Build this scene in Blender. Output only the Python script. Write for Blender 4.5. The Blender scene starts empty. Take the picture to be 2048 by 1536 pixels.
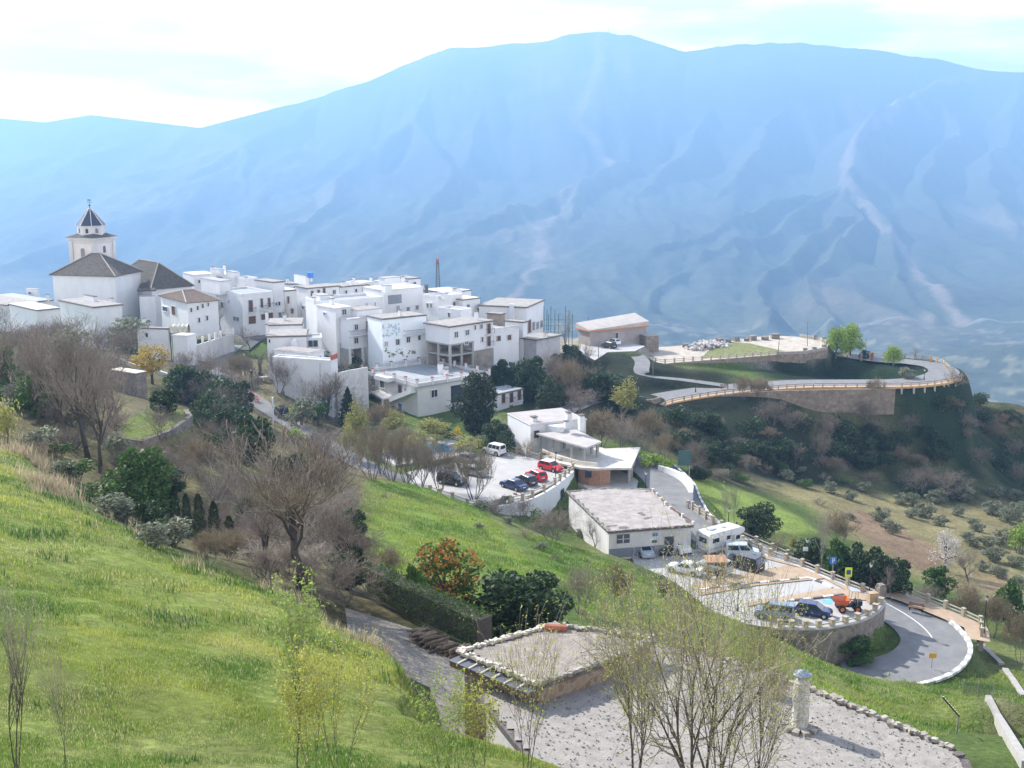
import bpy, bmesh, math, random
import numpy as np
from mathutils import Vector, Matrix
random.seed(7); np.random.seed(7)
R_ = math.radians
S = bpy.context.scene
COL = S.collection

# ------------------------------------------------ camera, light, sky, exposure
F_PX, PITCH = 2300.0, math.atan((768 - 300) / 2300.0)
SUN_EL, SUN_AZ = R_(38), R_(-49)          # azimuth from +Y, negative = to the left
cam_d = bpy.data.cameras.new('camera'); cam = bpy.data.objects.new('camera', cam_d); COL.objects.link(cam)
cam_d.sensor_width = 36; cam_d.lens = 36 * F_PX / 2048
cam_d.clip_start = 0.5; cam_d.clip_end = 60000
cam.location = (0, 0, 0); cam.rotation_euler = (R_(90) - PITCH, 0, 0)
S.camera = cam
W = bpy.data.worlds.new('World'); S.world = W; W.use_nodes = True
wn, wl = W.node_tree.nodes, W.node_tree.links
bg = wn['Background']; bg.inputs[1].default_value = 0.11
sky = wn.new('ShaderNodeTexSky'); sky.sky_type = 'NISHITA'; sky.sun_disc = False
sky.sun_elevation = SUN_EL; sky.sun_rotation = SUN_AZ; sky.altitude = 800
sky.air_density = 1.0; sky.dust_density = 2.0; sky.ozone_density = 1.5
# thin streaky cloud veil over the sky
tc = wn.new('ShaderNodeTexCoord'); mp = wn.new('ShaderNodeMapping'); mp.inputs['Scale'].default_value = (1.4, 1.4, 9)
nz = wn.new('ShaderNodeTexNoise'); nz.inputs['Scale'].default_value = 2.2; nz.inputs['Detail'].default_value = 7; nz.inputs['Roughness'].default_value = .55
rp = wn.new('ShaderNodeValToRGB'); rp.color_ramp.elements[0].position = .42; rp.color_ramp.elements[1].position = .72
rp.color_ramp.elements[0].color = (.16, .16, .16, 1); rp.color_ramp.elements[1].color = (.9, .9, .9, 1)
mx = wn.new('ShaderNodeMixRGB'); mx.inputs[2].default_value = (44, 39, 36, 1)
wl.new(tc.outputs['Generated'], mp.inputs[0]); wl.new(mp.outputs[0], nz.inputs[0]); wl.new(nz.outputs[0], rp.inputs[0])
sx = wn.new('ShaderNodeSeparateXYZ'); wl.new(tc.outputs['Generated'], sx.inputs[0]); gr = wn.new('ShaderNodeMapRange')
gr.inputs[1].default_value = .10; gr.inputs[2].default_value = .55; gr.inputs[3].default_value = 1; gr.inputs[4].default_value = .12; wl.new(sx.outputs['Z'], gr.inputs[0])
ml = wn.new('ShaderNodeMath'); ml.operation = 'MULTIPLY'; wl.new(rp.outputs[0], ml.inputs[0]); wl.new(gr.outputs[0], ml.inputs[1])
wl.new(ml.outputs[0], mx.inputs[0]); wl.new(sky.outputs[0], mx.inputs[1]); wl.new(mx.outputs[0], bg.inputs[0])
sd = bpy.data.lights.new('sun', 'SUN'); sd.energy = 5.0; sd.angle = R_(.5); sd.color = (1, .95, .87)
sun = bpy.data.objects.new('sun', sd); COL.objects.link(sun)
SUN_V = Vector((math.sin(SUN_AZ) * math.cos(SUN_EL), math.cos(SUN_AZ) * math.cos(SUN_EL), math.sin(SUN_EL)))
sun.rotation_euler = SUN_V.to_track_quat('Z', 'Y').to_euler(); sun.location = (0, 0, 60)
S.view_settings.view_transform = 'Standard'; S.view_settings.look = 'None'
S.view_settings.exposure = 1.03; S.view_settings.gamma = 1; S.view_settings.use_curve_mapping = False
S.render.engine = 'CYCLES'
S.cycles.max_bounces = 5; S.cycles.volume_bounces = 0; S.cycles.transparent_max_bounces = 8
S.cycles.diffuse_bounces = 2; S.cycles.glossy_bounces = 2
S.cycles.use_denoising = True

# ------------------------------------------------ reading positions off the view
cP, sP = math.cos(PITCH), math.sin(PITCH)
def ray(px, py):
    u, v = (px - 1024) / F_PX, (768 - py) / F_PX
    return Vector((u, cP + v * sP, -sP + v * cP))
def P(px, py, Y):
    d = ray(px, py); return d * (Y / d.y)
def G(px, py, z):
    d = ray(px, py); return d * (z / d.z)
def pxof(p):
    x, y, z = p; d = y * cP - z * sP; v = (y * sP + z * cP) / d
    return (1024 + F_PX * x / d, 768 - F_PX * v)

# ------------------------------------------------ materials
MATS = {}
def nodes_mat(name):
    m = bpy.data.materials.new(name); m.use_nodes = True
    return m, m.node_tree.nodes, m.node_tree.links, m.node_tree.nodes['Principled BSDF']
def mat(name, col, rough=.8, var=.12, scale=1.0, metal=0, bump=0, spec=.3, island=0, trans=0, streak=0, col2=None, coords='Object'):
    """procedural paint: base colour broken up by two noises (dirt, patches), optional bump"""
    if name in MATS: return MATS[name]
    m, n, l, b = nodes_mat(name)
    b.inputs['Roughness'].default_value = rough; b.inputs['Metallic'].default_value = metal
    b.inputs['Specular IOR Level'].default_value = spec
    t = n.new('ShaderNodeTexCoord'); co = t.outputs[coords]
    if streak:
        mpn = n.new('ShaderNodeMapping'); mpn.inputs['Scale'].default_value = (1, 1, streak); l.new(co, mpn.inputs[0]); co = mpn.outputs[0]
    a = n.new('ShaderNodeTexNoise'); a.inputs['Scale'].default_value = scale; a.inputs['Detail'].default_value = 6; a.inputs['Roughness'].default_value = .65
    l.new(co, a.inputs[0])
    r = n.new('ShaderNodeValToRGB'); r.color_ramp.elements[0].position = .3; r.color_ramp.elements[1].position = .7
    c2 = col2 or tuple(c * (1 - var * 1.6) for c in col)
    r.color_ramp.elements[0].color = (*c2, 1)
    r.color_ramp.elements[1].color = (*[min(1, c * (1 + var * .4)) for c in col], 1)
    l.new(a.outputs[0], r.inputs[0]); out = r.outputs[0]
    if island:
        g = n.new('ShaderNodeNewGeometry'); hs = n.new('ShaderNodeHueSaturation'); mr = n.new('ShaderNodeMapRange')
        mr.inputs[3].default_value = 1 - island; mr.inputs[4].default_value = 1 + island
        l.new(g.outputs['Random Per Island'], mr.inputs[0]); l.new(mr.outputs[0], hs.inputs['Value']); l.new(out, hs.inputs['Color']); out = hs.outputs[0]
        m2 = n.new('ShaderNodeMapRange'); m2.inputs[3].default_value = .485; m2.inputs[4].default_value = .515
        fr = n.new('ShaderNodeMath'); fr.operation = 'MULTIPLY'; fr.inputs[1].default_value = 7.31
        f2 = n.new('ShaderNodeMath'); f2.operation = 'FRACT'
        l.new(g.outputs['Random Per Island'], fr.inputs[0]); l.new(fr.outputs[0], f2.inputs[0]); l.new(f2.outputs[0], m2.inputs[0]); l.new(m2.outputs[0], hs.inputs['Hue'])
    l.new(out, b.inputs['Base Color'])
    if bump:
        bn = n.new('ShaderNodeBump'); bn.inputs['Strength'].default_value = min(1, bump); bn.inputs['Distance'].default_value = .1
        nb = n.new('ShaderNodeTexNoise'); nb.inputs['Scale'].default_value = scale * 6; nb.inputs['Detail'].default_value = 4
        l.new(co, nb.inputs[0]); l.new(nb.outputs[0], bn.inputs['Height']); l.new(bn.outputs[0], b.inputs['Normal'])
    if trans:
        tr = n.new('ShaderNodeBsdfTranslucent'); ms = n.new('ShaderNodeMixShader'); ms.inputs[0].default_value = trans
        l.new(out, tr.inputs[0]); l.new(b.outputs[0], ms.inputs[1]); l.new(tr.outputs[0], ms.inputs[2])
        l.new(ms.outputs[0], n['Material Output'].inputs[0])
    MATS[name] = m
    return m
def stone_mat(name, c1, c2, mortar, scale=2.2, bump=.6):
    if name in MATS: return MATS[name]
    m, n, l, b = nodes_mat(name); b.inputs['Roughness'].default_value = .9; b.inputs['Specular IOR Level'].default_value = .2
    t = n.new('ShaderNodeTexCoord')
    v = n.new('ShaderNodeTexVoronoi'); v.inputs['Scale'].default_value = scale
    e = n.new('ShaderNodeTexVoronoi'); e.feature = 'DISTANCE_TO_EDGE'; e.inputs['Scale'].default_value = scale
    l.new(t.outputs['Object'], v.inputs[0]); l.new(t.outputs['Object'], e.inputs[0])
    sp = n.new('ShaderNodeSeparateColor'); l.new(v.outputs['Color'], sp.inputs[0])
    mx = n.new('ShaderNodeMixRGB'); mx.inputs[1].default_value = (*c1, 1); mx.inputs[2].default_value = (*c2, 1); l.new(sp.outputs[0], mx.inputs[0])
    r = n.new('ShaderNodeValToRGB'); r.color_ramp.elements[0].position = .02; r.color_ramp.elements[1].position = .09
    l.new(e.outputs[0], r.inputs[0])
    m2 = n.new('ShaderNodeMixRGB'); m2.inputs[1].default_value = (*mortar, 1); l.new(r.outputs[0], m2.inputs[0]); l.new(mx.outputs[0], m2.inputs[2])
    l.new(m2.outputs[0], b.inputs['Base Color'])
    bn = n.new('ShaderNodeBump'); bn.inputs['Strength'].default_value = bump; bn.inputs['Distance'].default_value = .12; l.new(e.outputs[0], bn.inputs['Height']); l.new(bn.outputs[0], b.inputs['Normal'])
    MATS[name] = m; return m
def tile_mat(name, c1, c2, scale, ang):
    """rows of curved roof tiles: bands running down the slope and lichen patches"""
    if name in MATS: return MATS[name]
    m, n, l, b = nodes_mat(name); b.inputs['Roughness'].default_value = .9
    t = n.new('ShaderNodeTexCoord')
    a = n.new('ShaderNodeTexNoise'); a.inputs['Scale'].default_value = 1.4; a.inputs['Detail'].default_value = 8; a.inputs['Roughness'].default_value = .8
    l.new(t.outputs['Object'], a.inputs[0])
    r = n.new('ShaderNodeValToRGB'); r.color_ramp.elements[0].position = .35; r.color_ramp.elements[1].position = .65
    r.color_ramp.elements[0].color = (*c1, 1); r.color_ramp.elements[1].color = (*c2, 1); l.new(a.outputs[0], r.inputs[0])
    mpn = n.new('ShaderNodeMapping'); mpn.inputs['Rotation'].default_value = (0, 0, ang); l.new(t.outputs['Object'], mpn.inputs[0])
    w = n.new('ShaderNodeTexWave'); w.inputs['Scale'].default_value = scale; w.inputs['Distortion'].default_value = .6; l.new(mpn.outputs[0], w.inputs[0])
    mr = n.new('ShaderNodeMapRange'); mr.inputs[3].default_value = .6; mr.inputs[4].default_value = 1.15; l.new(w.outputs['Fac'], mr.inputs[0])
    mm = n.new('ShaderNodeMixRGB'); mm.blend_type = 'MULTIPLY'; mm.inputs[0].default_value = 1; l.new(r.outputs[0], mm.inputs[1]); l.new(mr.outputs[0], mm.inputs[2])
    l.new(mm.outputs[0], b.inputs['Base Color'])
    bn = n.new('ShaderNodeBump'); bn.inputs['Strength'].default_value = .8; bn.inputs['Distance'].default_value = .15; l.new(w.outputs['Fac'], bn.inputs['Height']); l.new(bn.outputs[0], b.inputs['Normal'])
    MATS[name] = m; return m
M_white = mat('whitewash', (.66, .67, .68), .9, .07, .35, streak=.35, bump=.12)
M_white2 = mat('old_whitewash', (.58, .57, .56), .95, .16, .6, streak=.4, bump=.3)
M_cream = mat('cream_render', (.66, .60, .50), .9, .12, .6, bump=.2)
M_launa = mat('grey_launa_clay', (.34, .32, .30), .95, .22, 1.2, bump=.6)
M_slabgrey = mat('grey_roof_paint', (.33, .35, .36), .85, .12, .5)
M_slate = mat('slate_eaves', (.16, .14, .13), .8, .3, 3, bump=.6)
M_concrete = mat('raw_concrete', (.36, .345, .315), .9, .16, 1.1, bump=.25)
M_asphalt = mat('asphalt', (.085, .088, .092), .9, .2, .5, bump=.15)
M_asph_old = mat('sun_bleached_asphalt', (.20, .20, .20), .92, .15, .6, bump=.15)
M_lot = mat('pale_concrete_paving', (.40, .39, .375), .9, .10, .45, bump=.1)
M_paving = mat('sand_coloured_paving', (.40, .30, .21), .9, .12, 1.3, bump=.15)
M_kerbw = mat('white_kerb_paint', (.72, .72, .70), .8, .12, 2)
M_kerbd = mat('dark_kerb_stone', (.14, .14, .15), .8, .2, 2)
M_stone = stone_mat('grey_rubble_stone', (.14, .12, .105), (.27, .23, .19), (.20, .18, .16))
M_stone_p = stone_mat('pale_rubble_stone', (.26, .235, .20), (.38, .345, .30), (.30, .275, .24), 3)
M_brick = stone_mat('reddish_brick', (.27, .13, .08), (.36, .2, .12), (.3, .2, .15), 4, .3)
M_post = mat('sandy_stone_post', (.42, .36, .27), .9, .2, 3, bump=.4)
M_rail = mat('weathered_pale_rail', (.46, .42, .35), .85, .15, 3)
M_railbrown = mat('brown_wooden_rail', (.22, .13, .08), .8, .2, 3)
M_ochre = mat('ochre_edge_beam', (.50, .30, .12), .85, .15, 2)
M_glass = mat('dark_window_glass', (.035, .045, .06), .12, .2, .3, spec=.6)
M_brownwood = mat('brown_shutter_wood', (.13, .065, .04), .7, .25, 4)
M_bluepaint = mat('blue_paint', (.05, .2, .5), .6, .1, 2)
M_metal = mat('galvanised_metal', (.35, .36, .37), .45, .12, 3, metal=.6)
M_black = mat('black_iron', (.02, .02, .022), .5, .2, 3)
M_red = mat('red_clay', (.42, .13, .08), .8, .15, 3)
M_tile_old = tile_mat('lichen_grey_tiles', (.085, .07, .058), (.21, .185, .15), 5, 0)
M_tile_brown = tile_mat('brown_clay_tiles', (.14, .095, .07), (.25, .185, .14), 5, R_(45))
M_tile_blue = mat('blue_glazed_tiles', (.028, .035, .07), .35, .3, 3, spec=.6)

# ------------------------------------------------ mesh building
class MB:
    def __init__(s): s.v = []; s.f = []; s.mi = []; s.m = 0
    def add(s, vs, fs):
        o = len(s.v); s.v += [tuple(x) for x in vs]
        for f in fs: s.f.append([o + i for i in f]); s.mi.append(s.m)
    def box(s, c, size, rz=0, tilt=None):
        hx, hy, hz = size[0] / 2, size[1] / 2, size[2] / 2
        M = Matrix.Rotation(rz, 3, 'Z')
        if tilt is not None: M = M @ tilt
        c = Vector(c)
        vs = [c + M @ Vector((x * hx, y * hy, z * hz)) for z in (-1, 1) for x, y in ((-1, -1), (1, -1), (1, 1), (-1, 1))]
        s.add(vs, [(3, 2, 1, 0), (4, 5, 6, 7), (0, 1, 5, 4), (1, 2, 6, 5), (2, 3, 7, 6), (3, 0, 4, 7)])
        return s
    def prism(s, poly, z0, z1):
        n = len(poly); f0 = (lambda i: z0[i]) if hasattr(z0, '__len__') else (lambda i: z0)
        f1 = (lambda i: z1[i]) if hasattr(z1, '__len__') else (lambda i: z1)
        a = sum(poly[i][0] * poly[(i + 1) % n][1] - poly[(i + 1) % n][0] * poly[i][1] for i in range(n))
        idx = list(range(n)) if a > 0 else list(range(n))[::-1]
        vs = [(poly[i][0], poly[i][1], f0(i)) for i in idx] + [(poly[i][0], poly[i][1], f1(i)) for i in idx]
        s.add(vs, [tuple(range(n))[::-1], tuple(range(n, 2 * n))] + [(i, (i + 1) % n, n + (i + 1) % n, n + i) for i in range(n)])
        return s
    def tube(s, p0, p1, r0, r1=None, n=6, cap=True):
        p0, p1 = Vector(p0), Vector(p1); r1 = r0 if r1 is None else r1
        d = (p1 - p0)
        if d.length < 1e-6: return s
        d.normalize(); a = d.orthogonal().normalized(); b = d.cross(a)
        vs = []
        for p, r in ((p0, r0), (p1, r1)):
            for k in range(n):
                t = 2 * math.pi * k / n; vs.append(p + a * (r * math.cos(t)) + b * (r * math.sin(t)))
        fs = [(k, (k + 1) % n, n + (k + 1) % n, n + k) for k in range(n)]
        if cap: fs += [tuple(range(n))[::-1], tuple(range(n, 2 * n))]
        s.add(vs, fs); return s
    def bar(s, p0, p1, w, h):
        """box-section bar from p0 to p1, w wide, h tall"""
        p0, p1 = Vector(p0), Vector(p1); d = p1 - p0; L = d.length
        if L < 1e-5: return s
        sd_ = Vector((-d.y, d.x, 0)); sd_ = sd_.normalized() * (w / 2) if sd_.length > 1e-6 else Vector((w / 2, 0, 0))
        up = sd_.cross(d).normalized() * (h / 2)
        if up.z < 0: up = -up
        vs = [p0 - sd_ - up, p0 + sd_ - up, p0 + sd_ + up, p0 - sd_ + up, p1 - sd_ - up, p1 + sd_ - up, p1 + sd_ + up, p1 - sd_ + up]
        s.add(vs, [(0, 1, 2, 3), (7, 6, 5, 4), (0, 4, 5, 1), (1, 5, 6, 2), (2, 6, 7, 3), (3, 7, 4, 0)]); return s
    def cone(s, c, r0, r1, z0, z1, n=10, rot=0):
        c = Vector(c); vs = []
        for z, r in ((z0, r0), (z1, r1)):
            for k in range(n):
                t = rot + 2 * math.pi * k / n; vs.append((c.x + r * math.cos(t), c.y + r * math.sin(t), c.z + z))
        s.add(vs, [(k, (k + 1) % n, n + (k + 1) % n, n + k) for k in range(n)] + [tuple(range(n))[::-1], tuple(range(n, 2 * n))]); return s
    def build(s, name, mats, parent=None, org=None, smooth=False):
        me = bpy.data.meshes.new(name)
        o = Vector(org) if org is not None else (Vector(ORG[parent.name]) if parent is not None and parent.name in ORG else Vector((0, 0, 0)))
        me.from_pydata([(x - o.x, y - o.y, z - o.z) for x, y, z in s.v], [], s.f)
        mats = mats if isinstance(mats, (list, tuple)) else [mats]
        for m in mats: me.materials.append(m)
        if len(mats) > 1: me.polygons.foreach_set('material_index', s.mi)
        if smooth: me.polygons.foreach_set('use_smooth', [True] * len(s.f))
        me.update(); me.validate()
        ob = bpy.data.objects.new(name, me); COL.objects.link(ob)
        if parent is not None: ob.parent = parent; ORG[ob.name] = o
        else: ob.location = o; ORG[ob.name] = o
        return ob
ORG = {}
def tag(o, label=None, cat=None, group=None, kind=None):
    if label: o['label'] = label
    if cat: o['category'] = cat
    if group: o['group'] = group
    if kind: o['kind'] = kind
    return o
def empty(name, loc, label, cat, group=None, rz=0):
    o = bpy.data.objects.new(name, None); COL.objects.link(o); o.location = loc; o.rotation_euler = (0, 0, rz); o.empty_display_size = .3
    ORG[o.name] = Vector(loc); return tag(o, label, cat, group)
def local_empty(name, loc, label, cat, group=None, rz=0):
    """an Empty whose parts are built in its own local coordinates"""
    o = empty(name, loc, label, cat, group, rz); ORG[o.name] = Vector((0, 0, 0)); return o
def copy_tree(o, parent=None, **kw):
    c = o.copy(); COL.objects.link(c)
    if parent is not None: c.parent = parent
    for ch in o.children: copy_tree(ch, c)
    return c
# ------------------------------------------------ ground as one height field
def seg_dist(X, Yy, a, b):
    ax, ay = a[0], a[1]; dx, dy = b[0] - ax, b[1] - ay; L2 = dx * dx + dy * dy + 1e-9
    t = np.clip(((X - ax) * dx + (Yy - ay) * dy) / L2, 0, 1)
    return np.hypot(X - ax - t * dx, Yy - ay - t * dy), t
def inside(X, Yy, poly):
    r = np.zeros(X.shape, bool); n = len(poly)
    for i in range(n):
        x0, y0 = poly[i][0], poly[i][1]; x1, y1 = poly[(i + 1) % n][0], poly[(i + 1) % n][1]
        c = ((y0 > Yy) != (y1 > Yy)); xi = (x1 - x0) * (Yy - y0) / ((y1 - y0) + 1e-12) + x0
        r ^= c & (X < xi)
    return r
def poly_sd(X, Yy, poly):
    d = np.full(X.shape, 1e9); n = len(poly)
    for i in range(n): d = np.minimum(d, seg_dist(X, Yy, poly[i], poly[(i + 1) % n])[0])
    return np.where(inside(X, Yy, poly), -d, d)
_ns = {}
def vnoise(X, Yy, scale, seed=0, octv=4):
    """value noise on arrays"""
    out = 0; amp = 1; tot = 0
    for o in range(octv):
        k = (seed, o)
        if k not in _ns: _ns[k] = np.random.RandomState(seed * 31 + o).rand(256, 256)
        T = _ns[k]; x = X / scale * 2 ** o + 37.7 * o; y = Yy / scale * 2 ** o + 11.3 * o
        xi = np.floor(x).astype(int); yi = np.floor(y).astype(int); fx = x - xi; fy = y - yi
        fx = fx * fx * (3 - 2 * fx); fy = fy * fy * (3 - 2 * fy)
        a = T[xi % 256, yi % 256]; b = T[(xi + 1) % 256, yi % 256]; c = T[xi % 256, (yi + 1) % 256]; d = T[(xi + 1) % 256, (yi + 1) % 256]
        out = out + amp * ((a * (1 - fx) + b * fx) * (1 - fy) + (c * (1 - fx) + d * fx) * fy); tot += amp; amp *= .5
    return out / tot - .5
CP = [tuple(P(*q)) for q in [
 (0,1536,24),(300,1536,25),(640,1536,27),(1000,1536,30),(1260,1536,33),(0,1300,33),(300,1300,35),(640,1330,41),(900,1420,38),
 (0,1100,48),(300,1190,47),(560,1225,49),(0,980,66),(150,1040,62),(280,1100,58),(400,1160,53),(0,900,84),(90,960,76),(700,1290,45),(860,1368,43),
 (180,925,95),(60,880,100),(320,830,115),(480,910,125),(500,950,120),(600,990,112),(560,835,190),(740,930,170),(740,965,140),(850,975,135),(950,1012,137),
 (900,1080,105),(1000,1180,85),(1090,1130,97),(940,1200,72),(730,1130,82),(1020,1060,118),(850,1150,82),
 (200,700,250),(450,700,240),(420,740,215),(300,770,190),(200,750,190),(100,780,150),(0,780,140),(0,700,200),(530,780,200),(640,800,205),(700,850,200),
 (600,640,277),(700,740,243),(850,740,240),(950,740,250),(1030,725,258),(1100,760,235),(1100,832,203),(1180,810,213),(1180,690,262),(1230,700,258),(1260,730,250),
 (1320,830,218),(1400,880,212),(1400,930,203),(1550,820,232),(1550,900,222),(1550,950,215),(1700,850,238),(1700,930,230),(1850,800,248),(1850,900,240),(1850,980,228),
 (2040,800,270),(2040,900,262),(2040,980,245),(1300,905,190),(1420,960,190),(1400,1000,168),(1500,1000,180),(1600,1050,168),(1500,1055,155),(1700,1000,205),
 (1800,1070,185),(1950,1070,190),(2040,1100,185),(1850,1150,160),(2040,1200,150),(1750,1130,152),(2040,1300,125),
 (2040,1400,105),(1950,1400,100),(1850,1368,106),(1700,1340,106),(1850,1400,98),(1700,1400,85),(1850,1480,72),(1980,1480,82),(2040,1530,80),(1700,1440,60),
 (1600,1340,75),(1500,1250,95),(1450,1230,105),(1300,1150,118),(1250,1110,122),(1400,1230,115),(1570,1295,108),(1700,1320,114),
 (1205,1118,133),(1100,1060,147),(1060,1032,156),(1130,1012,160),(1155,1085,143),(1180,1100,139),(1180,1180,100),(1130,1200,85),(1300,1230,92),(1150,1260,68),(1300,1280,68),(1450,1320,68)]]
CP += [(0,0,-1.75),(-10,0,-1.6),(10,0,-2.3),(0,12,-8.6),(-15,12,-8.2),(15,12,-11),(-8,18,-10.6),(4,19,-11.6),(15,25,-18),(25,40,-26),(32,60,-33),(40,85,-42),
 (-19.7,75,-28),(-26,84,-28.5),(-12,72,-27),(-32,100,-27.5),(-3,50,-24.3),
 (-100,300,-42),(0,300,-46),(-50,320,-47),(60,300,-56),(120,300,-70),(-90,240,-41),(-120,200,-32),(-140,100,-18),(-140,20,-8),
 (-160,300,-52),(-160,420,-112),(-60,420,-110),(0,420,-110),(100,420,-120),(200,420,-130),(230,300,-95),(200,200,-76),(150,100,-62),(110,40,-42),(80,0,-28),(-100,-20,-4),(60,-20,-20),(0,-20,1),(-60,60,-14),(6.5,33,-24),(9,30,-22),(5,36,-24.6)]
CPA = np.array(CP)
def rbf_fit(pts, lam=.6):
    n = len(pts); D = np.hypot(pts[:, None, 0] - pts[None, :, 0], pts[:, None, 1] - pts[None, :, 1])
    A = np.zeros((n + 3, n + 3)); A[:n, :n] = -D + np.eye(n) * lam
    Pm = np.c_[np.ones(n), pts[:, 0], pts[:, 1]]; A[:n, n:] = Pm; A[n:, :n] = Pm.T
    return np.linalg.solve(A, np.r_[pts[:, 2], 0, 0, 0])
RW = rbf_fit(CPA)
X0, X1, Y0, Y1, DS = -160.0, 232.0, -20.0, 424.0, .8
gx = np.arange(X0, X1 + .01, DS); gy = np.arange(Y0, Y1 + .01, DS); GX, GY = np.meshgrid(gx, gy, indexing='ij')
H = RW[-3] + RW[-2] * GX + RW[-1] * GY
for i in range(len(CPA)): H = H - RW[i] * np.hypot(GX - CPA[i, 0], GY - CPA[i, 1])
def blur(A, k):
    for _ in range(k):
        A = (np.pad(A, ((1, 1), (0, 0)), 'edge')[:-2] + A * 2 + np.pad(A, ((1, 1), (0, 0)), 'edge')[2:]) / 4
        A = (np.pad(A, ((0, 0), (1, 1)), 'edge')[:, :-2] + A * 2 + np.pad(A, ((0, 0), (1, 1)), 'edge')[:, 2:]) / 4
    return A
H = blur(H, 4)
H += vnoise(GX, GY, 14, 1, 4) * (.5 + .9 * np.clip((GY - 30) / 100, 0, 1))
H += vnoise(GX, GY, 2.4, 2, 3) * .22
def sstep(a, b, x):
    t = np.clip((x - a) / (b - a), 0, 1); return t * t * (3 - 2 * t)
def stamp_poly(poly, z, blend=2.5, ztop=None):
    """level the ground under a yard or plaza; z is one height or a plane (a, b, c)"""
    global H
    d = poly_sd(GX, GY, poly); w = 1 - sstep(0, blend, d)
    zz = z if not hasattr(z, '__len__') else z[0] + z[1] * GX + z[2] * GY
    H = H * (1 - w) + (zz) * w
def stamp_line(pts, half, blend=2.5, dz=-.14):
    global H
    best = np.full(GX.shape, 1e9); zz = np.zeros(GX.shape)
    for a, b in zip(pts[:-1], pts[1:]):
        d, t = seg_dist(GX, GY, a, b); m = d < best; best = np.where(m, d, best); zz = np.where(m, a[2] + t * (b[2] - a[2]), zz)
    w = 1 - sstep(half, half + blend, best); H = H * (1 - w) + (zz + dz) * w
def catmull(pts, n=8):
    out = []; q = [Vector(p) for p in pts]; q = [q[0] * 2 - q[1]] + q + [q[-1] * 2 - q[-2]]
    for i in range(1, len(q) - 2):
        for k in range(n):
            t = k / n; a, b, c, d = q[i - 1], q[i], q[i + 1], q[i + 2]
            out.append(.5 * ((2 * b) + (c - a) * t + (2 * a - 5 * b + 4 * c - d) * t * t + (3 * b - a - 3 * c + d) * t ** 3))
    out.append(q[-2]); return out
def offset_line(pts, o):
    out = []
    for i, p in enumerate(pts):
        a = pts[max(0, i - 1)]; b = pts[min(len(pts) - 1, i + 1)]; d = Vector((b.x - a.x, b.y - a.y, 0)).normalized()
        out.append(Vector((p.x - d.y * o, p.y + d.x * o, p.z)))
    return out
Z_LOT, Z_CAR, Z_LOOK, Z_YARD = -50.0, -47.4, -47.0, -24.6
yard_poly = [G(690,1215,Z_YARD), G(960,1300,Z_YARD), G(1120,1330,Z_YARD), (3.5, 44, 0), (3.5, 36, 0), (-1.5, 36, 0), (-3.2, 47, 0), G(860,1375,Z_YARD), G(700,1300,Z_YARD)]
stamp_poly(yard_poly, Z_YARD - .15, 2.2)
car_poly = [G(*q, Z_CAR) for q in [(1141,925),(1035,908),(985,895),(930,905),(850,930),(780,950),(850,985),(940,1015),(1035,1004),(1100,972),(1145,944)]]
stamp_poly(car_poly, Z_CAR - .15, 1.6)
lot_poly = [G(*q, Z_LOT) for q in [(1480,1085),(1560,1120),(1660,1160),(1752,1196),(1762,1205),(1745,1228),(1700,1246),(1640,1256),(1570,1257),(1500,1250),(1430,1225),(1340,1180),(1270,1128),(1262,1112),(1395,1098)]]
lot_n = len(lot_poly)
stamp_poly(lot_poly, Z_LOT - .15, 1.2)
look_poly = [G(*q, Z_LOOK) for q in [(1295,722),(1330,727),(1440,718),(1553,709),(1610,707),(1652,699),(1659,690),(1640,681),(1590,673),(1540,671),(1450,683),(1380,690),(1320,694),(1285,700),(1275,712)]]
# roads: centre lines
road_main = catmull([G(1272,912,-47.9), G(1285,920,-48.1), G(1305,935,-48.5), G(1338,968,-49.1), G(1352,1003,-49.6), G(1376,1040,-49.9), G(1440,1078,-50.3), G(1530,1117,-51), G(1640,1158,-51.8), G(1735,1190,-52.4), G(1800,1222,-52.8), G(1850,1258,-53), G(1868,1292,-53.1), G(1838,1326,-53.3), G(1770,1345,-53.6), G(1690,1350,-54)])
stamp_line(road_main, 3.6, 2.2)
road_look = catmull([G(1262,812,-49.8), G(1310,797,-49.9), G(1400,782,-50), G(1500,772,-50), G(1600,766,-50), G(1720,765,-50), G(1800,764,-50), G(1860,757,-50), G(1888,744,-50), G(1868,731,-49.9), G(1815,723,-49.7), G(1750,718,-49.5), G(1680,708,-49.4)])
stamp_line(road_look, 4.2, 5.5)
stamp_poly(look_poly, Z_LOOK - .15, 2.0)
stamp_poly([G(*q, -49.9) for q in [(1770,735),(1885,765),(1908,757),(1902,735),(1860,716),(1760,712),(1700,715)]], -50.15, 2.5)
street_up = catmull([G(1215,700,-45.2), G(1262,705,-45.4), G(1284,722,-46), G(1283,742,-46.9), G(1300,752,-47.8), G(1370,760,-49), G(1452,771,-49.9)])
stamp_line(street_up, 1.8, 2)
street_mid = catmull([G(985,890,-47.3), G(1045,850,-47.2), G(1110,826,-47), G(1170,803,-46.8), G(1235,790,-47.4), G(1280,792,-49)])
stamp_line(street_mid, 3, 3)
street_left = catmull([G(470,690,-41.6), G(440,722,-42), G(455,760,-42.6), G(510,800,-43.4), G(560,832,-44.2), G(620,870,-45), G(700,915,-45.8), G(760,945,-46.5), G(820,960,-47.3)])
stamp_line(street_left, 2.0, 3)
village_street = catmull([G(1180,690,-44.6), G(1120,715,-45), G(640,690,-43), G(540,668,-42), G(490,680,-41.6)])
lots_top = [G(*q, -44.7) for q in [(1165,668),(1200,672),(1290,692),(1270,702),(1215,704),(1190,720),(1160,705)]]
stamp_poly(lots_top, -44.85, 2)
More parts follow.
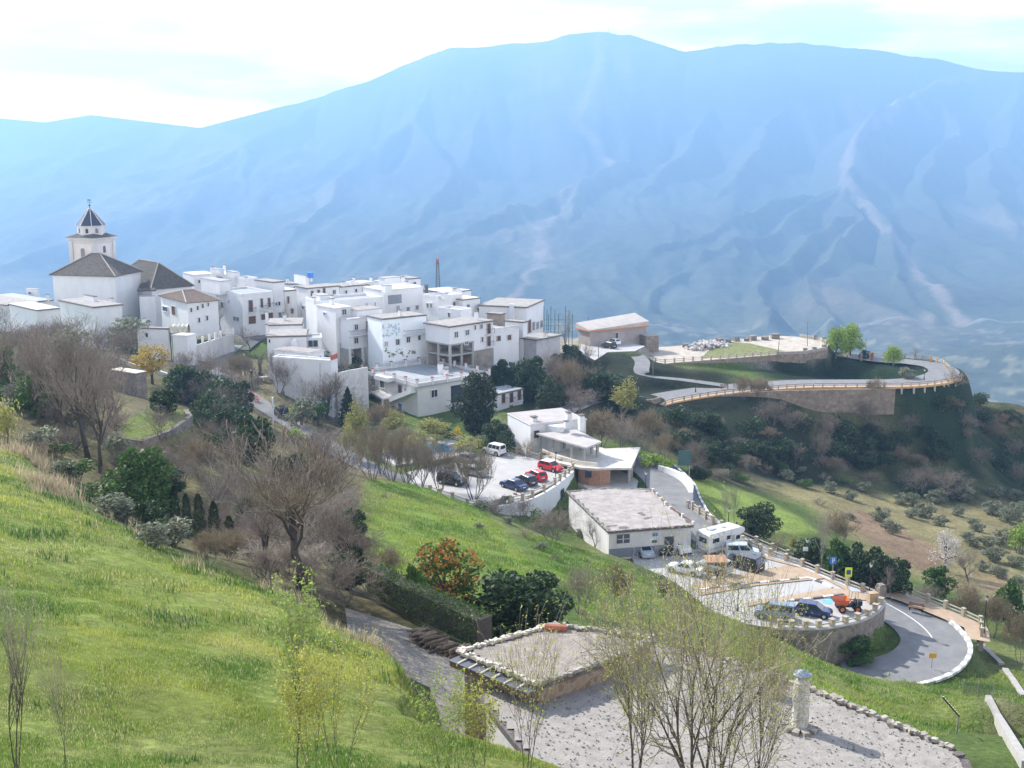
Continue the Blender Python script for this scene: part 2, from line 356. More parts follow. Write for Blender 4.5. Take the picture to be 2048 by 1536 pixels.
terrace_poly = [P(262,842,112), P(310,818,118), P(372,832,116), P(380,838,113), P(340,858,107), P(285,872,103), P(240,870,104)]
stamp_poly(terrace_poly, -26.3, 1.0)
stamp_poly([G(*q, -46.9) for q in [(735,872),(800,858),(960,878),(955,905),(800,935)]], -47.1, 2)
def gz(x, y):
    fx = (x - X0) / DS; fy = (y - Y0) / DS; i = int(max(0, min(len(gx) - 2, fx))); j = int(max(0, min(len(gy) - 2, fy))); fx -= i; fy -= j
    return float((H[i, j] * (1 - fx) + H[i + 1, j] * fx) * (1 - fy) + (H[i, j + 1] * (1 - fx) + H[i + 1, j + 1] * fx) * fy)
def gzA(x, y):
    fx = np.clip((x - X0) / DS, 0, len(gx) - 1.001); fy = np.clip((y - Y0) / DS, 0, len(gy) - 1.001); i = fx.astype(int); j = fy.astype(int); fx = fx - i; fy = fy - j
    return (H[i, j] * (1 - fx) + H[i + 1, j] * fx) * (1 - fy) + (H[i, j + 1] * (1 - fx) + H[i + 1, j + 1] * fx) * fy
def hit(px, py, ymin=15, ymax=400):
    """where the line of sight through a pixel meets the ground"""
    Ys = np.arange(ymin, ymax, .25); d = ray(px, py); xs = d.x / d.y * Ys; zs = d.z / d.y * Ys
    m = np.nonzero(gzA(xs, Ys) >= zs)[0]
    Y = Ys[m[0]] if len(m) else ymax
    x = d.x / d.y * Y; return Vector((x, Y, gz(x, Y)))
# colour zones
def gpoly(pts): return [tuple(hit(*q)) for q in pts]
ZC = np.zeros(GX.shape + (3,)); base = np.array([.085, .125, .032]); ZC[:] = base
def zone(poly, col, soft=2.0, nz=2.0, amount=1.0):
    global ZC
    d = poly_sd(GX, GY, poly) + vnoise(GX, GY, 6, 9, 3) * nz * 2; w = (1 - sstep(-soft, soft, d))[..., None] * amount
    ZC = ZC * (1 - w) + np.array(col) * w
C_MEADOW, C_DRY, C_SOIL, C_SCRUB, C_DUST, C_OLIVE = (.155,.225,.045), (.26,.22,.12), (.235,.165,.105), (.075,.085,.04), (.34,.30,.24), (.17,.165,.075)
fg = [(-75,-20),(-75,95),(-40,88),(-19,60),(-8,50),(-3,44),(3.4,33),(10,20),(16,-20)]
zone(fg, (.19, .235, .055), 1.5, 1)
# gully behind the crest: leaf litter and brambles
zone([(-60,100),(-40,90),(-19,63),(-8,54),(-3,58),(-8,80),(-10,110),(-12,150),(-30,190),(-70,200),(-100,180)], (.13,.115,.06), 3, 4)
zone([tuple(P(*q)) for q in [(740,962,141),(950,1014,138),(1095,1125,98),(1100,1210,80),(950,1240,66),(720,1165,72),(700,1060,95)]], C_MEADOW, 1.2, 1)
zone([tuple(P(*q)) for q in [(1040,1060,125),(1200,1110,119),(1330,1180,115),(1560,1260,108),(1560,1310,95),(1350,1250,85),(1150,1230,80),(1100,1160,92)]], (.12,.19,.035), 1.2, 1)
zone([tuple(P(*q)) for q in [(1560,1260,112),(1760,1325,116),(1860,1345,112),(1900,1420,95),(1980,1500,80),(1900,1536,65),(1700,1440,58),(1560,1360,70)]], (.16,.20,.05), 1.2, 1)
zone(terrace_poly, (.13,.20,.035), .6, .5)
zone([tuple(P(*q)) for q in [(440,925,125),(590,920,125),(640,975,115),(520,985,112),(440,960,115)]], (.165,.205,.05), 1, 1)
zone([(58,196),(55,285),(160,290),(180,205),(130,222),(95,215),(70,200)], (.018,.034,.016), 4, 3)  # shade of the slope under the lookout, painted as near-black ground colour
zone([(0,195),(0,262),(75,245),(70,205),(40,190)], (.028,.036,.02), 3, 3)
zone([tuple(P(*q)) for q in [(1500,930,205),(1650,950,212),(1900,1000,220),(2060,1000,230),(2060,1240,140),(1900,1180,150),(1740,1110,160),(1620,1000,190)]], (.21,.185,.09), 3, 4)
zone([tuple(P(*q)) for q in [(1385,958,190),(1500,975,188),(1580,1000,180),(1640,1060,165),(1560,1066,157),(1440,1050,152),(1385,1000,168)]], (.17,.225,.05), 1, .6)
zone([tuple(P(*q)) for q in [(1700,1010,200),(1760,1020,198),(1900,1100,175),(1870,1150,160),(1780,1115,165),(1710,1070,180)]], C_SOIL, 1.5, 1.5)
zone([tuple(P(*q)) for q in [(1930,1130,165),(2060,1120,170),(2060,1200,150),(1950,1190,152)]], C_SOIL, 2, 3, .7)
zone([tuple(P(*q)) for q in [(1930,1380,103),(2000,1380,108),(2060,1500,85),(2000,1530,75),(1960,1450,85)]], (.20,.18,.10), 2, 2, .8)
zone([tuple(P(*q)) for q in [(440,690,240),(520,690,235),(560,720,215),(700,760,215),(760,830,205),(700,900,185),(600,870,185),(470,790,200),(400,760,205),(240,740,195),(230,690,225)]], (.15,.135,.085), 3, 3)
zone(look_poly, C_DUST, 1, 1); zone([G(*q, Z_LOOK) for q in [(1400,716),(1550,709),(1500,690),(1460,688),(1400,702)]], (.24,.26,.10), 1.5, 1.5)
zone([(-110,255),(-110,320),(60,320),(60,262),(0,255)], (.24,.22,.19), 3, 2)
nzc = 1 + vnoise(GX, GY, 9, 21, 4) * .5; ZC *= nzc[..., None]
patch = sstep(.02, .22, vnoise(GX, GY, 18, 23, 4))[..., None]; ZC = ZC * (1 - patch * .28) + np.array((.27, .25, .11)) * patch * .28

def grid_mesh(name, X, Y, Z, cols, m):
    nx, ny = X.shape; me = bpy.data.meshes.new(name)
    co = np.stack([X, Y, Z], -1).reshape(-1, 3); i, j = np.meshgrid(np.arange(nx - 1), np.arange(ny - 1), indexing='ij')
    a = (i * ny + j).ravel(); q = np.stack([a, a + ny, a + ny + 1, a + 1], -1)
    me.vertices.add(len(co)); me.vertices.foreach_set('co', co.astype(np.float32).ravel())
    me.loops.add(q.size); me.loops.foreach_set('vertex_index', q.astype(np.int32).ravel())
    me.polygons.add(len(q)); me.polygons.foreach_set('loop_start', (np.arange(len(q)) * 4).astype(np.int32))
    me.polygons.foreach_set('loop_total', np.full(len(q), 4, np.int32)); me.polygons.foreach_set('use_smooth', np.ones(len(q), bool))
    me.update(calc_edges=True)
    ca = me.color_attributes.new('Zone', 'FLOAT_COLOR', 'POINT'); c4 = np.c_[cols.reshape(-1, 3), np.ones(len(co))]
    ca.data.foreach_set('color', c4.astype(np.float32).ravel()); me.materials.append(m)
    o = bpy.data.objects.new(name, me); COL.objects.link(o); return o
def ground_mat(name, s1, s2, v1, v2, bump, bdist):
    m, n, l, b = nodes_mat(name); b.inputs['Roughness'].default_value = .95; b.inputs['Specular IOR Level'].default_value = .1
    a = n.new('ShaderNodeVertexColor'); a.layer_name = 'Zone'; t = n.new('ShaderNodeTexCoord'); col = a.outputs[0]
    hs = []
    for sc, va in ((s1, v1), (s2, v2)):
        q = n.new('ShaderNodeTexNoise'); q.inputs['Scale'].default_value = sc; q.inputs['Detail'].default_value = 8; q.inputs['Roughness'].default_value = .7; l.new(t.outputs['Object'], q.inputs[0])
        mr = n.new('ShaderNodeMapRange'); mr.inputs[1].default_value = .3; mr.inputs[2].default_value = .7; mr.inputs[3].default_value = 1 - va; mr.inputs[4].default_value = 1 + va; l.new(q.outputs[0], mr.inputs[0])
        mm = n.new('ShaderNodeMixRGB'); mm.blend_type = 'MULTIPLY'; mm.inputs[0].default_value = 1; l.new(col, mm.inputs[1]); l.new(mr.outputs[0], mm.inputs[2]); col = mm.outputs[0]; hs.append(q)
    l.new(col, b.inputs['Base Color'])
    bn = n.new('ShaderNodeBump'); bn.inputs['Strength'].default_value = bump; bn.inputs['Distance'].default_value = bdist; l.new(hs[1].outputs[0], bn.inputs['Height']); l.new(bn.outputs[0], b.inputs['Normal'])
    return m
M_ground = ground_mat('grassy_ground', .25, 2.2, .3, .5, .9, .5)
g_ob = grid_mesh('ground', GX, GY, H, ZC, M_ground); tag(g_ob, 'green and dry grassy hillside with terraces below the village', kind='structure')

# ------------------------------------------------ far mountain range
SKY_L = [(-700,330),(-300,262),(-100,232),(0,237),(90,245),(180,230),(300,244),(400,256),(520,225),(640,193),(750,155),(860,108),(900,96),(1000,90),(1080,84),(1130,72),(1200,63),(1260,70),(1330,88),(1370,101),(1440,90),(1540,80),(1660,88),(1760,100),(1900,122),(1960,138),(2048,143),(2300,175),(2800,260)]
SPURS = [
 [(1200,63,8000),(1190,230,7000),(1152,278,6500),(1235,330,5900),(1145,375,5300),(1085,480,4300),(1095,560,3600),(1040,592,3100),(960,640,2500)],
 [(1145,375,5300),(1000,420,4700),(880,500,3900),(800,560,3300)],
 [(1960,138,8000),(1810,190,6900),(1700,300,5600),(1690,350,5100),(1760,430,4300),(1850,560,3300),(1940,634,2600)],
 [(1690,350,5100),(1560,395,4700),(1420,470,4200),(1320,520,3700)],
 [(1730,400,4600),(1640,480,3800),(1600,560,3200),(1560,620,2600)],
 [(1690,350,5100),(1480,500,3900),(1400,560,3300),(1340,620,2700)],
 [(1690,350,5100),(1720,470,3900),(1690,560,3200),(1680,640,2500)],
 [(900,96,8000),(830,240,6700),(720,330,5800),(640,430,4700),(520,530,3700),(430,600,3000)],
 [(830,240,6700),(900,350,5500),(820,450,4500),(700,540,3600)],
 [(640,193,8000),(480,290,6700),(300,390,5400),(120,490,4300),(0,580,3300)],
 [(480,290,6700),(500,400,5300),(400,490,4300),(300,570,3400)],
 [(1440,90,8000),(1420,220,7000),(1330,330,5900),(1240,420,5100)],
 [(1600,84,8000),(1560,220,6900),(1470,330,5800),(1400,430,5000)],
 [(1080,84,8000),(980,200,7100),(930,320,6000)],
 [(2048,143,8000),(2010,290,6300),(1990,400,5000),(2060,520,3900),(2120,620,3000)],
 [(1870,160,7700),(1920,280,6300),(1850,380,5200),(1900,480,4200)],
 [(0,237,8500),(-50,330,6600),(60,440,5200),(-40,540,4000)],
 [(180,230,8500),(200,330,6900),(60,400,5800)],
 [(2300,175,8000),(2250,350,5600),(2300,500,4000)],
 [(-300,262,8500),(-350,400,6000),(-300,520,4200)]]
azs = np.linspace(-.64, .64, 620); t_ = np.linspace(0, 1, 430); Yr = 400 * (8700 / 400) ** t_
AZ, MY = np.meshgrid(azs, Yr, indexing='ij'); MX = AZ * MY
skp = np.array([[P(a, b, 8000).x, P(a, b, 8000).z] for a, b in SKY_L])
spx = np.interp(AZ * 8000, skp[:, 0], skp[:, 1])
floor = np.interp(MY, [400, 520, 800, 1300, 2000, 2600, 3600, 5000, 7000, 8000, 12500], [-125, -190, -285, -345, -385, -385, -370, -260, 0, 300, -200])
wx = MX + vnoise(MX, MY, 1100, 41, 4) * 260; wy = MY + vnoise(MX, MY, 1100, 42, 4) * 260
MH = floor.copy(); MTRK = np.full(MX.shape, 1e9)
for si, sp_ in enumerate(SPURS):
    pts = [P(*q) for q in sp_]
    for a, b in zip(pts[:-1], pts[1:]):
        d, t = seg_dist(wx, wy, a, b); z = a.z + t * (b.z - a.z)
        h = z - (.72 * d - .30 * np.maximum(0, d - 420)) + 10 * np.exp(-d / 60); MH = np.maximum(MH, h)
        if si in (0, 2):
            d2, _ = seg_dist(MX + vnoise(MX, MY, 300, 46, 3) * 90, MY, a, b); MTRK = np.minimum(MTRK, d2)
# crest wall rising to the skyline
crest = spx - np.abs(MY + vnoise(MX, MY, 1500, 43, 3) * 500 - 8000) * .42
MH = np.maximum(MH, crest)
lim = MY / 8000 * spx   # nothing may stand above the drawn skyline
rid = 1 - np.abs(vnoise(wx, MY * .2, 430, 44, 4)) * 4
amp = np.clip((MY - 2300) / 2500, 0, 1) * np.clip(1 - np.abs(MY - 8000) / 1800, 0, 1)
MH += (rid - .5) * 70 * np.clip((MY - 2000) / 1500, 0, 1) * np.clip((8000 - MY) / 1200, .06, 1)
rid2 = 1 - np.abs(vnoise(wx + MX * .3, MY * .25, 170, 47, 4)) * 4
MH += (rid2 - .5) * 16 * np.clip((MY - 1800) / 1000, 0, 1) * np.clip((8000 - MY) / 800, .1, 1)
MH += vnoise(MX, MY, 90, 45, 4) * 16 * np.clip((MY - 600) / 1200, .1, 1)
hill = -318 - np.hypot((MX - 860) / 2.4, (MY - 1900) / 1.5) * .28 + vnoise(MX, MY, 260, 48, 4) * 36   # olive hill at the right
MH = np.maximum(MH, hill)
MH = np.where(MY < 7900, np.minimum(MH, np.maximum(lim - 6, -600)), np.minimum(MH, spx))
MH[:, 0] = -125; MC = np.zeros(MX.shape + (3,)); MC[:] = (.07, .08, .055)
nn = vnoise(MX, MY, 420, 51, 5)[..., None]; MC = MC * (1 + nn * .7)
br = sstep(.02, .2, vnoise(MX, MY * .3, 420, 52, 5))[..., None]; MC = MC * (1 - br * .5) + np.array((.22, .17, .11)) * br * .5
wt = (1 - sstep(8, 30, MTRK / np.clip(MY / 4000, .6, 2) + vnoise(MX, MY, 120, 53, 3) * 40))[..., None]; MC = MC * (1 - wt * .95) + np.array((.25, .20, .155)) * wt * .8
hl = (1 - sstep(500, 900, MY))[..., None]; 
dots = (sstep(.12, .2, vnoise(MX, MY, 26, 54, 2)) * (MY < 2600))[..., None]; MC = MC * (1 - dots * .6) + np.array((.24, .22, .14)) * (dots * .6)
def far_line(pts, w, col):
    global MC
    for a, b in zip(pts[:-1], pts[1:]):
        d, _ = seg_dist(MX, MY, a, b); k = (1 - sstep(w * .5, w, d))[..., None]; MC = MC * (1 - k) + np.array(col) * k
far_line([(800, 2600), (1050, 2560), (1300, 2500)], 15, (.26, .24, .21)); far_line([(300, 2500), (600, 2450), (800, 2600)], 13, (.22, .21, .2))
M_mount = ground_mat('scrub_mountainside', .004, .03, .25, .35, .5, 12)
m_ob = grid_mesh('mountain', MX, MY, MH, MC, M_mount); tag(m_ob, 'hazy blue mountain range across the valley', kind='structure')
# ------------------------------------------------ roads, yards, plazas
def strip(name, pts, half, m, lift=0, z_add=0, kind='structure', label=None, thick=0):
    L = offset_line(pts, half); Rr = offset_line(pts, -half); b = MB(); n = len(pts)
    vs = [(p.x, p.y, p.z + lift) for p in L] + [(p.x, p.y, p.z + lift) for p in Rr]
    b.add(vs, [(n + i, n + i + 1, i + 1, i) for i in range(n - 1)])
    o = b.build(name, m, org=pts[0]); tag(o, label, kind=kind); return o
def slab(name, poly, z, m, label, t=.12, kind='structure', parent=None):
    b = MB(); b.prism([(p[0], p[1]) for p in poly], z - t, z); o = b.build(name, m, org=(poly[0][0], poly[0][1], z)) if parent is None else b.build(name, m, parent)
    if parent is None: tag(o, label, kind=kind)
    return o
strip('road', road_main, 3.5, M_asph_old, label='curving grey asphalt road past the lower car park')
strip('road', road_look, 3.4, M_asph_old, label='pale asphalt road looping round the lookout')
strip('path', street_up, 1.7, M_asph_old, label='narrow street climbing to the village')
strip('road', street_mid, 2.9, M_asphalt, label='shaded street below the villa')
strip('path', street_left, 1.75, M_asph_old, label='pale lane beside the walnut trees')
slab('yard', yard_poly, Z_YARD, mat('grey_gravel_yard', (.30, .275, .24), .95, .35, 7, bump=.8), 'gravel yard beside the dark hedge')
slab('car_park', car_poly, Z_CAR, M_lot, 'pale upper car park above the white retaining wall')
slab('car_park', lot_poly, Z_LOT, M_lot, 'pale lower car park beside the main road')
slab('plaza', look_poly, Z_LOOK, mat('dusty_ground', (.46, .41, .34), .95, .25, .6, bump=.3), 'dusty lookout plaza', t=.3)
slab('car_park', lots_top, -44.7, M_lot, 'small pale parking area below the low warehouse')
def sheet(name, px, z, m, label, lift):
    b = MB(); b.prism([tuple(G(a, c, z))[:2] for a, c in px], z + lift - .02, z + lift); o = b.build(name, m, org=tuple(G(*px[0], z))); tag(o, label, kind='structure'); return o
sheet('pavement', [(1395,1205),(1640,1157),(1700,1163),(1762,1205),(1728,1188),(1655,1163),(1420,1215)], Z_LOT, M_paving, 'sand coloured pavement', .03) if 0 else None
sheet('pavement', [(1385,1170),(1480,1150),(1570,1132),(1602,1137),(1648,1158),(1515,1172),(1400,1192)], Z_LOT, M_paving, 'sand coloured pavement strip behind the empty parking bays', .10)
sheet('pavement', [(1490,1208),(1560,1196),(1655,1178),(1690,1180),(1752,1203),(1648,1196),(1570,1202),(1495,1214)], Z_LOT, M_paving, 'sand coloured pavement strip in front of the parked blue van', .10)
sheet('pavement', [(1602,1137),(1648,1158),(1690,1180),(1752,1203),(1758,1200),(1665,1160),(1600,1133),(1540,1112),(1482,1086),(1475,1092),(1530,1118)], Z_LOT, M_paving, 'sand coloured pavement along the inner fence', .10)
def kerb(name, pts, label, w=.22, h=.16, step=1.0, c=(M_kerbw, M_kerbd)):
    b = MB(); tot = 0; pts = [Vector(p) for p in pts]
    for a, q in zip(pts[:-1], pts[1:]):
        n = max(1, round((q - a).length / step))
        for k in range(n):
            s0 = a.lerp(q, k / n); s1 = a.lerp(q, (k + .97) / n); b.m = tot % 2; tot += 1
            b.bar(s0 + Vector((0, 0, h / 2)), s1 + Vector((0, 0, h / 2)), w, h)
    o = b.build(name, list(c), org=pts[0]); tag(o, label, kind='structure'); return o
kerb('kerb', [G(*q, Z_LOT) for q in [(1398,1181),(1480,1170),(1560,1163),(1618,1157)]], 'black and white kerb', 0.3, .18, 1.2)
kerb('kerb', [G(*q, Z_LOT) for q in [(1618,1157),(1646,1167),(1664,1176)]], 'white painted kerb by the empty bays', 0.3, .18, 1.2)
kerb('kerb', [G(*q, Z_LOT) for q in [(1570,1203),(1625,1198),(1688,1190)]], 'black and white kerb behind the blue van', 0.3, .18, 1.2)
outer_bend = [p for p in offset_line(road_main, 3.7) if True]
kerb('kerb', outer_bend[62:], 'white kerb stones round the outside of the bend', .5, .28, 1.0, (M_kerbw, mat('grey_kerb_gap', (.4, .4, .39), .9)))
inner_bend = offset_line(road_main, -3.7)
kerb('kerb', inner_bend[68:84], 'white kerb stones on the inside of the bend', .4, .25, .9, (M_kerbw, M_asphalt))
kerb('kerb', outer_bend[12:44], 'pale kerb along the upper road', .3, .18, 1.5, (M_kerbw, M_lot))
# painted line
ln = MB(); c_ = road_main
for i in range(58, 92):
    a, q = c_[i], c_[i + 1] if i + 1 < len(c_) else c_[i]
    if i < 64 and i % 2: continue
    ln.bar(a + Vector((0, 0, .012)), q + Vector((0, 0, .012)), .13, .01)
o = ln.build('road_marking', M_kerbw, org=c_[60]); tag(o, 'white centre line round the bend', kind='structure')
# terracotta coloured pavement outside the road beyond the railing
pav_ = [Vector((p.x, p.y, p.z + .12)) for p in offset_line(road_main, 5.3)[44:72]]

hd = MB()
for (a, b) in (((1646,1200),(1662,1203)), ((1650,1196),(1672,1198)), ((1645,1204),(1664,1208)), ((1668,1192),(1660,1206))):
    hd.bar(G(*a, Z_LOT) + Vector((0,0,.012)), G(*b, Z_LOT) + Vector((0,0,.012)), .35, .01)
tag(hd.build('road_marking', mat('blue_road_paint', (.12,.42,.62), .7), org=G(1655,1200,Z_LOT)), 'blue painted parking bay marking behind the dumper', kind='structure')
for k, (a, b) in enumerate((((960,927),(990,936)), ((935,935),(965,945)), ((985,918),(1015,926)))):
    q = MB(); q.bar(G(*a, Z_CAR) + Vector((0,0,.012)), G(*b, Z_CAR) + Vector((0,0,.012)), .14, .01); tag(q.build('road_marking', M_kerbw, org=G(*a, Z_CAR)), 'white bay line', kind='structure')
street_flat = strip('path', catmull([G(640,690,-42.6), G(560,668,-42.2), G(500,680,-41.8), G(470,700,-41.8)]), 3.0, M_asphalt, label='dark street between the white houses')

# ------------------------------------------------ houses
def winpart(root, a, b, z0, z1, n, kind, deep=.06):
    """window or door from a to b (xy on the wall), sill z0, head z1, n = outward normal"""
    b_ = MB(); d = (b - a); L = d.length
    if L < .05: return
    c = (a + b) / 2; ang = math.atan2(d.y, d.x); t = Vector((n.x, n.y, 0))
    mats = {'w': [M_glass, M_white], 'd': [M_brownwood, M_white2], 'k': [M_glass, M_brownwood], 'g': [M_metal, M_white], 'b': [M_bluepaint, M_white]}[kind]
    b_.m = 0; b_.box((c.x + t.x * .02, c.y + t.y * .02, (z0 + z1) / 2), (L, .10, z1 - z0), ang)
    b_.m = 1; fr = .09
    for s in (-1, 1):
        p = c + d.normalized() * (s * (L / 2 + fr / 2)); b_.box((p.x + t.x * .06, p.y + t.y * .06, (z0 + z1) / 2), (fr, .22, z1 - z0 + .12), ang)
    b_.box((c.x + t.x * .09, c.y + t.y * .09, z1 + fr / 2 + .02), (L + .3, .3, fr), ang)
    if kind in 'wkg': b_.box((c.x + t.x * .09, c.y + t.y * .09, z0 - .05), (L + .28, .3, .08), ang)
    b_.m = 1 if kind == 'k' else 0
    if kind in 'wkg' and L > .6: b_.m = 1; b_.box((c.x + t.x * .05, c.y + t.y * .05, (z0 + z1) / 2), (.06, .12, z1 - z0), ang)
    b_.build('door' if (kind in 'db' or z1 - z0 > 1.75) else 'window', mats, root)
class House:
    def __init__(s, name, label, cat, pxL, pxC, pxR, pyT, pyB, Y, th, wall=M_white, group=None, sink=2.5, wl=None, wr=None, hang=False):
        C = P(pxC, pyT, Y); s.C = C; s.zt = C.z; s.zb = P(pxC, pyB, Y).z
        th = R_(th); s.th = th; s.dR = Vector((math.cos(th), math.sin(th), 0)); s.dL = Vector((-math.sin(th), math.cos(th), 0))
        def solve(px, d):
            r = ray(px, pyT); k = r.x / r.y; den = d.x - k * d.y
            return max(.5, (k * C.y - C.x) / den) if abs(den) > 1e-4 else 5
        s.wR = wr or solve(pxR, s.dR); s.wL = wl or solve(pxL, s.dL)
        if s.wR > 60: s.wR = 12
        if s.wL > 60: s.wL = 12
        s.poly = [C, C + s.dR * s.wR, C + s.dR * s.wR + s.dL * s.wL, C + s.dL * s.wL]
        s.low = min(gz(p.x, p.y) for p in s.poly); s.zlow = s.zb if hang else min(s.zb, s.low) - 1.0
        s.root = empty(name, (C.x, C.y, s.zb), label, cat, group)
        b = MB(); b.prism([(p.x, p.y) for p in s.poly], s.zlow, s.zt); b.build('wall', wall, s.root)
    def off(s, o):
        c = sum(s.poly, Vector()) / 4; out = []
        sg = ((-1, -1), (1, -1), (1, 1), (-1, 1))
        return [p + s.dR * (o * a) + s.dL * (o * b) for p, (a, b) in zip(s.poly, sg)]
    def flat(s, m=None, over=.28, t=.2, edge=True):
        b = MB(); q = s.off(over); b.m = 1; b.prism([(p.x, p.y) for p in q], s.zt, s.zt + t)
        q2 = s.off(over - .22); b.m = 0; b.prism([(p.x, p.y) for p in q2], s.zt + t + .003, s.zt + t + .09)
        b.build('roof', [m or M_launa, M_slate if edge else M_white2], s.root); s.zr = s.zt + t + .09; return s
    def parapet(s, h=.7, m=None, floor=None, t=.25):
        b = MB(); q = s.off(-.02); b.prism([(p.x, p.y) for p in q], s.zt, s.zt + .06); b.build('roof', floor or M_slabgrey, s.root)
        b = MB(); q = s.off(-t / 2 + .04)
        for i in range(4):
            a, c = q[i], q[(i + 1) % 4]; d = (c - a).normalized() * (t / 2)
            b.bar(Vector((a.x, a.y, s.zt + h / 2 + .003)) - d * (i % 2), Vector((c.x, c.y, s.zt + h / 2 + .003)) + d * (i % 2) - d * 2 * (1 - i % 2) * 0, t - .004 * i, h - .004 * i)
        b.build('parapet', m or M_white, s.root); s.zr = s.zt + .06; return s
    def hip(s, rise, m, over=.45, ridge=.35, axis='R'):
        q = s.off(over); z = s.zt; b = MB()
        mid = lambda a, c, t: a.lerp(c, t)
        if axis == 'R':
            m0 = (q[0] + q[3]) / 2; m1 = (q[1] + q[2]) / 2
        else:
            m0 = (q[0] + q[1]) / 2; m1 = (q[3] + q[2]) / 2
        r0 = m0.lerp(m1, .5 - ridge / 2); r1 = m0.lerp(m1, .5 + ridge / 2)
        v = [(p.x, p.y, z + .003) for p in q] + [(r0.x, r0.y, z + rise), (r1.x, r1.y, z + rise)] + [(p.x, p.y, z - .14) for p in q]
        if axis == 'R': f = [(0, 1, 5, 4), (1, 2, 5), (2, 3, 4, 5), (3, 0, 4)]
        else: f = [(1, 2, 5, 4), (2, 3, 5), (3, 0, 4, 5), (0, 1, 4)]
        f += [(6, 7, 1, 0), (7, 8, 2, 1), (8, 9, 3, 2), (9, 6, 0, 3), (9, 8, 7, 6)]
        b.add(v, f); rf = b.build('roof', m, s.root)
        e = MB(); M_ = M_kerbw
        ends = [(0, 4), (3, 4), (1, 5), (2, 5)] if axis == 'R' else [(0, 4), (1, 4), (2, 5), (3, 5)]
        for i, k in ends + [(4, 5)]: e.tube(Vector(v[i]) + Vector((0, 0, .05)), Vector(v[k]) + Vector((0, 0, .05)), .13, n=5)
        e.build('ridge_tiles', mat('pale_ridge_tiles', (.42, .38, .33), .9, .2, 4), rf if 0 else s.root); s.zr = z + rise; return s
    def plane_pt(s, face, px, py):
        d = s.dR if face == 'R' else s.dL; n = Vector((s.dR.y, -s.dR.x, 0)) if face == 'R' else Vector((-s.dR.x, -s.dR.y, 0))
        r = ray(px, py); t = s.C.xy.dot(n.xy) / (r.xy.dot(n.xy)); return r * t, n
    def win(s, face, px, py, w, h, kind='w'):
        a, n = s.plane_pt(face, px - w / 2, py); b, _ = s.plane_pt(face, px + w / 2, py)
        c, _ = s.plane_pt(face, px, py - h / 2); e, _ = s.plane_pt(face, px, py + h / 2)
        if (b - a).length > 12 or abs(a.y - s.C.y) > 80: return s
        a.z = b.z = 0; winpart(s.root, a, b, e.z, c.z, n, kind); return s
    def wins(s, face, lst):
        for q in lst: s.win(face, *q)
        return s
    def balcony(s, face, pxa, pxb, py, depth=.9, h=.95, solid=False):
        a, n = s.plane_pt(face, pxa, py); b, _ = s.plane_pt(face, pxb, py); z = (a.z + b.z) / 2; a.z = b.z = z
        m_ = MB(); c = (a + b) / 2 + n * (depth / 2); d = (b - a); ang = math.atan2(d.y, d.x); m_.box((c.x, c.y, z - .08), (d.length, depth, .16), ang)
        bal = m_.build('balcony', M_white, s.root)
        r = MB(); o = n * (depth - .04); k = max(2, int(d.length / .16))
        A, B = a + o, b + o
        for i in range(k + 1): q = A.lerp(B, i / k); r.tube(q, q + Vector((0, 0, h)), .014, n=4)
        for q0, q1 in ((A, B), (a, A), (b, B)): r.bar(q0 + Vector((0, 0, h)), q1 + Vector((0, 0, h)), .05, .05)
        r.build('railing', M_black if not solid else M_white, bal); return s
    def chimney(s, px, py_base, h=1.3, w=.55, m=None, cap=True, frac=None):
        p = G(px, py_base, s.zr); b = MB(); b.m = 0; z = s.zr - .3
        b.box((p.x, p.y, z + (h + .3) / 2), (w, w, h + .3), s.th)
        if cap:
            for a in (-1, 1):
                for c in (-1, 1):
                    v = s.dR * (a * w * .36) + s.dL * (c * w * .36); b.box((p.x + v.x, p.y + v.y, s.zr + h + .1), (.1, .1, .2), s.th)
            b.m = 1; b.box((p.x, p.y, s.zr + h + .25), (w + .15, w + .15, .1), s.th)
        b.build('chimney', [m or M_white, M_slate], s.root); return s
    def block(s, pxL, pxC, pxR, pyT, pyB, name='stair_head', wall=M_white, roof=M_slabgrey, slope=0):
        """a smaller room standing on the roof"""
        C = G(pxC, pyB, s.zr); h = max(.8, P(pxC, pyT, C.y).z - C.z)
        def solve(px, d):
            r = ray(px, pyT); k = r.x / r.y; den = d.x - k * d.y; return min(9, max(.8, (k * C.y - C.x) / den))
        wr, wl = solve(pxR, s.dR), solve(pxL, s.dL); q = [C, C + s.dR * wr, C + s.dR * wr + s.dL * wl, C + s.dL * wl]
        zt = C.z + h; b = MB(); b.m = 0; b.prism([(p.x, p.y) for p in q], C.z - .3, [zt, zt - slope, zt - slope, zt])
        c = sum(q, Vector()) / 4; q2 = [c + (p - c) * 1.06 for p in q]
        b.m = 1; b.prism([(p.x, p.y) for p in q2], [zt + .003, zt - slope + .003, zt - slope + .003, zt + .003], [zt + .14, zt - slope + .14, zt - slope + .14, zt + .14]); b.build(name, [wall, roof], s.root)
        return s
def H_(*a, **k): return House(*a, **k)
WH = 'white houses of the village'

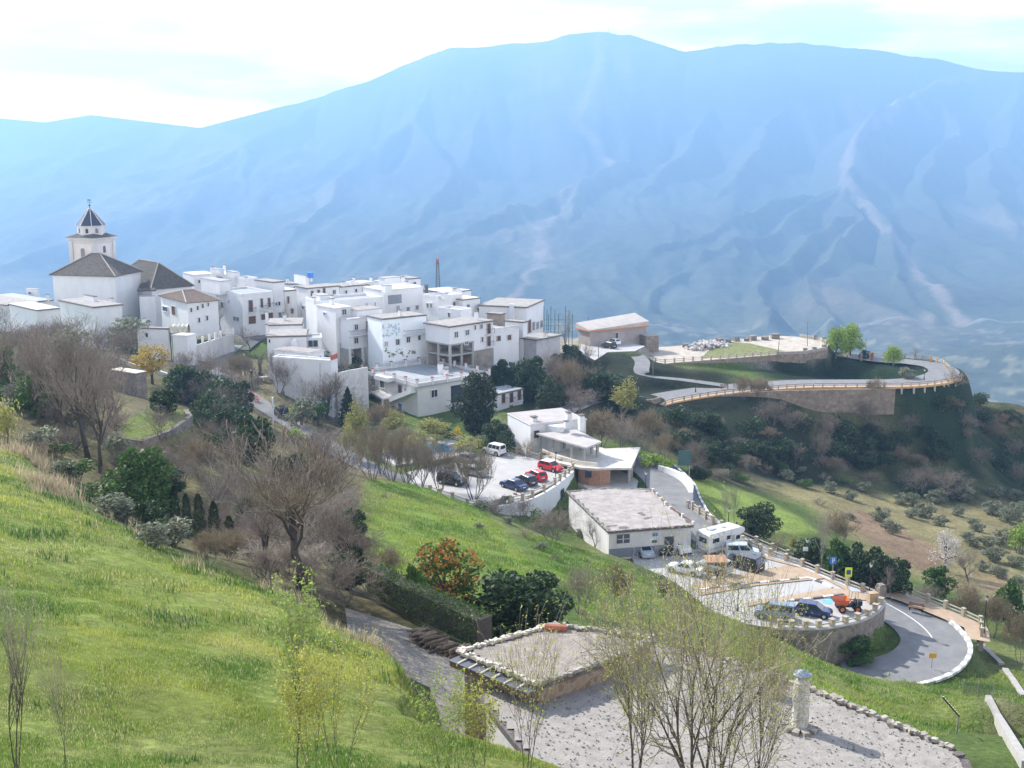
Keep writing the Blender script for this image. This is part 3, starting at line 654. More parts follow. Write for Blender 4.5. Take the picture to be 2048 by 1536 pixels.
# church
ch = H_('church', 'large plain white church with grey tiled hip roofs at the left edge of the village', 'church', 105, 229, 281, 552, 695, 262, 78, sink=3)
ch.hip(4.6, M_tile_old, .55, .12, 'L')
nave = MB(); 
def church_block(pxL, pxC, pxR, pyT, pyB, Y, th, rise, over, ridge, axis, mt, nm='transept'):
    h = House.__new__(House); C = P(pxC, pyT, Y); h.C = C; h.zt = C.z; h.zb = P(pxC, pyB, Y).z; t = R_(th); h.th = t
    h.dR = Vector((math.cos(t), math.sin(t), 0)); h.dL = Vector((-math.sin(t), math.cos(t), 0))
    def solve(px, d):
        r = ray(px, pyT); k = r.x / r.y; return max(.5, (k * C.y - C.x) / (d.x - k * d.y))
    h.wR, h.wL = solve(pxR, h.dR), solve(pxL, h.dL); h.poly = [C, C + h.dR * h.wR, C + h.dR * h.wR + h.dL * h.wL, C + h.dL * h.wL]
    b = MB(); b.prism([(p.x, p.y) for p in h.poly], h.zb - 2, h.zt); h.root = ch.root
    b.build('wall', M_white, ch.root); h.hip(rise, mt, over, ridge, axis); return h
cb = church_block(222, 303, 384, 578, 640, 268, 42, 5.4, .5, .42, 'L', M_tile_old)
lb = MB(); p_ = P(290, 583, 263); lb.m = 0; lb.box((p_.x, p_.y + 1.2, -42), (3.4, 3, 18), R_(20)); lb.m = 1; lb.box((p_.x, p_.y + 1.2, p_.z + .25), (4, 3.6, .35), R_(20)); lb.build('buttress', [M_white, M_tile_old], ch.root)
sb = church_block(322, 375, 436, 605, 655, 240, 38, 1.7, .4, .35, 'R', M_tile_brown)
for q in [(331,618,9,9,'w'),(348,621,7,17,'d')]: sb.win('L', *q)
for q in [(382,620,4,8,'w'),(395,616,4,8,'w'),(405,612,4,8,'w'),(416,609,3,7,'w'),(398,640,4,9,'w'),(414,636,4,9,'w')]: sb.win('R', *q)
# tower: shaft, cornice, drum, tiled spire, finial
tw = empty('bell_tower', P(170, 540, 272), 'square church bell tower with octagonal drum and blue tiled spire', 'bell tower')
tC = P(188, 480, 272); tt = R_(70); tR = Vector((math.cos(tt), math.sin(tt), 0)); tL = Vector((-math.sin(tt), math.cos(tt), 0)); tw_ = 7.1
tq = [tC, tC + tR * tw_, tC + (tR + tL) * tw_, tC + tL * tw_]; tcen = tC + (tR + tL) * (tw_ / 2); zt = tC.z
b = MB(); b.prism([(p.x, p.y) for p in tq], -46, zt - .2); b.build('shaft', M_cream2 if 0 else mat('pinkish_tower_render', (.68, .62, .58), .9, .12, .5, bump=.2), tw)
for p in tq: b = MB(); c = p + (tcen - p).normalized() * .45; b.box((c.x, c.y, zt - 5), (1.1, 1.1, 9.2), tt); b.build('pilaster', M_white2, tw)
b = MB()
for k, (o, z0, z1) in enumerate(((.25, -.9, -.65), (.55, -.2, .1), (.85, .1, .4))):
    qq = [tcen + (p - tcen) * (1 + o / (tw_ * .707)) for p in tq]; b.prism([(p.x, p.y) for p in qq], zt + z0, zt + z1)
b.build('cornice', M_white2, tw)
b = MB(); qq = [tcen + (p - tcen) * 1.20 for p in tq]; q3 = [tcen + (p - tcen) * .62 for p in tq]
b.add([(p.x, p.y, zt + .42) for p in qq] + [(p.x, p.y, zt + 1.35) for p in q3], [(0, 1, 5, 4), (1, 2, 6, 5), (2, 3, 7, 6), (3, 0, 4, 7), (3, 2, 1, 0), (4, 5, 6, 7)]); b.build('skirt_roof', M_tile_old, tw)
b = MB(); b.cone((tcen.x, tcen.y, zt), 3.15, 3.15, .8, 3.2, 8, R_(22)); b.build('drum', M_white2, tw)
b = MB(); b.cone((tcen.x, tcen.y, zt), 3.45, .1, 3.2, 7.4, 8, R_(22)); b.build('spire', M_tile_blue, tw)
b = MB()
for k in range(8):
    a = R_(22) + k * math.pi / 4
    for j in range(14):
        t = j / 14; r = 3.48 * (1 - t) + .1 * t; b.box((tcen.x + r * math.cos(a), tcen.y + r * math.sin(a), zt + 3.25 + 4.2 * t), (.16, .16, .22), a)
b.build('spire_ridges', M_kerbw, tw)
b = MB(); b.tube((tcen.x, tcen.y, zt + 7.2), (tcen.x, tcen.y, zt + 9.4), .07, .03, 6); b.cone((tcen.x, tcen.y, zt), .25, .25, 7.7, 8.0, 8); b.bar((tcen.x - .7, tcen.y, zt + 8.6), (tcen.x + .7, tcen.y, zt + 8.6), .08, .08); b.bar((tcen.x - .5, tcen.y, zt + 9.1), (tcen.x + .4, tcen.y, zt + 9.1), .05, .22); b.build('weather_vane', M_black, tw)
def arch_win(center, d, n, w, h, root, nm='belfry_opening'):
    b = MB(); pts = [(-w / 2, 0), (w / 2, 0), (w / 2, h - w / 2)] + [(w / 2 * math.cos(a), h - w / 2 + w / 2 * math.sin(a)) for a in [math.pi * k / 8 for k in range(1, 8)]] + [(-w / 2, h - w / 2)]
    vs = [center + d * x + Vector((0, 0, z)) + n * .05 for x, z in pts]; vs2 = [v - n * .5 for v in vs]; m = len(vs)
    b.add(vs + vs2, [tuple(range(m)), tuple(range(2 * m - 1, m - 1, -1))] + [(i, m + i, m + (i + 1) % m, (i + 1) % m) for i in range(m)]); b.build(nm, M_glass, root)
arch_win(tC + tL * 3.5 + Vector((0, 0, -5.2)), tL, Vector((-tR.x, -tR.y, 0)), 1.15, 3.2, tw); arch_win(tC + tR * 3.4 + Vector((0, 0, -3.2)), tR, Vector((tR.y, -tR.x, 0)), .9, 1.6, tw)
for k, a in enumerate((-2.36, -1.57, -.79)):
    a += R_(0); n = Vector((math.cos(a), math.sin(a), 0)); arch_win(Vector((tcen.x, tcen.y, zt + 1.45)) + n * 2.95, Vector((-n.y, n.x, 0)), n, .65, 1.1, tw)

h = H_('white_annex', 'blank white block with a low sloping roof in front of the church', 'building', 120, 187, 244, 616, 690, 236, 45, group=None); h.flat(M_launa).chimney(224, 603, .5, .7)
h.block(168, 188, 190, 594, 603, 'skylight', M_white, M_slate)
h = H_('small_house', 'tiny white cube standing alone above the low roofs left of the church', 'house', 52, 75, 79, 579, 600, 300, 70); h.flat(M_white2, .1, .1, False).win('L', 60, 586, 5, 4)
h = H_('low_house', 'low flat white house with grey roof left of the church', 'house', -20, 58, 106, 606, 640, 285, 50); h.flat(M_slabgrey); h.chimney(96, 600, 1.2)
h = H_('low_house', 'white house wall showing between bare branches at the far left', 'house', 20, 74, 120, 622, 665, 250, 45); h.flat(M_white2)
h = H_('low_house', 'low white building at the left picture edge behind bushes', 'house', -60, 12, 76, 612, 650, 268, 50); h.flat(M_launa)
lawn = MB(); lawn.prism([tuple(G(a, c, Z_LOOK))[:2] for a, c in [(1402,716),(1440,716),(1552,708),(1575,704),(1500,687),(1462,684),(1448,689),(1420,699)]], Z_LOOK + .01, Z_LOOK + .04)
tag(lawn.build('lawn', mat('dry_green_turf', (.19, .21, .07), .95, .4, .8, bump=.5), org=G(1500, 700, Z_LOOK)), 'patchy green turf on the lookout plaza', kind='structure')
h = H_('round_house', 'small white house with rounded end and flat clay roof below the church', 'house', 274, 336, 342, 659, 700, 222, 80); h.flat(M_launa, .15).win('L', 294, 670, 5, 8); h.chimney(287, 647, .9, .7)
b = MB(); p = P(340, 662, 221.6); b.tube((p.x, p.y, p.z), (p.x, p.y, p.z - 6), .12); b.build('downpipe', M_black, h.root)
# courtyard bits beside it
tp = empty('tarpaulin_stack', hit(360, 668), 'load covered by a pale wrinkled tarpaulin beside the round white house', 'covered load')
b = MB(); p = P(360, 652, 222)
n_ = 14
vs = []; 
for i in range(n_):
    for j in range(7):
        x = (i / (n_ - 1) - .5) * 3.4; t = math.pi * j / 6; w = 1 + .18 * math.sin(i * 1.9 + j); vs.append((p.x + x, p.y - math.cos(t) * 1.1 * w, p.z - 1.2 + math.sin(t) * 1.5 * w))
b.add(vs, [(i * 7 + j, (i + 1) * 7 + j, (i + 1) * 7 + j + 1, i * 7 + j + 1) for i in range(n_ - 1) for j in range(6)]); b.build('cover', mat('pale_tarpaulin', (.55, .52, .42), .6, .2, 2), tp, smooth=True)
b = MB(); b.box((p.x + .2, p.y, p.z - 2), (3, 2, 1.6)); b.build('load', M_concrete, tp)
h = H_('low_shed', 'low white shed in front of the tarpaulin covered load', 'shed', 345, 374, 392, 673, 690, 214, 70); h.flat(M_white2, .1, .1, False)

# row of houses, left to right
h = H_('village_house', 'broad white house with tall balcony doors and a penthouse room', 'house', 432, 484, 546, 592, 650, 258, 42, group=WH)
h.parapet(.5, M_white, M_slabgrey); h.wins('L', [(445,610,6,11),(458,603,3,4),(470,637,5,8),(476,638,5,8)])
h.wins('R', [(501,612,8,23,'d'),(523,606,5,18,'d'),(538,605,5,18,'d'),(504,640,14,15,'d'),(526,634,8,11,'d'),(541,631,9,11,'d')])
h.balcony('R', 496, 510, 624).balcony('R', 519, 531, 619).balcony('R', 534, 545, 614)
h.block(402, 440, 461, 563, 587, 'penthouse'); 
h = H_('village_house', 'white end wall with dark framed flat roof next to a leafless tree', 'house', 510, 546, 569, 566, 620, 266, 45, group=WH); h.flat(M_launa, .2); h.wins('R', [(552,608,3,5),(558,607,4,7),(560,630,5,10),(567,628,3,8)])
h = H_('village_house', 'narrow white house with one balcony and a leafless tree in front', 'house', 566, 569, 596, 583, 626, 268, 45, group=WH, wl=9); h.flat(M_white2, .2); h.wins('R', [(576,600,4,14,'d'),(584,622,5,10,'d')])
h = H_('village_house', 'long low white house behind the penthouse', 'house', 366, 388, 432, 551, 585, 285, 35, group=WH); h.flat(M_white2, .1, .1, False); h.wins('R', [(398,563,4,6),(412,562,4,6)]).chimney(424, 548, 1.6)
h = H_('village_house', 'white house with two stepped flat roof rooms against the mountain', 'house', 415, 445, 480, 551, 585, 292, 40, group=WH); h.flat(M_white2, .1, .1, False).block(422, 440, 448, 540, 551).block(452, 468, 479, 545, 553); h.chimney(449, 540, 1.2)
h = H_('village_house', 'white house with a long roof railing behind the dark framed roof', 'house', 470, 490, 515, 562, 590, 284, 40, group=WH); h.parapet(.7)
h = H_('village_house', 'small white house with clay roof in the gap left of the blue water tank', 'house', 560, 580, 600, 570, 590, 283, 40, group=WH); h.flat(M_launa, .1).wins('R', [(588,576,3,5)]).chimney(575, 566, 1.0)
h = H_('village_house', 'small white house just behind the slanted grey roof and chimneys', 'house', 690, 712, 750, 568, 585, 288, 40, group=WH); h.flat(M_white2, .1, .1, False).wins('R', [(724,574,3,5),(738,572,3,5)]).chimney(707, 564, 1.0).chimney(742, 562, .8)
h = H_('village_house', 'bright white house with two balcony doors and a blue water tank', 'house', 593, 615, 678, 578, 625, 262, 38, group=WH); h.flat(M_launa); h.win('L', 607, 615, 5, 6)
h.wins('R', [(624,588,5,12,'d'),(637,588,5,16,'d'),(648,585,5,18,'d'),(668,584,6,8)]).balcony('R', 628, 655, 597).block(588, 612, 616, 553, 568, 'stair_head', M_white, M_white2, .6)
b = MB(); p = G(621, 563, h.zr); b.tube(p, p + Vector((0, 0, .9)), .5, n=10); tb = MB(); tb.tube(p + Vector((0, 0, .9)), p + Vector((0, 0, 2.2)), .75, .75, 14); b.build('tank_stand', M_white, h.root); tb.build('water_tank', mat('blue_plastic', (.06, .22, .6), .5), h.root, smooth=False)
h = H_('village_house', 'white house with grey slanted roof and small chimneys right of the blue tank', 'house', 655, 680, 735, 575, 600, 275, 38, group=WH); h.flat(M_launa); h.wins('R', [(692,584,4,6),(712,581,4,6),(726,579,3,6)]).chimney(703, 570, 1.1).chimney(687, 572, .8)
h = H_('village_house', 'long pale blue shaded house with a sunken roof terrace', 'house', 611, 642, 765, 608, 645, 240, 33, group=WH); h.parapet(.6, M_white, M_slabgrey); h.wins('R', [(716,614,3,6,'g'),(733,612,4,11,'g'),(750,608,3,7,'g')]).block(625, 640, 660, 592, 602).chimney(664, 604, 1.2).chimney(629, 606, 1.0)
h = H_('village_house', 'small low white house with a single dark window and blue shaded wall', 'house', 633, 671, 705, 618, 655, 228, 40, group=WH); h.flat(M_white2, .15, .12, False); h.win('R', 688, 624, 8, 10).win('L', 650, 628, 4, 6).chimney(664, 609, 1.0, .7) 
hArc = h = H_('arcade_house', 'large white house on tall pillars over a dark open undercroft', 'house', 640, 697, 764, 640, 699, 226, 40, group=WH, hang=True)
h.flat(M_white2, .15, .14, False); h.wins('R', [(712,654,7,10),(736,652,8,20,'d'),(712,681,8,11),(743,676,7,11)]).balcony('R', 697, 765, 667)
h.win('L', 659, 659, 5, 9); h.block(690, 716, 764, 622, 634, 'upper_storey', M_white, M_launa)
hF = H_('mural_house', 'tall pale house wall painted with flowers below a small balcony', 'house', 735, 764, 852, 640, 720, 222, 36, group=WH, wall=mat('bluish_whitewash', (.74, .79, .82), .9, .06, .5, streak=.5)); hF.flat(M_launa, .15)
hF.wins('R', [(772,688,6,9,'g'),(795,684,7,11),(816,679,7,11),(838,675,5,9)]).balcony('R', 807, 852, 668).chimney(800, 632, 1.0)
hG = H_('pillar_house', 'white house with grey flat roof raised on open concrete pillars', 'house', 851, 900, 986, 655, 689, 220, 45, group=WH, hang=True)
hG.flat(M_launa, .35); hG.wins('R', [(912,669,7,11),(934,665,7,10),(950,655,3,9),(962,653,5,9),(977,657,7,20,'d'),(932,686,7,6),(964,679,4,10),(977,682,7,19,'d')]).balcony('R', 971, 986, 667, .6).balcony('R', 971, 986, 692, .6).chimney(953, 640, 1.6, .6)
hH = H_('terrace_house', 'white house with a balustraded roof terrace beside the pillar house', 'house', 975, 987, 1038, 667, 697, 232, 45, group=WH, wl=10); hH.parapet(.1)
hH.wins('R', [(997,677,7,10,'d'),(1018,675,7,10,'d')])
b = MB(); a_, n_v = hH.plane_pt('R', 989, 665); c_2, _ = hH.plane_pt('R', 1036, 657); a_.z = c_2.z = hH.zt
for k in range(24): q = a_.lerp(c_2, k / 23); b.tube(q, q + Vector((0, 0, .9)), .09, .06, 5)
b.bar(a_ + Vector((0, 0, .95)), c_2 + Vector((0, 0, .95)), .25, .12)
for k in range(14): q = a_.lerp(a_ + hH.dL * 7, k / 13); b.tube(q, q + Vector((0, 0, .9)), .09, .06, 5)
b.bar(a_ + Vector((0, 0, .95)), a_ + hH.dL * 7 + Vector((0, 0, .95)), .246, .118); b.build('balustrade', M_white2, hH.root)
# basement and open floors of the pillar house
C = hG.C; z0 = hG.zb; zm = P(901, 711, C.y).z; zl = P(901, 738, C.y).z
aL = 0; aR, _ = hG.plane_pt('R', 948, 690); wo = (aR.xy - C.xy).length
for zz, nm in ((z0, 0), (zm, 1), (zl, 2)):
    b = MB(); q = [C, C + hG.dR * wo, C + hG.dR * wo + hG.dL * hG.wL, C + hG.dL * hG.wL]
    b.prism([(p.x, p.y) for p in q], zz - .3 - .002, zz - .004 if nm == 0 else zz); b.build('floor_slab', M_concrete, hG.root)
for u in (0.03, .5, .97):
    for w in (0.04, .5, .96):
        p = C + hG.dR * (wo * u) + hG.dL * (hG.wL * w); b = MB(); g_ = gz(p.x, p.y) - .6
        b.box((p.x, p.y, (z0 - .3 + min(g_, zl - .3)) / 2), (.42, .42, z0 - .3 - min(g_, zl - .3)), hG.th); b.build('pillar', M_concrete, hG.root)
b = MB(); p0 = C + hG.dR * wo; q = [p0, C + hG.dR * hG.wR, C + hG.dR * hG.wR + hG.dL * hG.wL, p0 + hG.dL * hG.wL]
b.prism([(p.x, p.y) for p in q], P(948, 702, p0.y).z, z0 - .002); b.build('wall', M_white, hG.root)
b = MB(); q = [p0 + hG.dL * .3, C + hG.dR * hG.wR + hG.dL * .3, C + hG.dR * hG.wR + hG.dL * hG.wL, p0 + hG.dL * hG.wL]
b.prism([(p.x, p.y) for p in q], -62, P(948, 702, p0.y).z - .004); b.build('basement', mat('dingy_basement_render', (.30, .27, .23), .95, .3, .6, bump=.4), hG.root)
b = MB(); p1 = C + hG.dL * (hG.wL - .4); p2 = p1 + hG.dR * wo; b.bar(Vector((p1.x, p1.y, (z0 + zl) / 2)), Vector((p2.x, p2.y, (z0 + zl) / 2)), .2, z0 - zl - .1); b.build('back_wall', M_concrete, hG.root)
b = MB(); q = hH.poly; q = [p + hH.dL * .3 for p in q[:2]] + q[2:]; b.prism([(p.x, p.y) for p in q], -62, hH.zlow + .9); b.build('basement', MATS['dingy_basement_render'], hH.root)
# undercroft of the arcade house: three pillars and a back wall
hE = [h for h in [globals().get('h')]][0] if 0 else None
for (px, ) in ():
    pass
def undercroft(hh, frac_list, back=.75, zlo=-58):
    C = hh.C
    for u in frac_list:
        p = C + hh.dR * (hh.wR * u) + hh.dL * .3; b = MB(); g_ = gz(p.x, p.y) - .8; b.box((p.x, p.y, (hh.zb + g_) / 2), (.5, .5, hh.zb - g_), hh.th); b.build('pillar', M_white2, hh.root)
    b = MB(); p1 = C + hh.dL * (hh.wL * back); p2 = p1 + hh.dR * hh.wR; zb_ = hh.zb - .005; zz = (zb_ + zlo) / 2
    b.bar(Vector((p1.x, p1.y, zz)), Vector((p2.x, p2.y, zz)), .3, zb_ - zlo); b.build('back_wall', M_stone, hh.root)
    b = MB(); p1 = C + hh.dL * .3; p2 = C + hh.dL * hh.wL; b.bar(Vector((p1.x, p1.y, zz)), Vector((p2.x, p2.y, zz)), .3, zb_ - zlo - .01); b.build('side_wall', M_concrete, hh.root)
# flowers painted along the foot of the mural wall
rnd = random.Random(17); fl = [mat('mural_' + n, c, .9, .2, 6) for n, c in (('green', (.10, .25, .12)), ('pink', (.5, .2, .25)), ('blue', (.44, .57, .66)))]; b = MB()
for k in range(150):
    lowb = rnd.random() < .5; px = rnd.uniform(770, 832); py = (706 + 8 * math.sin(px * .25) * .6 + rnd.gauss(0, 3)) if lowb else rnd.uniform(648, 672); px = px if lowb else rnd.uniform(764, 800)
    p, nv = hF.plane_pt('R', px, py); b.m = (0 if rnd.random() < .7 else 1) if lowb else 2; s_ = rnd.uniform(.12, .4); b.box((p.x + nv.x * .012, p.y + nv.y * .012, p.z), (s_, .02, s_ * rnd.uniform(.5, 1.2)), hF.th, Matrix.Rotation(rnd.uniform(-.7, .7), 3, 'Y'))
b.build('flower_mural', fl, hF.root)
hArc.wins('L', [(676,656,4,8),(652,690,4,6),(680,690,5,8)])
undercroft(hArc, (.03, .52, .97))

h = H_('village_house', 'sunlit white house with two tall windows at its corner', 'house', 846, 876, 925, 597, 633, 250, 42, group=WH); h.parapet(.55, M_white, M_white2); h.wins('L', [(856,611,4,9),(863,611,3,9)]).wins('R', [(908,611,5,14,'d'),(917,607,5,9)]).block(872, 886, 896, 588, 597)
h = H_('village_house', 'white house with small arched window and dark narrow door near the mast', 'house', 915, 926, 960, 601, 640, 252, 45, group=WH, wl=8); h.flat(M_cream, .15); h.wins('R', [(936,612,5,6),(956,624,5,12,'d')])
h = H_('village_house', 'low white courtyard house in front of the sunlit corner house', 'house', 877, 921, 943, 624, 643, 238, 50, group=WH); h.parapet(.5, M_white, M_white2); h.win('L', 899, 630, 5, 9)
h = H_('village_house', 'white house with a shadowed recessed roof terrace and dish', 'house', 763, 768, 846, 582, 630, 255, 38, group=WH, wl=9); h.flat(M_white2, .15, .12, False); h.wins('R', [(796,618,6,14,'g'),(816,618,5,8),(834,615,5,8)]).block(762, 771, 784, 572, 584)
b = MB(); a_, nv = h.plane_pt('R', 776, 600); c_2, _ = h.plane_pt('R', 803, 597); m_ = (a_ + c_2) / 2; b.box((m_.x + nv.x * .01, m_.y + nv.y * .01, m_.z), ((c_2 - a_).xy.length, .1, 2.0), h.th); b.build('terrace_shade_panel', mat('painted_recess_shade', (.25, .27, .3), .9), h.root)  # flat grey panel on the wall, painted as the terrace recess's shade
h = H_('village_house', 'white house with one upper room against the mountain behind the recessed terrace', 'house', 748, 775, 800, 566, 585, 285, 40, group=WH); h.flat(M_white2, .1, .1, False).win('R', 786, 572, 4, 5).block(757, 770, 800, 557, 568, 'upper_room')
h = H_('village_house', 'white house with a wide flat top against the mountain left of the mast', 'house', 790, 818, 841, 559, 585, 290, 42, group=WH); h.flat(M_launa, .1).win('R', 829, 566, 5, 4).chimney(806, 565, 1.2, .7)
h = H_('village_house', 'low white house with terrace roofs under the upper flat house', 'house', 770, 800, 846, 577, 600, 272, 40, group=WH); h.flat(M_white2, .1, .1, False).chimney(812, 572, .9)
h = H_('village_house', 'white house with a curved stair head just right of the mast', 'house', 845, 890, 942, 587, 612, 272, 42, group=WH); h.flat(M_white2, .15).block(903, 912, 924, 576, 588, 'stair_head', M_white, M_white2, .8).chimney(853, 583, 1.4, .6, M_slate).chimney(910, 588, 1.0)
h = H_('village_house', 'white hall with clay roof and four tall lower windows right of the mast', 'house', 958, 1053, 1087, 616, 668, 250, 72, group=WH); h.flat(M_launa, .3)
h.wins('R', [(1058,653,6,26,'d'),(1066,652,5,17),(1074,651,5,14),(1082,648,5,14)]); 
b = MB(); a_, nv = h.plane_pt('L', 1025, 622); b.box((a_.x + nv.x * .3, a_.y + nv.y * .3, h.zt - 3.0), (.9, .9, 7.6), h.th); b.build('chimney', M_white, h.root)
h = H_('brown_shed', 'small brown shed between the terrace house and the white hall', 'shed', 974, 1002, 1010, 630, 655, 242, 60, wall=mat('brown_render', (.33, .27, .21), .9, .2, .8)); h.flat(M_launa, .2)
h = H_('village_house', 'low white outbuilding with a flat roof against the white hall', 'house', 1010, 1046, 1054, 646, 680, 238, 60, group=WH); h.flat(M_launa, .2)
h = H_('village_house', 'low grey shaded house with a broad pale roof right of the white hall', 'house', 1036, 1073, 1120, 681, 708, 236, 50, wall=mat('grey_render', (.42, .41, .42), .9, .15, .6)); h.flat(M_launa, .4); h.win('L', 1044, 691, 6, 14, 'd').chimney(1092, 672, .6, .9)
h = H_('warehouse', 'long low warehouse with grey walls and orange roof edge', 'warehouse', 1157, 1180, 1292, 661, 680, 264, 30, wall=mat('taupe_render', (.34, .31, .29), .95, .15, .3))
b = MB(); q = h.off(.5); zt = h.zt; zz = [zt + .2, zt + 1.2, zt + 1.2, zt + .2]
b.m = 0; b.prism([(p.x, p.y) for p in q], zt - .05, [z + .15 for z in (zt, zt + .9, zt + 2.2, zt + 1)]); b.m = 1; q3 = h.off(.58); b.prism([(p.x, p.y) for p in q3], zt - .25, zt + .02); b.build('roof', [mat('pale_sheet_roof', (.42, .39, .36), .8, .12, .6), mat('orange_verge', (.5, .2, .1), .8)], h.root)
h.win('R', 1233, 672, 6, 13, 'd')
h = H_('block_wall', 'grey brown block enclosure at the right end of the warehouse', 'enclosure', 1289, 1292, 1318, 673, 692, 268, 20, wall=M_stone, wl=5); h.parapet(.05, M_stone, M_concrete)

# the villa
V_ = H_('villa', 'big pale villa with a terrace roof, red capped posts and an outside stair', 'villa', 729, 835, 975, 773, 847, 204, 41, wall=mat('villa_render', (.60, .60, .575), .92, .08, .4, bump=.15))
V_.wins('L', [(747,764,8,13),(765,768,8,15),(801,778,8,16,'d'),(812,781,5,9),(817,836,9,12)])
V_.wins('R', [(868,787,12,14),(870,840,14,11,'k')]).win('L', 801, 818, 8, 22, 'b')
b = MB(); q = V_.off(.35); b.prism([(p.x, p.y) for p in q], V_.zt - .25, V_.zt + .03); b.build('roof', M_slabgrey, V_.root)
b = MB(); q = V_.off(.25); post = MB(); cp = MB()
for i in range(4):
    a, c = q[i], q[(i + 1) % 4]; b.bar(Vector((a.x, a.y, V_.zt + .3)), Vector((c.x, c.y, V_.zt + .3)), .2 + .004 * i, .6 + .004 * i)
b.build('parapet', M_white2, V_.root)
rl = MB()
for i in range(4):
    a, c = q[i], q[(i + 1) % 4]; n = 5
    for k in range(n):
        p = a.lerp(c, k / n); post = MB(); post.m = 0; post.box((p.x, p.y, V_.zt + .65), (.36, .36, 1.3), V_.th); post.m = 1; post.box((p.x, p.y, V_.zt + 1.38), (.5, .5, .16), V_.th); post.build('parapet_post', [M_white, M_red], V_.root)
    for zz in (.9, 1.15): rl.bar(Vector((a.x, a.y, V_.zt + zz)), Vector((c.x, c.y, V_.zt + zz)), .05, .05)
rl.build('railing', M_metal, V_.root)
V_.zr = V_.zt
V_.chimney(881, 748, 1.9, .8).chimney(892, 757, 1.6, .7).chimney(893, 742, .9, .6)
# balcony wings stepping out under the roof
for (f0, f1, dd) in ((.42, .68, 1.5),):
    b = MB(); C = V_.C; p0 = C + V_.dL * (V_.wL * f0) - V_.dR * .0; p1 = C + V_.dL * (V_.wL * f1)
    q = [p0, p1, p1 - V_.dR * dd, p0 - V_.dR * dd]; b.prism([(p.x, p.y) for p in q], V_.zt - .15, V_.zt + .62); b.build('roof_bay', M_white, V_.root)
# right hand loggia: flat dark panel painted in for the shade of its recess
b = MB(); a_, nv = V_.plane_pt('R', 902, 800); c_2, _ = V_.plane_pt('R', 932, 800); m_ = (a_ + c_2) / 2; zc0 = P(902, 772, a_.y).z; zc1 = P(902, 806, a_.y).z
b.box((m_.x, m_.y, (zc0 + zc1) / 2), ((c_2 - a_).xy.length, .12, zc0 - zc1), V_.th); b.build('loggia_shade_panel', M_glass, V_.root)
V_.balcony('R', 893, 935, 806, 1.1)
# outside stair, a solid white wedge on the left face, and the porch
C = V_.C; o = -V_.dR; nL = Vector((-V_.dR.x, -V_.dR.y, 0))
zs = V_.zt - .3; ze = P(800, 806, C.y).z
b = MB(); w = 1.3
A0 = C + V_.dL * .4; A1 = C + V_.dL * (V_.wL * .42)
def wedge(b, A, B, zA, zB, th_, n_, w):
    vs = [Vector((A.x, A.y, zA)), Vector((B.x, B.y, zB)), Vector((B.x, B.y, zB - th_)), Vector((A.x, A.y, zA - th_))]; vs2 = [v + n_ * w for v in vs]
    b.add(vs + vs2, [(0, 1, 2, 3), (7, 6, 5, 4), (0, 4, 5, 1), (1, 5, 6, 2), (2, 6, 7, 3), (3, 7, 4, 0)])
wedge(b, A0, A1, zs, ze, .9, nL, w); b.build('outside_stair', M_white, V_.root)
b = MB(); A2 = C + V_.dL * (V_.wL * .44); A3 = C + V_.dL * (V_.wL * .66); A4 = C + V_.dL * (V_.wL * .9)
wedge(b, A2, A3, ze - .1, ze + .7, .3, nL, 2.4); wedge(b, A3, A4, ze + .7, ze - 1.3, .3, nL, 2.4); b.build('porch_roof', M_white2, V_.root)
b = MB(); 
for u in (.46, .88): p = C + V_.dL * (V_.wL * u) + nL * 2.2; b.box((p.x, p.y, ze - 2.6), (.3, .3, 4.6), V_.th)
b.build('porch_post', M_white, V_.root)

h = H_('small_house', 'small white house with brown shutters and blue grey roof right of the conifer', 'house', 962, 996, 1046, 790, 838, 208, 47, wall=M_white); h.flat(M_slabgrey, .25)
h.wins('R', [(1006,797,7,18,'d'),(1022,795,7,20,'d'),(1038,791,7,20,'d'),(1022,817,7,12,'d'),(1038,817,8,15,'d')]); 
for a, c, y in ((1003,1012,806),(1018,1028,805),(1033,1043,800)): h.balcony('R', a, c, y, .5)

# white house by the canopy, its two chimneys and curved parapet
hS = H_('white_house', 'cubic white house with a grey flat roof behind the open canopy', 'house', 1032, 1061, 1172, 851, 915, 178, 24, wl=9); hS.flat(mat('warm_grey_roof', (.40, .37, .35), .9, .1, .6), .12, .1, False)
hS.chimney(1137, 850, 1.9, .8).chimney(1162, 856, 1.9, .8).chimney(1068, 842, .5, .9).chimney(1132, 852, .6, .5)
b = MB(); 
for k in range(9):
    t = k / 8; p = hS.C + hS.dR * (hS.wR * (.30 + .10 * t)) - hS.dL * 0 + hS.dL * (.1); 
n_s = Vector((hS.dR.y, -hS.dR.x, 0))
pts = []
for k in range(13):
    t = k / 12; pts.append(hS.C + hS.dR * (hS.wR * (.28 + .30 * t)) + n_s * (2.4 * math.sin(t * math.pi) ** .8))
b.prism([(p.x, p.y) for p in pts], hS.zlow, hS.zt - .15); b.build('rounded_bay', M_white, hS.root)
hS.win('R', 1073, 868, 7, 11, 'k')

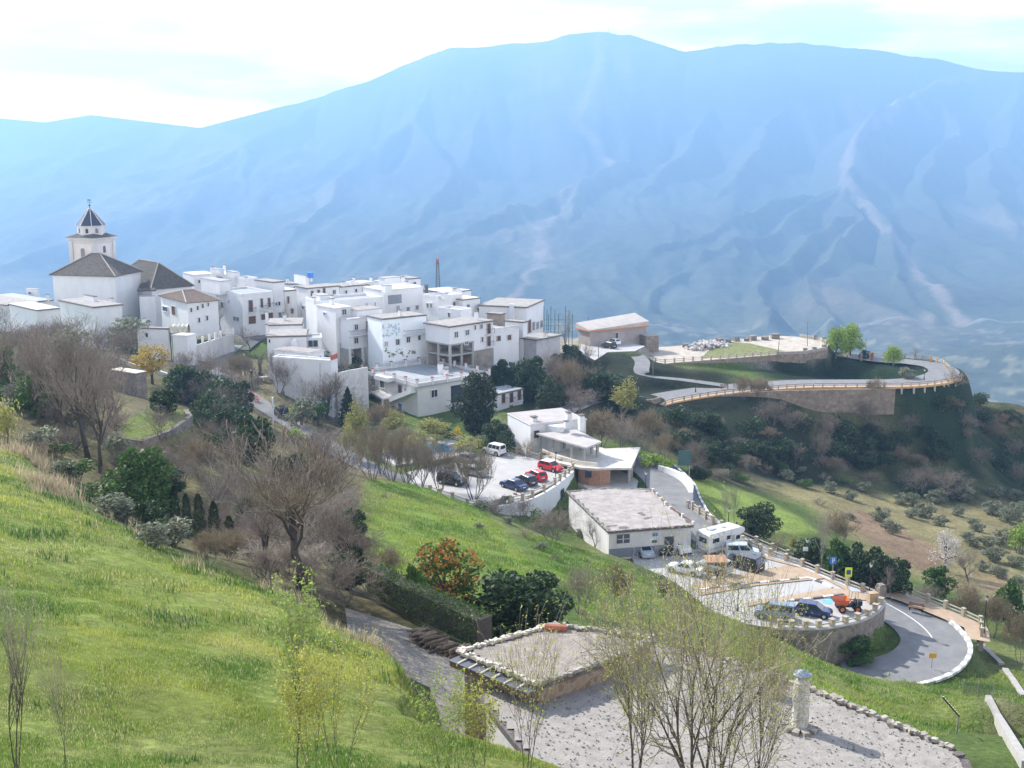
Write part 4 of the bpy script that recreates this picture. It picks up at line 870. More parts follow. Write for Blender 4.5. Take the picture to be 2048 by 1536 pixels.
# open canopy on pillars over a raised slab, brick room below
cn = empty('canopy_building', G(1170, 972, -49.0), 'unfinished concrete building with open canopies on pillars and a brick room', 'building')
z_top, z_mid, z_bot = -44.0, -46.6, -49.2
top = [G(*q, z_top) for q in [(1072,866),(1172,895),(1203,883),(1150,858)]]
b = MB(); b.m = 0; b.prism([(p.x, p.y) for p in top], [z_top - .25] * 4, [z_top, z_top, z_top, z_top + .0]); b.build('canopy', [mat('warm_grey_slab', (.42, .39, .37), .9, .12, .5)], cn)
mid_p = [(1085,912),(1120,926),(1160,935),(1195,937),(1225,936),(1262,936),(1281,894),(1210,897),(1188,890),(1150,895)]
mid = [G(*q, z_mid) for q in mid_p]
b = MB(); b.prism([(p.x, p.y) for p in mid], z_mid - .3, z_mid); b.build('floor_slab', mat('cream_concrete', (.55, .52, .46), .9, .14, .6, bump=.2), cn)
for q in [(1078,868),(1104,876),(1143,887),(1170,894),(1197,885),(1185,878),(1128,868),(1163,872)]:
    p = G(*q, z_top - .25); cc = sum(top, Vector()) / 4; p = p + (cc - p) * .04; b = MB(); b.box((p.x, p.y, (z_top - .25 + z_mid) / 2), (.34, .34, z_mid * -1 + z_top - .25), R_(25)); b.build('pillar', M_concrete, cn)
for q in [(1219,937),(1262,936),(1267,925),(1272,913),(1278,900),(1240,905)]:
    p = G(*q, z_mid - .3); cc = sum(mid, Vector()) / len(mid); p = p + (cc - p) * .05; b = MB(); b.box((p.x, p.y, (z_mid - .3 + z_bot - 1) / 2), (.36, .36, z_mid - .3 - z_bot + 1), R_(25)); b.build('pillar', M_concrete, cn)
rm = [G(*q, z_mid - .3) for q in [(1157,936),(1178,941),(1200,942),(1218,940),(1222,915),(1170,910)]]
b = MB(); b.prism([(p.x, p.y) for p in rm], z_bot - 1.5, z_mid - .31); b.build('brick_room', M_brick, cn)
b = MB(); p = G(1177, 950, -48.0); p = P(1177, 948, rm[1].y - .25); b.box((p.x, p.y, p.z), (.9, .3, 1.0), R_(-20)); b.build('window', M_glass, cn)
bs_ = [G(*q, z_bot) for q in [(1150,968),(1180,978),(1218,980),(1272,978),(1285,935),(1160,925)]]
b = MB(); b.prism([(p.x, p.y) for p in bs_], z_bot - 2, z_bot); b.build('plinth', M_concrete, cn)
b = MB()
for a, c in (((1085,905),(1120,920)), ((1120,920),(1160,930)), ((1160,930),(1195,933))):
    b.bar(G(*a, z_mid) + Vector((0, 0, .35)), G(*c, z_mid) + Vector((0, 0, .35)), .15, .5)
b.build('low_parapet', M_cream, cn)

# whitewashed building with the big clay roof beside the lower car park
z_u = -46.3; up = [G(*q, z_u) for q in [(1217,1064),(1388,1051),(1303,979),(1215,977),(1134,984)]]
ub = empty('flat_roof_building', (up[0].x, up[0].y, Z_LOT), 'whitewashed building with a huge flat gravel roof and blue shaded front', 'building')
cU = sum(up, Vector()) / 5; inn = [cU + (p - cU) * .965 for p in up]
b = MB(); b.prism([(p.x, p.y) for p in inn], -53, z_u - .22); b.build('wall', M_white2, ub)
b = MB(); b.prism([(p.x, p.y) for p in up], z_u - .25, z_u - .003); b.build('eaves', M_slate, ub)
def bumpy_roof(name, poly, z, m, root, amp=.07, step=.5, seed=3, rise=0):
    """clay roof surface: slightly uneven sheet"""
    xs = [p.x for p in poly]; ys = [p.y for p in poly]; X = np.arange(min(xs), max(xs), step); Yy = np.arange(min(ys), max(ys), step)
    XX, YY = np.meshgrid(X, Yy, indexing='ij'); ins = inside(XX, YY, poly); zz = z + .04 + vnoise(XX, YY, 1.7, seed, 4) * amp * 2 + rise * 0
    b = MB(); idx = -np.ones(XX.shape, int); vs = []
    for i in range(XX.shape[0]):
        for j in range(XX.shape[1]):
            if ins[i, j]: idx[i, j] = len(vs); vs.append((XX[i, j], YY[i, j], zz[i, j]))
    fs = [(idx[i, j], idx[i + 1, j], idx[i + 1, j + 1], idx[i, j + 1]) for i in range(XX.shape[0] - 1) for j in range(XX.shape[1] - 1) if min(idx[i, j], idx[i + 1, j], idx[i + 1, j + 1], idx[i, j + 1]) >= 0]
    b.add(vs, fs); return b.build(name, m, root, smooth=True)
M_clay = mat('patchy_launa_clay', (.36, .33, .305), .97, .30, .9, bump=.9, col2=(.24, .215, .195))
bumpy_roof('roof', up, z_u, M_clay, ub, .12)
def rim(name, pts, z, root, m, size=.35, seed=5, jit=.5):
    """edging of rough stones along a roof edge"""
    rnd = random.Random(seed); b = MB(); size *= .52
    for a, c in zip(pts[:-1], pts[1:]):
        b.bar(Vector((a.x, a.y, z + .02)), Vector((c.x, c.y, z + .02)), size * .8, size * .6)
        L = (c - a).length; n = max(1, int(L / (size * .62)))
        for k in range(n):
            p = a.lerp(c, (k + .5) / n); s_ = size * rnd.uniform(.6, 1.35)
            T = Matrix.Rotation(rnd.uniform(-.3, .3), 3, 'X') @ Matrix.Rotation(rnd.uniform(-.3, .3), 3, 'Y')
            b.box((p.x + rnd.uniform(-.1, .1), p.y + rnd.uniform(-.1, .1), z + rnd.uniform(0, .1)), (s_, size * rnd.uniform(.7, 1.3), size * rnd.uniform(.4, .8)), rnd.uniform(0, 3), T)
    return b.build(name, m, root)
rim('slate_edge', [up[0], up[1]], z_u - .02, ub, M_slate, .34, 5)
rim('stone_edge', [up[1], up[2], up[3], up[4], up[0]], z_u, ub, M_stone_p, .34, 6)
fw = lambda px, py, Y=None: None
def on_wall(A, B, px, py):
    d = (B - A); n = Vector((d.y, -d.x, 0)).normalized(); r = ray(px, py); t = A.xy.dot(n.xy) / r.xy.dot(n.xy); return r * t, n
def wall_quad(A, B, px0, py0, px1, py1, name, m, root, t=.08, out=.04, frame=None):
    a, n = on_wall(A, B, px0, (py0 + py1) / 2); c, _ = on_wall(A, B, px1, (py0 + py1) / 2); mt, _ = on_wall(A, B, (px0 + px1) / 2, py0); mb, _ = on_wall(A, B, (px0 + px1) / 2, py1)
    d = (c - a); ang = math.atan2(d.y, d.x); m_ = (a + c) / 2 + n * out; b = MB(); b.box((m_.x, m_.y, (mt.z + mb.z) / 2), (d.xy.length, t, mt.z - mb.z), ang); return b.build(name, m, root)
wall_quad(inn[0], inn[1], 1234, 1069, 1259, 1086, 'window', M_glass, ub); wall_quad(inn[0], inn[1], 1235, 1077, 1258, 1078.2, 'window_bar', M_white2, ub, out=.08); wall_quad(inn[0], inn[1], 1245, 1070, 1247, 1085, 'window_bar', M_white2, ub, out=.085)
wall_quad(inn[0], inn[1], 1329, 1073, 1347, 1107, 'door', M_brownwood if 0 else M_glass, ub)
wall_quad(inn[0], inn[1], 1305, 1066, 1315, 1072, 'wall_emblem', M_bluepaint, ub); wall_quad(inn[0], inn[1], 1304, 1080, 1314, 1085, 'wall_plaque', mat('dark_green_plaque', (.03, .12, .09), .6), ub)
wall_quad(inn[0], inn[1], 1218, 1094, 1328, 1112, 'dado', mat('grey_blue_dado', (.18, .2, .24), .9), ub, t=.06, out=.03)

# curved white retaining wall below the upper car park
rw = [G(*q, Z_CAR + .05) for q in [(985,1016),(1020,1011),(1045,1006),(1065,999),(1088,988),(1110,974),(1130,958),(1146,944)]]
def retain(name, pts, ztop, zbot, m, label, cat, t=.45, cap=None):
    r = empty(name, (pts[0].x, pts[0].y, zbot), label, cat); b = MB()
    for a, c in zip(pts[:-1], pts[1:]):
        b.bar(Vector((a.x, a.y, (ztop + zbot) / 2)), Vector((c.x, c.y, (ztop + zbot) / 2)), t, ztop - zbot)
    for p in pts[1:-1]: b.cone((p.x, p.y, 0), t * .5, t * .5, zbot + .001, ztop - .001, 8)
    b.build('wall_face', m, r)
    if cap:
        b = MB()
        for a, c in zip(pts[:-1], pts[1:]): b.bar(Vector((a.x, a.y, ztop + .08)), Vector((c.x, c.y, ztop + .08)), t + .2, .16)
        b.build('coping', cap, r)
    return r
W1 = retain('retaining_wall', rw, Z_CAR + .25, -53, M_white, 'smooth white curved retaining wall under the upper car park', 'wall', .4)
wall_quad(rw[5], rw[6], 1118, 978, 1124, 1003, 'door', M_glass, W1, out=.3)
b = MB(); a = G(1129, 944, Z_CAR + 1); b.tube((rw[6].x, rw[6].y - .35, -46.5), (rw[6].x, rw[6].y - .35, -51), .05); b.build('downpipe', M_metal, W1)
# stone wall under the lower car park
lw = catmull([G(*q, Z_LOT + .05) for q in [(1540,1256),(1570,1258),(1610,1259),(1650,1257),(1690,1250),(1725,1240),(1750,1225),(1764,1207),(1757,1197)]], 3)
W2 = retain('stone_wall', lw, Z_LOT + .12, -55, M_stone, 'curved rubble stone wall holding up the lower car park', 'wall', .7, M_lot)
# retaining wall under the lookout plaza
lk = [G(*q, Z_LOOK) for q in [(1292,723),(1330,728),(1440,719),(1553,710),(1610,708),(1652,700),(1660,690)]]
W3 = retain('stone_wall', lk, Z_LOOK + .1, -51.5, stone_mat('brownish_lookout_stone', (.17, .13, .10), (.28, .23, .18), (.2, .17, .14), 1.3), 'brown stone wall below the dusty lookout plaza', 'wall', .6)
lk2 = [G(*q, Z_LOOK) for q in [(1553,710),(1610,708),(1652,700),(1659,690),(1640,681),(1600,674)]]
W4 = retain('low_wall', lk2, Z_LOOK + .75, Z_LOOK - .2, M_stone_p, 'pale low parapet round the end of the lookout plaza', 'wall', .4)
for k, q in enumerate([(1610,706),(1628,704),(1648,699),(1657,690),(1648,684),(1630,679)]):
    p = G(*q, Z_LOOK); b = MB(); b.box((p.x, p.y, Z_LOOK + .6), (.9, .7, 1.2), .3 * k); b.build('pier', M_stone, W4)
lk3 = [G(*q, -50.0) for q in [(1440,790),(1560,782),(1700,779),(1790,778)]]
W5 = retain('stone_wall', lk3, -49.9, -55.5, MATS['brownish_lookout_stone'], 'long brown stone wall under the lower lookout road', 'wall', .6)
W6 = retain('stone_wall', [P(1282,800,223), P(1310,770,224), P(1321,752,226)], -48.6, -54, MATS['brownish_lookout_stone'], 'angled brown stone wall below the fork in the lane', 'wall', .5)
# low wall with pillars along the lane below the church
tw2 = [P(392,700,226), P(420,690,231), P(442,676,236), P(466,668,240)]
W7 = retain('white_wall', tw2, tw2[0].z + 1.0, tw2[0].z - 3, M_white2, 'white mottled retaining wall with stubby pillars beside the village lane', 'wall', .35)
for k in range(7):
    t = k / 6 * 2.999; i = int(t); p = tw2[i].lerp(tw2[i + 1], t - i); b = MB(); b.box((p.x, p.y, tw2[0].z + 1.6), (.4, .4, 1.4), .6); b.build('pillar', M_white, W7)

# cluster of stepped white houses in front
h = H_('stepped_house', 'white house with a grey mortar roof and tiled eave above the lane', 'house', 529, 534, 604, 652, 690, 226, 8, wl=9, wall=M_white, group='stepped white houses above the lane'); h.flat(M_launa, .2).chimney(534, 645, 1.9, .55).chimney(570, 641, 1.1, .6)
h = H_('stepped_house', 'white house with a lower grey roof, arched niche and tiled eave', 'house', 529, 534, 613, 675, 705, 212, 8, wl=8, wall=M_white, group='stepped white houses above the lane'); h.flat(M_launa, .2); h.win('R', 539, 682, 3, 7).chimney(534, 668, 1.6, .5)
b = MB(); a_, nv = h.plane_pt('R', 589, 690); b.box((a_.x + nv.x * .4, a_.y + nv.y * .4, a_.z - .3), (1.2, .9, 2.2), h.th); b.cone((a_.x + nv.x * .4, a_.y + nv.y * .4, a_.z + .8), .45, .3, 0, .5, 8); b.build('chimney', M_white, h.root)
h = H_('open_porch', 'white open porch with dark glass right of the stepped houses', 'porch', 608, 614, 643, 679, 700, 214, 10, wl=5, wall=M_white); h.parapet(.35); h.win('R', 626, 687, 19, 13)
h = H_('stepped_house', 'white house with a big low roof, blue lamp and narrow blue door', 'house', 549, 619, 647, 708, 732, 204, 58, wall=M_white, group='stepped white houses above the lane'); h.flat(M_launa, .2, .15, False); h.wins('R', [(631,716,4,6),(640,716,4,9,'b')])
h = H_('white_terrace', 'tall blank white garden terrace with terracotta balustrade', 'terrace', 546, 662, 675, 724, 800, 199, 70, wall=M_white); h.parapet(.3, M_white, M_white2)
b = MB(); b.m = 0
for k in range(5):
    q = h.C + h.dR * (h.wR * (k + .5) / 5); b.box((q.x, q.y, h.zt + .75), (.45, .2, .9), h.th)
b.build('balustrade', M_red, h.root)
h = H_('stone_shed', 'rubble stone shed with a flat clay roof beside the yellow flowering tree', 'shed', 222, 272, 292, 749, 790, 175, 58, wall=M_stone); h.flat(M_cream, .25, .15)
wl_ = [hit(x, y) + Vector((0, 0, .5)) for x, y in ((222,718), (242,725), (262,734), (282,740), (300,744), (320,750), (340,757), (370,764), (400,770), (420,774), (438,780))]
b = MB()
for a, c in zip(wl_[:-1], wl_[1:]):
    b.bar(a, c, .4, .5)
    b.bar(a - Vector((0, 0, .25 + .4)), c - Vector((0, 0, .25 + .4)), .36, .8)
tag(b.build('garden_wall', M_white2, org=wl_[0]), 'thin whitewashed garden wall running down behind the flowering tree', 'wall')
wt = retain('white_wall', [P(672,745,200), P(700,740,203), P(735,748,206)], P(700,740,203).z, -50, M_white2, 'white wall behind the spiky conifer left of the villa', 'wall', .3)
wg = retain('gate_post', [P(545,822,184), P(546.5,822,184)], P(545,795,184).z, -46, M_white, 'single white gate post beside the parked black car', 'gate post', .9)
wt2 = retain('stone_wall', terrace_poly[2:7], -26.25, -31.5, stone_mat('dark_terrace_stone', (.10, .095, .085), (.2, .18, .15), (.12, .11, .1), 1.6), 'dark dry stone wall under the small green terrace', 'wall', .5)
# swimming pool
pl_ = empty('swimming_pool', G(870, 905, -46.85), 'kidney shaped swimming pool with pale surround seen through bare trees', 'swimming pool')
b = MB(); q = [G(*q, -46.8) for q in [(745,905),(790,884),(860,874),(910,880),(950,896),(930,908),(860,922),(790,930)]]; b.prism([(p.x, p.y) for p in q], -47.3, -46.8); b.build('surround', M_lot, pl_)
b = MB(); q = [G(*q, -46.79) for q in [(770,904),(800,893),(850,886),(885,888),(908,897),(898,903),(850,910),(805,917)]]; b.prism([(p.x, p.y) for p in q], -46.9, -46.775); b.build('water', mat('pool_water', (.04, .30, .48), .08, .1, .5, spec=.6), pl_)
fp = MB(); pp = [G(*q, -46.8) for q in [(770,882),(840,870),(900,876),(935,893),(910,908)]]
for a, c in zip(pp[:-1], pp[1:]):
    for zz in (.3, .7, 1.1): fp.bar(a + Vector((0, 0, zz)), c + Vector((0, 0, zz)), .05, .05)
    n = int((c - a).length / 1.5)
    for k in range(n): q_ = a.lerp(c, k / n); fp.tube(q_, q_ + Vector((0, 0, 1.2)), .04, n=4)
tag(fp.build('pool_fence', M_rail, org=pp[0]), 'light metal fence round the swimming pool', 'fence')

# foreground flat roofs
z_v = -21.8
vp = [(-1.2,41.5), (7.5, 48.6)]
V1 = [G(*q, z_v) for q in [(955,1392),(1210,1265),(1330,1290),(1450,1320),(1635,1387),(1905,1500)]] + [Vector((16.5, 34.5, z_v)), Vector((3.0, 32.5, z_v))]
vr = empty('foreground_house', (V1[0].x, V1[0].y, Z_YARD), 'nearest flat gravel roof with stone edging and slate eave at the bottom right', 'house')
cV = sum(V1, Vector()) / len(V1); Vi = [cV + (p - cV) * .965 for p in V1]
b = MB(); b.prism([(p.x, p.y) for p in Vi], -33, z_v - .2); b.build('wall', M_white2, vr)
b = MB(); b.prism([(p.x, p.y) for p in V1], z_v - .22, z_v - .01); b.build('eaves', M_slate, vr)
M_gravel = mat('pale_gravel_clay', (.29, .27, .245), .97, .3, 2.2, bump=.45, col2=(.215, .20, .18))
bumpy_roof('roof', V1, z_v, M_gravel, vr, .035, .3, 8)
rim('stone_edge', [V1[3], V1[4], V1[5]], z_v + .05, vr, M_stone_p, .4, 9); rim('slate_edge', [V1[5], V1[6]], z_v - .05, vr, M_slate, .5, 10)
# scattered pebbles on the roof
b = MB(); rnd = random.Random(12)
for k in range(3600):
    u, v_ = rnd.random(), rnd.random(); x = -1 + 19 * u; y = 34 + 14 * v_
    if inside(np.array([x]), np.array([y]), V1)[0]:
        s_ = rnd.uniform(.012, .05) * (1.8 if rnd.random() < .04 else 1); b.box((x, y, z_v + .06), (s_, s_ * 1.3, s_), rnd.uniform(0, 3), Matrix.Rotation(rnd.uniform(-.5, .5), 3, 'X'))
b.build('gravel', mat('grey_pebbles', (.28, .26, .235), .95, .2, 3, island=.25), vr)['kind'] = 'stuff'
z_w = -20.9
W1p = [G(*q, z_w) for q in [(918,1307),(1075,1372),(1200,1330),(1310,1282),(1195,1264),(1100,1254)]]
wr_ = empty('foreground_annex', (W1p[0].x, W1p[0].y, Z_YARD), 'raised gravel roof with tiled edge and brown timber fascia left of the foreground house', 'house')
cW = sum(W1p, Vector()) / len(W1p); Wi = [cW + (p - cW) * .95 for p in W1p]
b = MB(); b.prism([(p.x, p.y) for p in Wi], -27, z_w - .2); b.build('wall', M_brick if 0 else stone_mat('brown_brick_wall', (.22, .15, .10), (.32, .23, .16), (.3, .26, .22), 3), wr_)
b = MB(); b.prism([(p.x, p.y) for p in W1p], z_w - .2, z_w - .01); b.build('eaves', M_slate, wr_)
bumpy_roof('roof', W1p, z_w, mat('warm_gravel_clay', (.33, .29, .245), .97, .28, 2.0, bump=1.0, col2=(.20, .175, .15)), wr_, .06, .3, 11)
rim('stone_edge', [W1p[1], W1p[2], W1p[3], W1p[4], W1p[5]], z_w + .08, wr_, M_stone_p, .38, 13)
rim('mortar_edge', [W1p[5], W1p[0], W1p[1]], z_w + .06, wr_, mat('pale_mortar', (.55, .50, .42), .9, .2, 3), .36, 14)
b = MB(); a, c = W1p[0], W1p[1]
n_w = Vector(((c - a).y, -(c - a).x, 0)).normalized()
b.bar(a + n_w * .3 - Vector((0, 0, .12)), c + n_w * .3 - Vector((0, 0, .12)), .62, .05)
b.build('slate_ledge', mat('blue_slate', (.12, .13, .15), .5, .2, 2), wr_)
b = MB(); b.bar(a + n_w * .5 - Vector((0, 0, .27)), c + n_w * .5 - Vector((0, 0, .27)), .1, .24); b.build('fascia', M_railbrown, wr_)
for k in range(6):
    p = a.lerp(c, .12 + k * .15); b = MB(); b.bar(p + Vector((0, 0, -.06)), p + n_w * .62 + Vector((0, 0, -.10)), .09, .08); b.build('rafter', M_rail, wr_)
b = MB(); p = G(1112, 1262, z_w); b.tube(p + Vector((-.5, 0, .18)), p + Vector((.45, -.1, .18)), .16, n=8); b.build('clay_tile', M_red, wr_)
# chimney with a sheet metal cowl
cc = empty('roof_chimney', G(1599, 1458, z_v), 'tall round whitewashed chimney with a blue metal cowl', 'chimney')
c0 = G(1599, 1458, z_v); b = MB()
n = 14; rings = []
rnd = random.Random(4)
for k in range(9):
    t = k / 8; r = .33 - .03 * t + rnd.uniform(-.01, .015)
    for j in range(n): a = 2 * math.pi * j / n; rr = r * (1 + .05 * math.sin(3 * a + k)); rings.append((c0.x + rr * math.cos(a), c0.y + rr * math.sin(a), z_v + 1.95 * t))
b.add(rings, [(k * n + j, k * n + (j + 1) % n, (k + 1) * n + (j + 1) % n, (k + 1) * n + j) for k in range(8) for j in range(n)]); b.cone(c0, .3, .17, 1.95, 2.12, n)
b.build('stack', mat('flaking_limewash', (.66, .63, .57), .95, .3, 5, bump=.8), cc, smooth=False)
b = MB(); b.cone(c0, .15, .15, 2.1, 2.3, 10); b.build('flue', M_black, cc)
b = MB(); b.cone(c0, .36, .05, 2.28, 2.45, 12); b.cone(c0, .33, .36, 2.22, 2.28, 12); b.build('cowl', mat('blue_grey_sheet', (.22, .28, .36), .4, .15, 3, metal=.5), cc)
rnd = random.Random(5); b = MB()
for k in range(9):
    a = k * .7; b.box((c0.x + .5 * math.cos(a), c0.y + .5 * math.sin(a), z_v + .1), (.35, .25, .16), a)
b.build('base_stones', M_stone_p, cc)
cc2 = empty('roof_vent', G(1551, 1395, z_v), 'small grey stone topped vent at the far edge of the gravel roof', 'vent')
p = G(1551, 1395, z_v); b = MB(); b.m = 0; b.box((p.x, p.y, z_v + .35), (.5, .5, .7), .4); b.m = 1; b.box((p.x, p.y, z_v + .8), (.7, .6, .2), .7, Matrix.Rotation(.15, 3, 'X')); b.build('stack', [M_concrete, M_slate], cc2)
# ------------------------------------------------ trees and shrubs
def leafm(name, col, isl=.35, trans=.25, rough=.6): return mat(name, col, rough, .15, 1.5, island=isl, trans=trans, spec=.25)
L_dark = leafm('dark_evergreen_leaves', (.042, .075, .028)); L_mid = leafm('mid_green_leaves', (.075, .145, .03)); L_lime = leafm('lime_spring_leaves', (.25, .36, .05))
L_olive = leafm('olive_grey_leaves', (.21, .23, .15)); L_yel = leafm('yellow_green_buds', (.36, .36, .10)); L_gold = leafm('golden_blossom', (.45, .33, .06))
L_orange = leafm('orange_berries_and_leaves', (.42, .17, .03)); L_white = leafm('white_blossom', (.55, .52, .48)); L_brown = leafm('brown_catkins', (.20, .155, .085)); L_con = leafm('blackish_conifer_needles', (.03, .05, .022))
L_bronze = leafm('bronze_green_needles', (.065, .07, .025)); L_yflow = leafm('yellow_flowers', (.65, .5, .03))
B_grey = mat('grey_bark', (.17, .145, .13), .9, .25, 4); B_twig = mat('grey_twigs', (.27, .235, .195), .9, .2, 4, island=.4); B_purp = mat('purplish_twigs', (.24, .195, .155), .9, .2, 4, island=.4)
B_tan = mat('tan_twigs', (.30, .245, .17), .9, .2, 4, island=.3); B_dark = mat('dark_bark', (.08, .068, .058), .9, .25, 4); B_pale = mat('pale_bark', (.42, .39, .34), .9, .2, 4)
def grow(bt, bw, p, d, L, r, lev, mx, rnd, up=.15, spread=.75, kids=(4, 5, 5, 4), tips=None, wob=.16, rmin=.006):
    segs = 4 if lev == 0 else 3; b = bt if lev < 2 else bw; q = p.copy(); pts = [(q.copy(), r)]; dd = d.copy()
    for k in range(segs):
        dd = (dd + Vector((rnd.gauss(0, wob), rnd.gauss(0, wob), rnd.gauss(0, wob) + up * .5))).normalized(); q = q + dd * (L / segs)
        r2 = max(rmin, r * (1 - .62 * (k + 1) / segs)); b.tube(pts[-1][0], q, pts[-1][1], r2, 6 if lev == 0 else (4 if lev == 1 else 3), cap=False); pts.append((q.copy(), r2))
    if tips is not None and lev >= mx - 1:
        for pp, _ in pts[1:]: tips.append(pp)
    if lev >= mx: return
    n = kids[min(lev, len(kids) - 1)]
    for i in range(n):
        t = (.3 if lev else .45) + (.7 if lev else .55) * (i + rnd.random() * .8) / n; t = min(t, 1); f = t * segs; k = min(segs - 1, int(f)); pp = pts[k][0].lerp(pts[k + 1][0], f - k)
        rr = pts[k][1] * .62; ax = Vector((rnd.gauss(0, 1), rnd.gauss(0, 1), rnd.gauss(0, 1))).cross(dd).normalized(); an = spread * rnd.uniform(.6, 1.25)
        nd = (dd * math.cos(an) + ax * math.sin(an)); nd.z += up; nd.normalize()
        grow(bt, bw, pp, nd, L * rnd.uniform(.55, .78), rr, lev + 1, mx, rnd, up, spread, kids, tips, wob, rmin)
def leaf_quads(b, pts, size, rnd, per=1, jit=.0, droop=0):
    for p in pts:
        for _ in range(per):
            c = p + Vector((rnd.gauss(0, jit), rnd.gauss(0, jit), rnd.gauss(0, jit))) if jit else p
            a = Vector((rnd.gauss(0, 1), rnd.gauss(0, 1), rnd.gauss(0, 1) - droop)).normalized(); e = a.orthogonal().normalized(); e = (e * math.cos(rnd.uniform(0, 6)) + a.cross(e) * math.sin(rnd.uniform(0, 6))).normalized()
            s = size * rnd.uniform(.6, 1.3); b.add([c - a * s, c + e * s * .55, c + a * s, c - e * s * .55], [(0, 1, 2, 3)])
PROTO = {}
def proto(key, fn):
    if key not in PROTO: PROTO[key] = fn()
    return PROTO[key]
def mesh_of(b, name, mats, smooth=False):
    me = bpy.data.meshes.new(name); me.from_pydata(b.v, [], b.f)
    for m in (mats if isinstance(mats, (list, tuple)) else [mats]): me.materials.append(m)
    me.update(); return me
def norm_h(bs):
    h = max(v[2] for b in bs for v in b.v); w = max(max(abs(v[0]), abs(v[1])) for b in bs for v in b.v); 
    for b in bs: b.v = [(x / w * .5, y / w * .5, z / h) for x, y, z in b.v]
def bare(seed, bark, twig, leaf=None, stems=1, up=.15, spread=.75, kids=(5, 5, 5, 4), mx=4, lsize=.1, lper=1, thick=.045, len0=2.2, lean=.1):
    def f():
        rnd = random.Random(seed); bt, bw, tips = MB(), MB(), []
        for s in range(stems):
            a = 2 * math.pi * s / stems + rnd.random(); st = Vector((math.cos(a) * .15 * (stems > 1), math.sin(a) * .15 * (stems > 1), -.15))
            d = Vector((math.cos(a) * lean * (1 if stems == 1 else 3.0), math.sin(a) * lean * (1 if stems == 1 else 3.0), 1)).normalized()
            grow(bt, bw, st, d, len0 * rnd.uniform(.85, 1.15), thick * (1 if stems == 1 else .6) * 2, 0, mx, rnd, up, spread, kids, tips)
        out = []; bl = None
        if leaf: bl = MB(); leaf_quads(bl, tips, lsize, rnd, lper, lsize * .9)
        norm_h([b for b in (bt, bw, bl) if b and b.v])
        out = [('trunk', mesh_of(bt, 'trunk', bark)), ('twigs', mesh_of(bw, 'twigs', twig))]
        if bl and bl.v: out.append(('leaves', mesh_of(bl, 'leaves', leaf)))
        return out
    return f
def leafy(seed, bark, leaf, n=2600, size=.075, lobes=11, low=.18, flat=1.0, leaf2=None, f2=.3, hole=.0, core=.5):
    """trunk with limbs running out to leaf clumps of uneven size"""
    def f():
        rnd = random.Random(seed); bt = MB(); L1 = MB(); L2 = MB(); cs = []
        for i in range(lobes):
            z = low + (1 - low - .12) * (i + .5) / lobes; t = (z - low) / (1 - low); w = .36 * math.sin(math.pi * min(1, .18 + t * .85)) ** .7
            a = i * 2.4 + rnd.uniform(-.4, .4); rr = w * rnd.uniform(.45, 1.0); cs.append((Vector((rr * math.cos(a), rr * math.sin(a), z)), rnd.uniform(.11, .19)))
        bt.tube((0, 0, -.06), (0, 0, low + .12), .035, .022, 7)
        for c, r in cs: s0 = Vector((0, 0, min(c.z * .6, low + .25))); bt.tube(s0, s0.lerp(c, .55) + Vector((0, 0, .02)), .016, .01, 4, False); bt.tube(s0.lerp(c, .55) + Vector((0, 0, .02)), c, .01, .004, 4, False)
        for k in range(n):
            c, r = cs[rnd.randrange(len(cs))]; v = Vector((rnd.gauss(0, 1), rnd.gauss(0, 1), rnd.gauss(0, 1))).normalized(); q = c + v * (r * (core + (1.15 - core) * rnd.random() ** .6)); q.z = c.z + (q.z - c.z) * flat
            if q.z < .02: q.z = .02 + rnd.random() * .05
            leaf_quads(L2 if (leaf2 and rnd.random() < f2 and v.z > -.2) else L1, [q], size * .5, rnd)
        norm_h([b for b in (bt, L1, L2) if b.v])
        out = [('trunk', mesh_of(bt, 'trunk', bark)), ('crown', mesh_of(L1, 'crown', leaf))]
        if L2.v: out.append(('blossom' if leaf2 in (L_orange, L_gold, L_white, L_yflow) else 'new_growth', mesh_of(L2, 'crown', leaf2)))
        return out
    return f
def conic(seed, bark, leaf, n=2400, size=.07, power=1.0, layers=9, base=.04, ragged=.25):
    def f():
        rnd = random.Random(seed); bt = MB(); L1 = MB(); bt.tube((0, 0, -.05), (0, 0, .9), .03, .006, 6)
        for k in range(n):
            t = rnd.random() ** .8; z = base + (1 - base) * t; w = .5 * (1 - t) ** power * (1 + ragged * math.sin(z * layers * 6.28) + rnd.gauss(0, ragged * .4)) + .02; a = rnd.uniform(0, 6.283); rr = w * rnd.uniform(.55, 1)
            leaf_quads(L1, [Vector((rr * math.cos(a), rr * math.sin(a), z))], size * .5, rnd, droop=.3)
        norm_h([bt, L1]); return [('trunk', mesh_of(bt, 'trunk', bark)), ('crown', mesh_of(L1, 'crown', leaf))]
    return f
def shrub(seed, leaf, stem=None, n=900, size=.1, stems=7):
    def f():
        rnd = random.Random(seed); L1 = MB(); bs = MB(); cs = [(Vector((rnd.uniform(-.3, .3), rnd.uniform(-.3, .3), rnd.uniform(.25, .7))), rnd.uniform(.16, .3)) for _ in range(8)]
        for c, r in cs: bs.tube((c.x * .3, c.y * .3, -.1), c, .02, .006, 4, False)
        for k in range(n):
            c, r = cs[rnd.randrange(8)]; v = Vector((rnd.gauss(0, 1), rnd.gauss(0, 1), rnd.gauss(0, 1))).normalized(); q = c + v * (r * (.55 + .6 * rnd.random())); q.z = max(.0, q.z); leaf_quads(L1, [q], size * .5, rnd)
        norm_h([L1, bs]); return [('stems', mesh_of(bs, 'stems', stem or B_grey)), ('foliage', mesh_of(L1, 'foliage', leaf))]
    return f
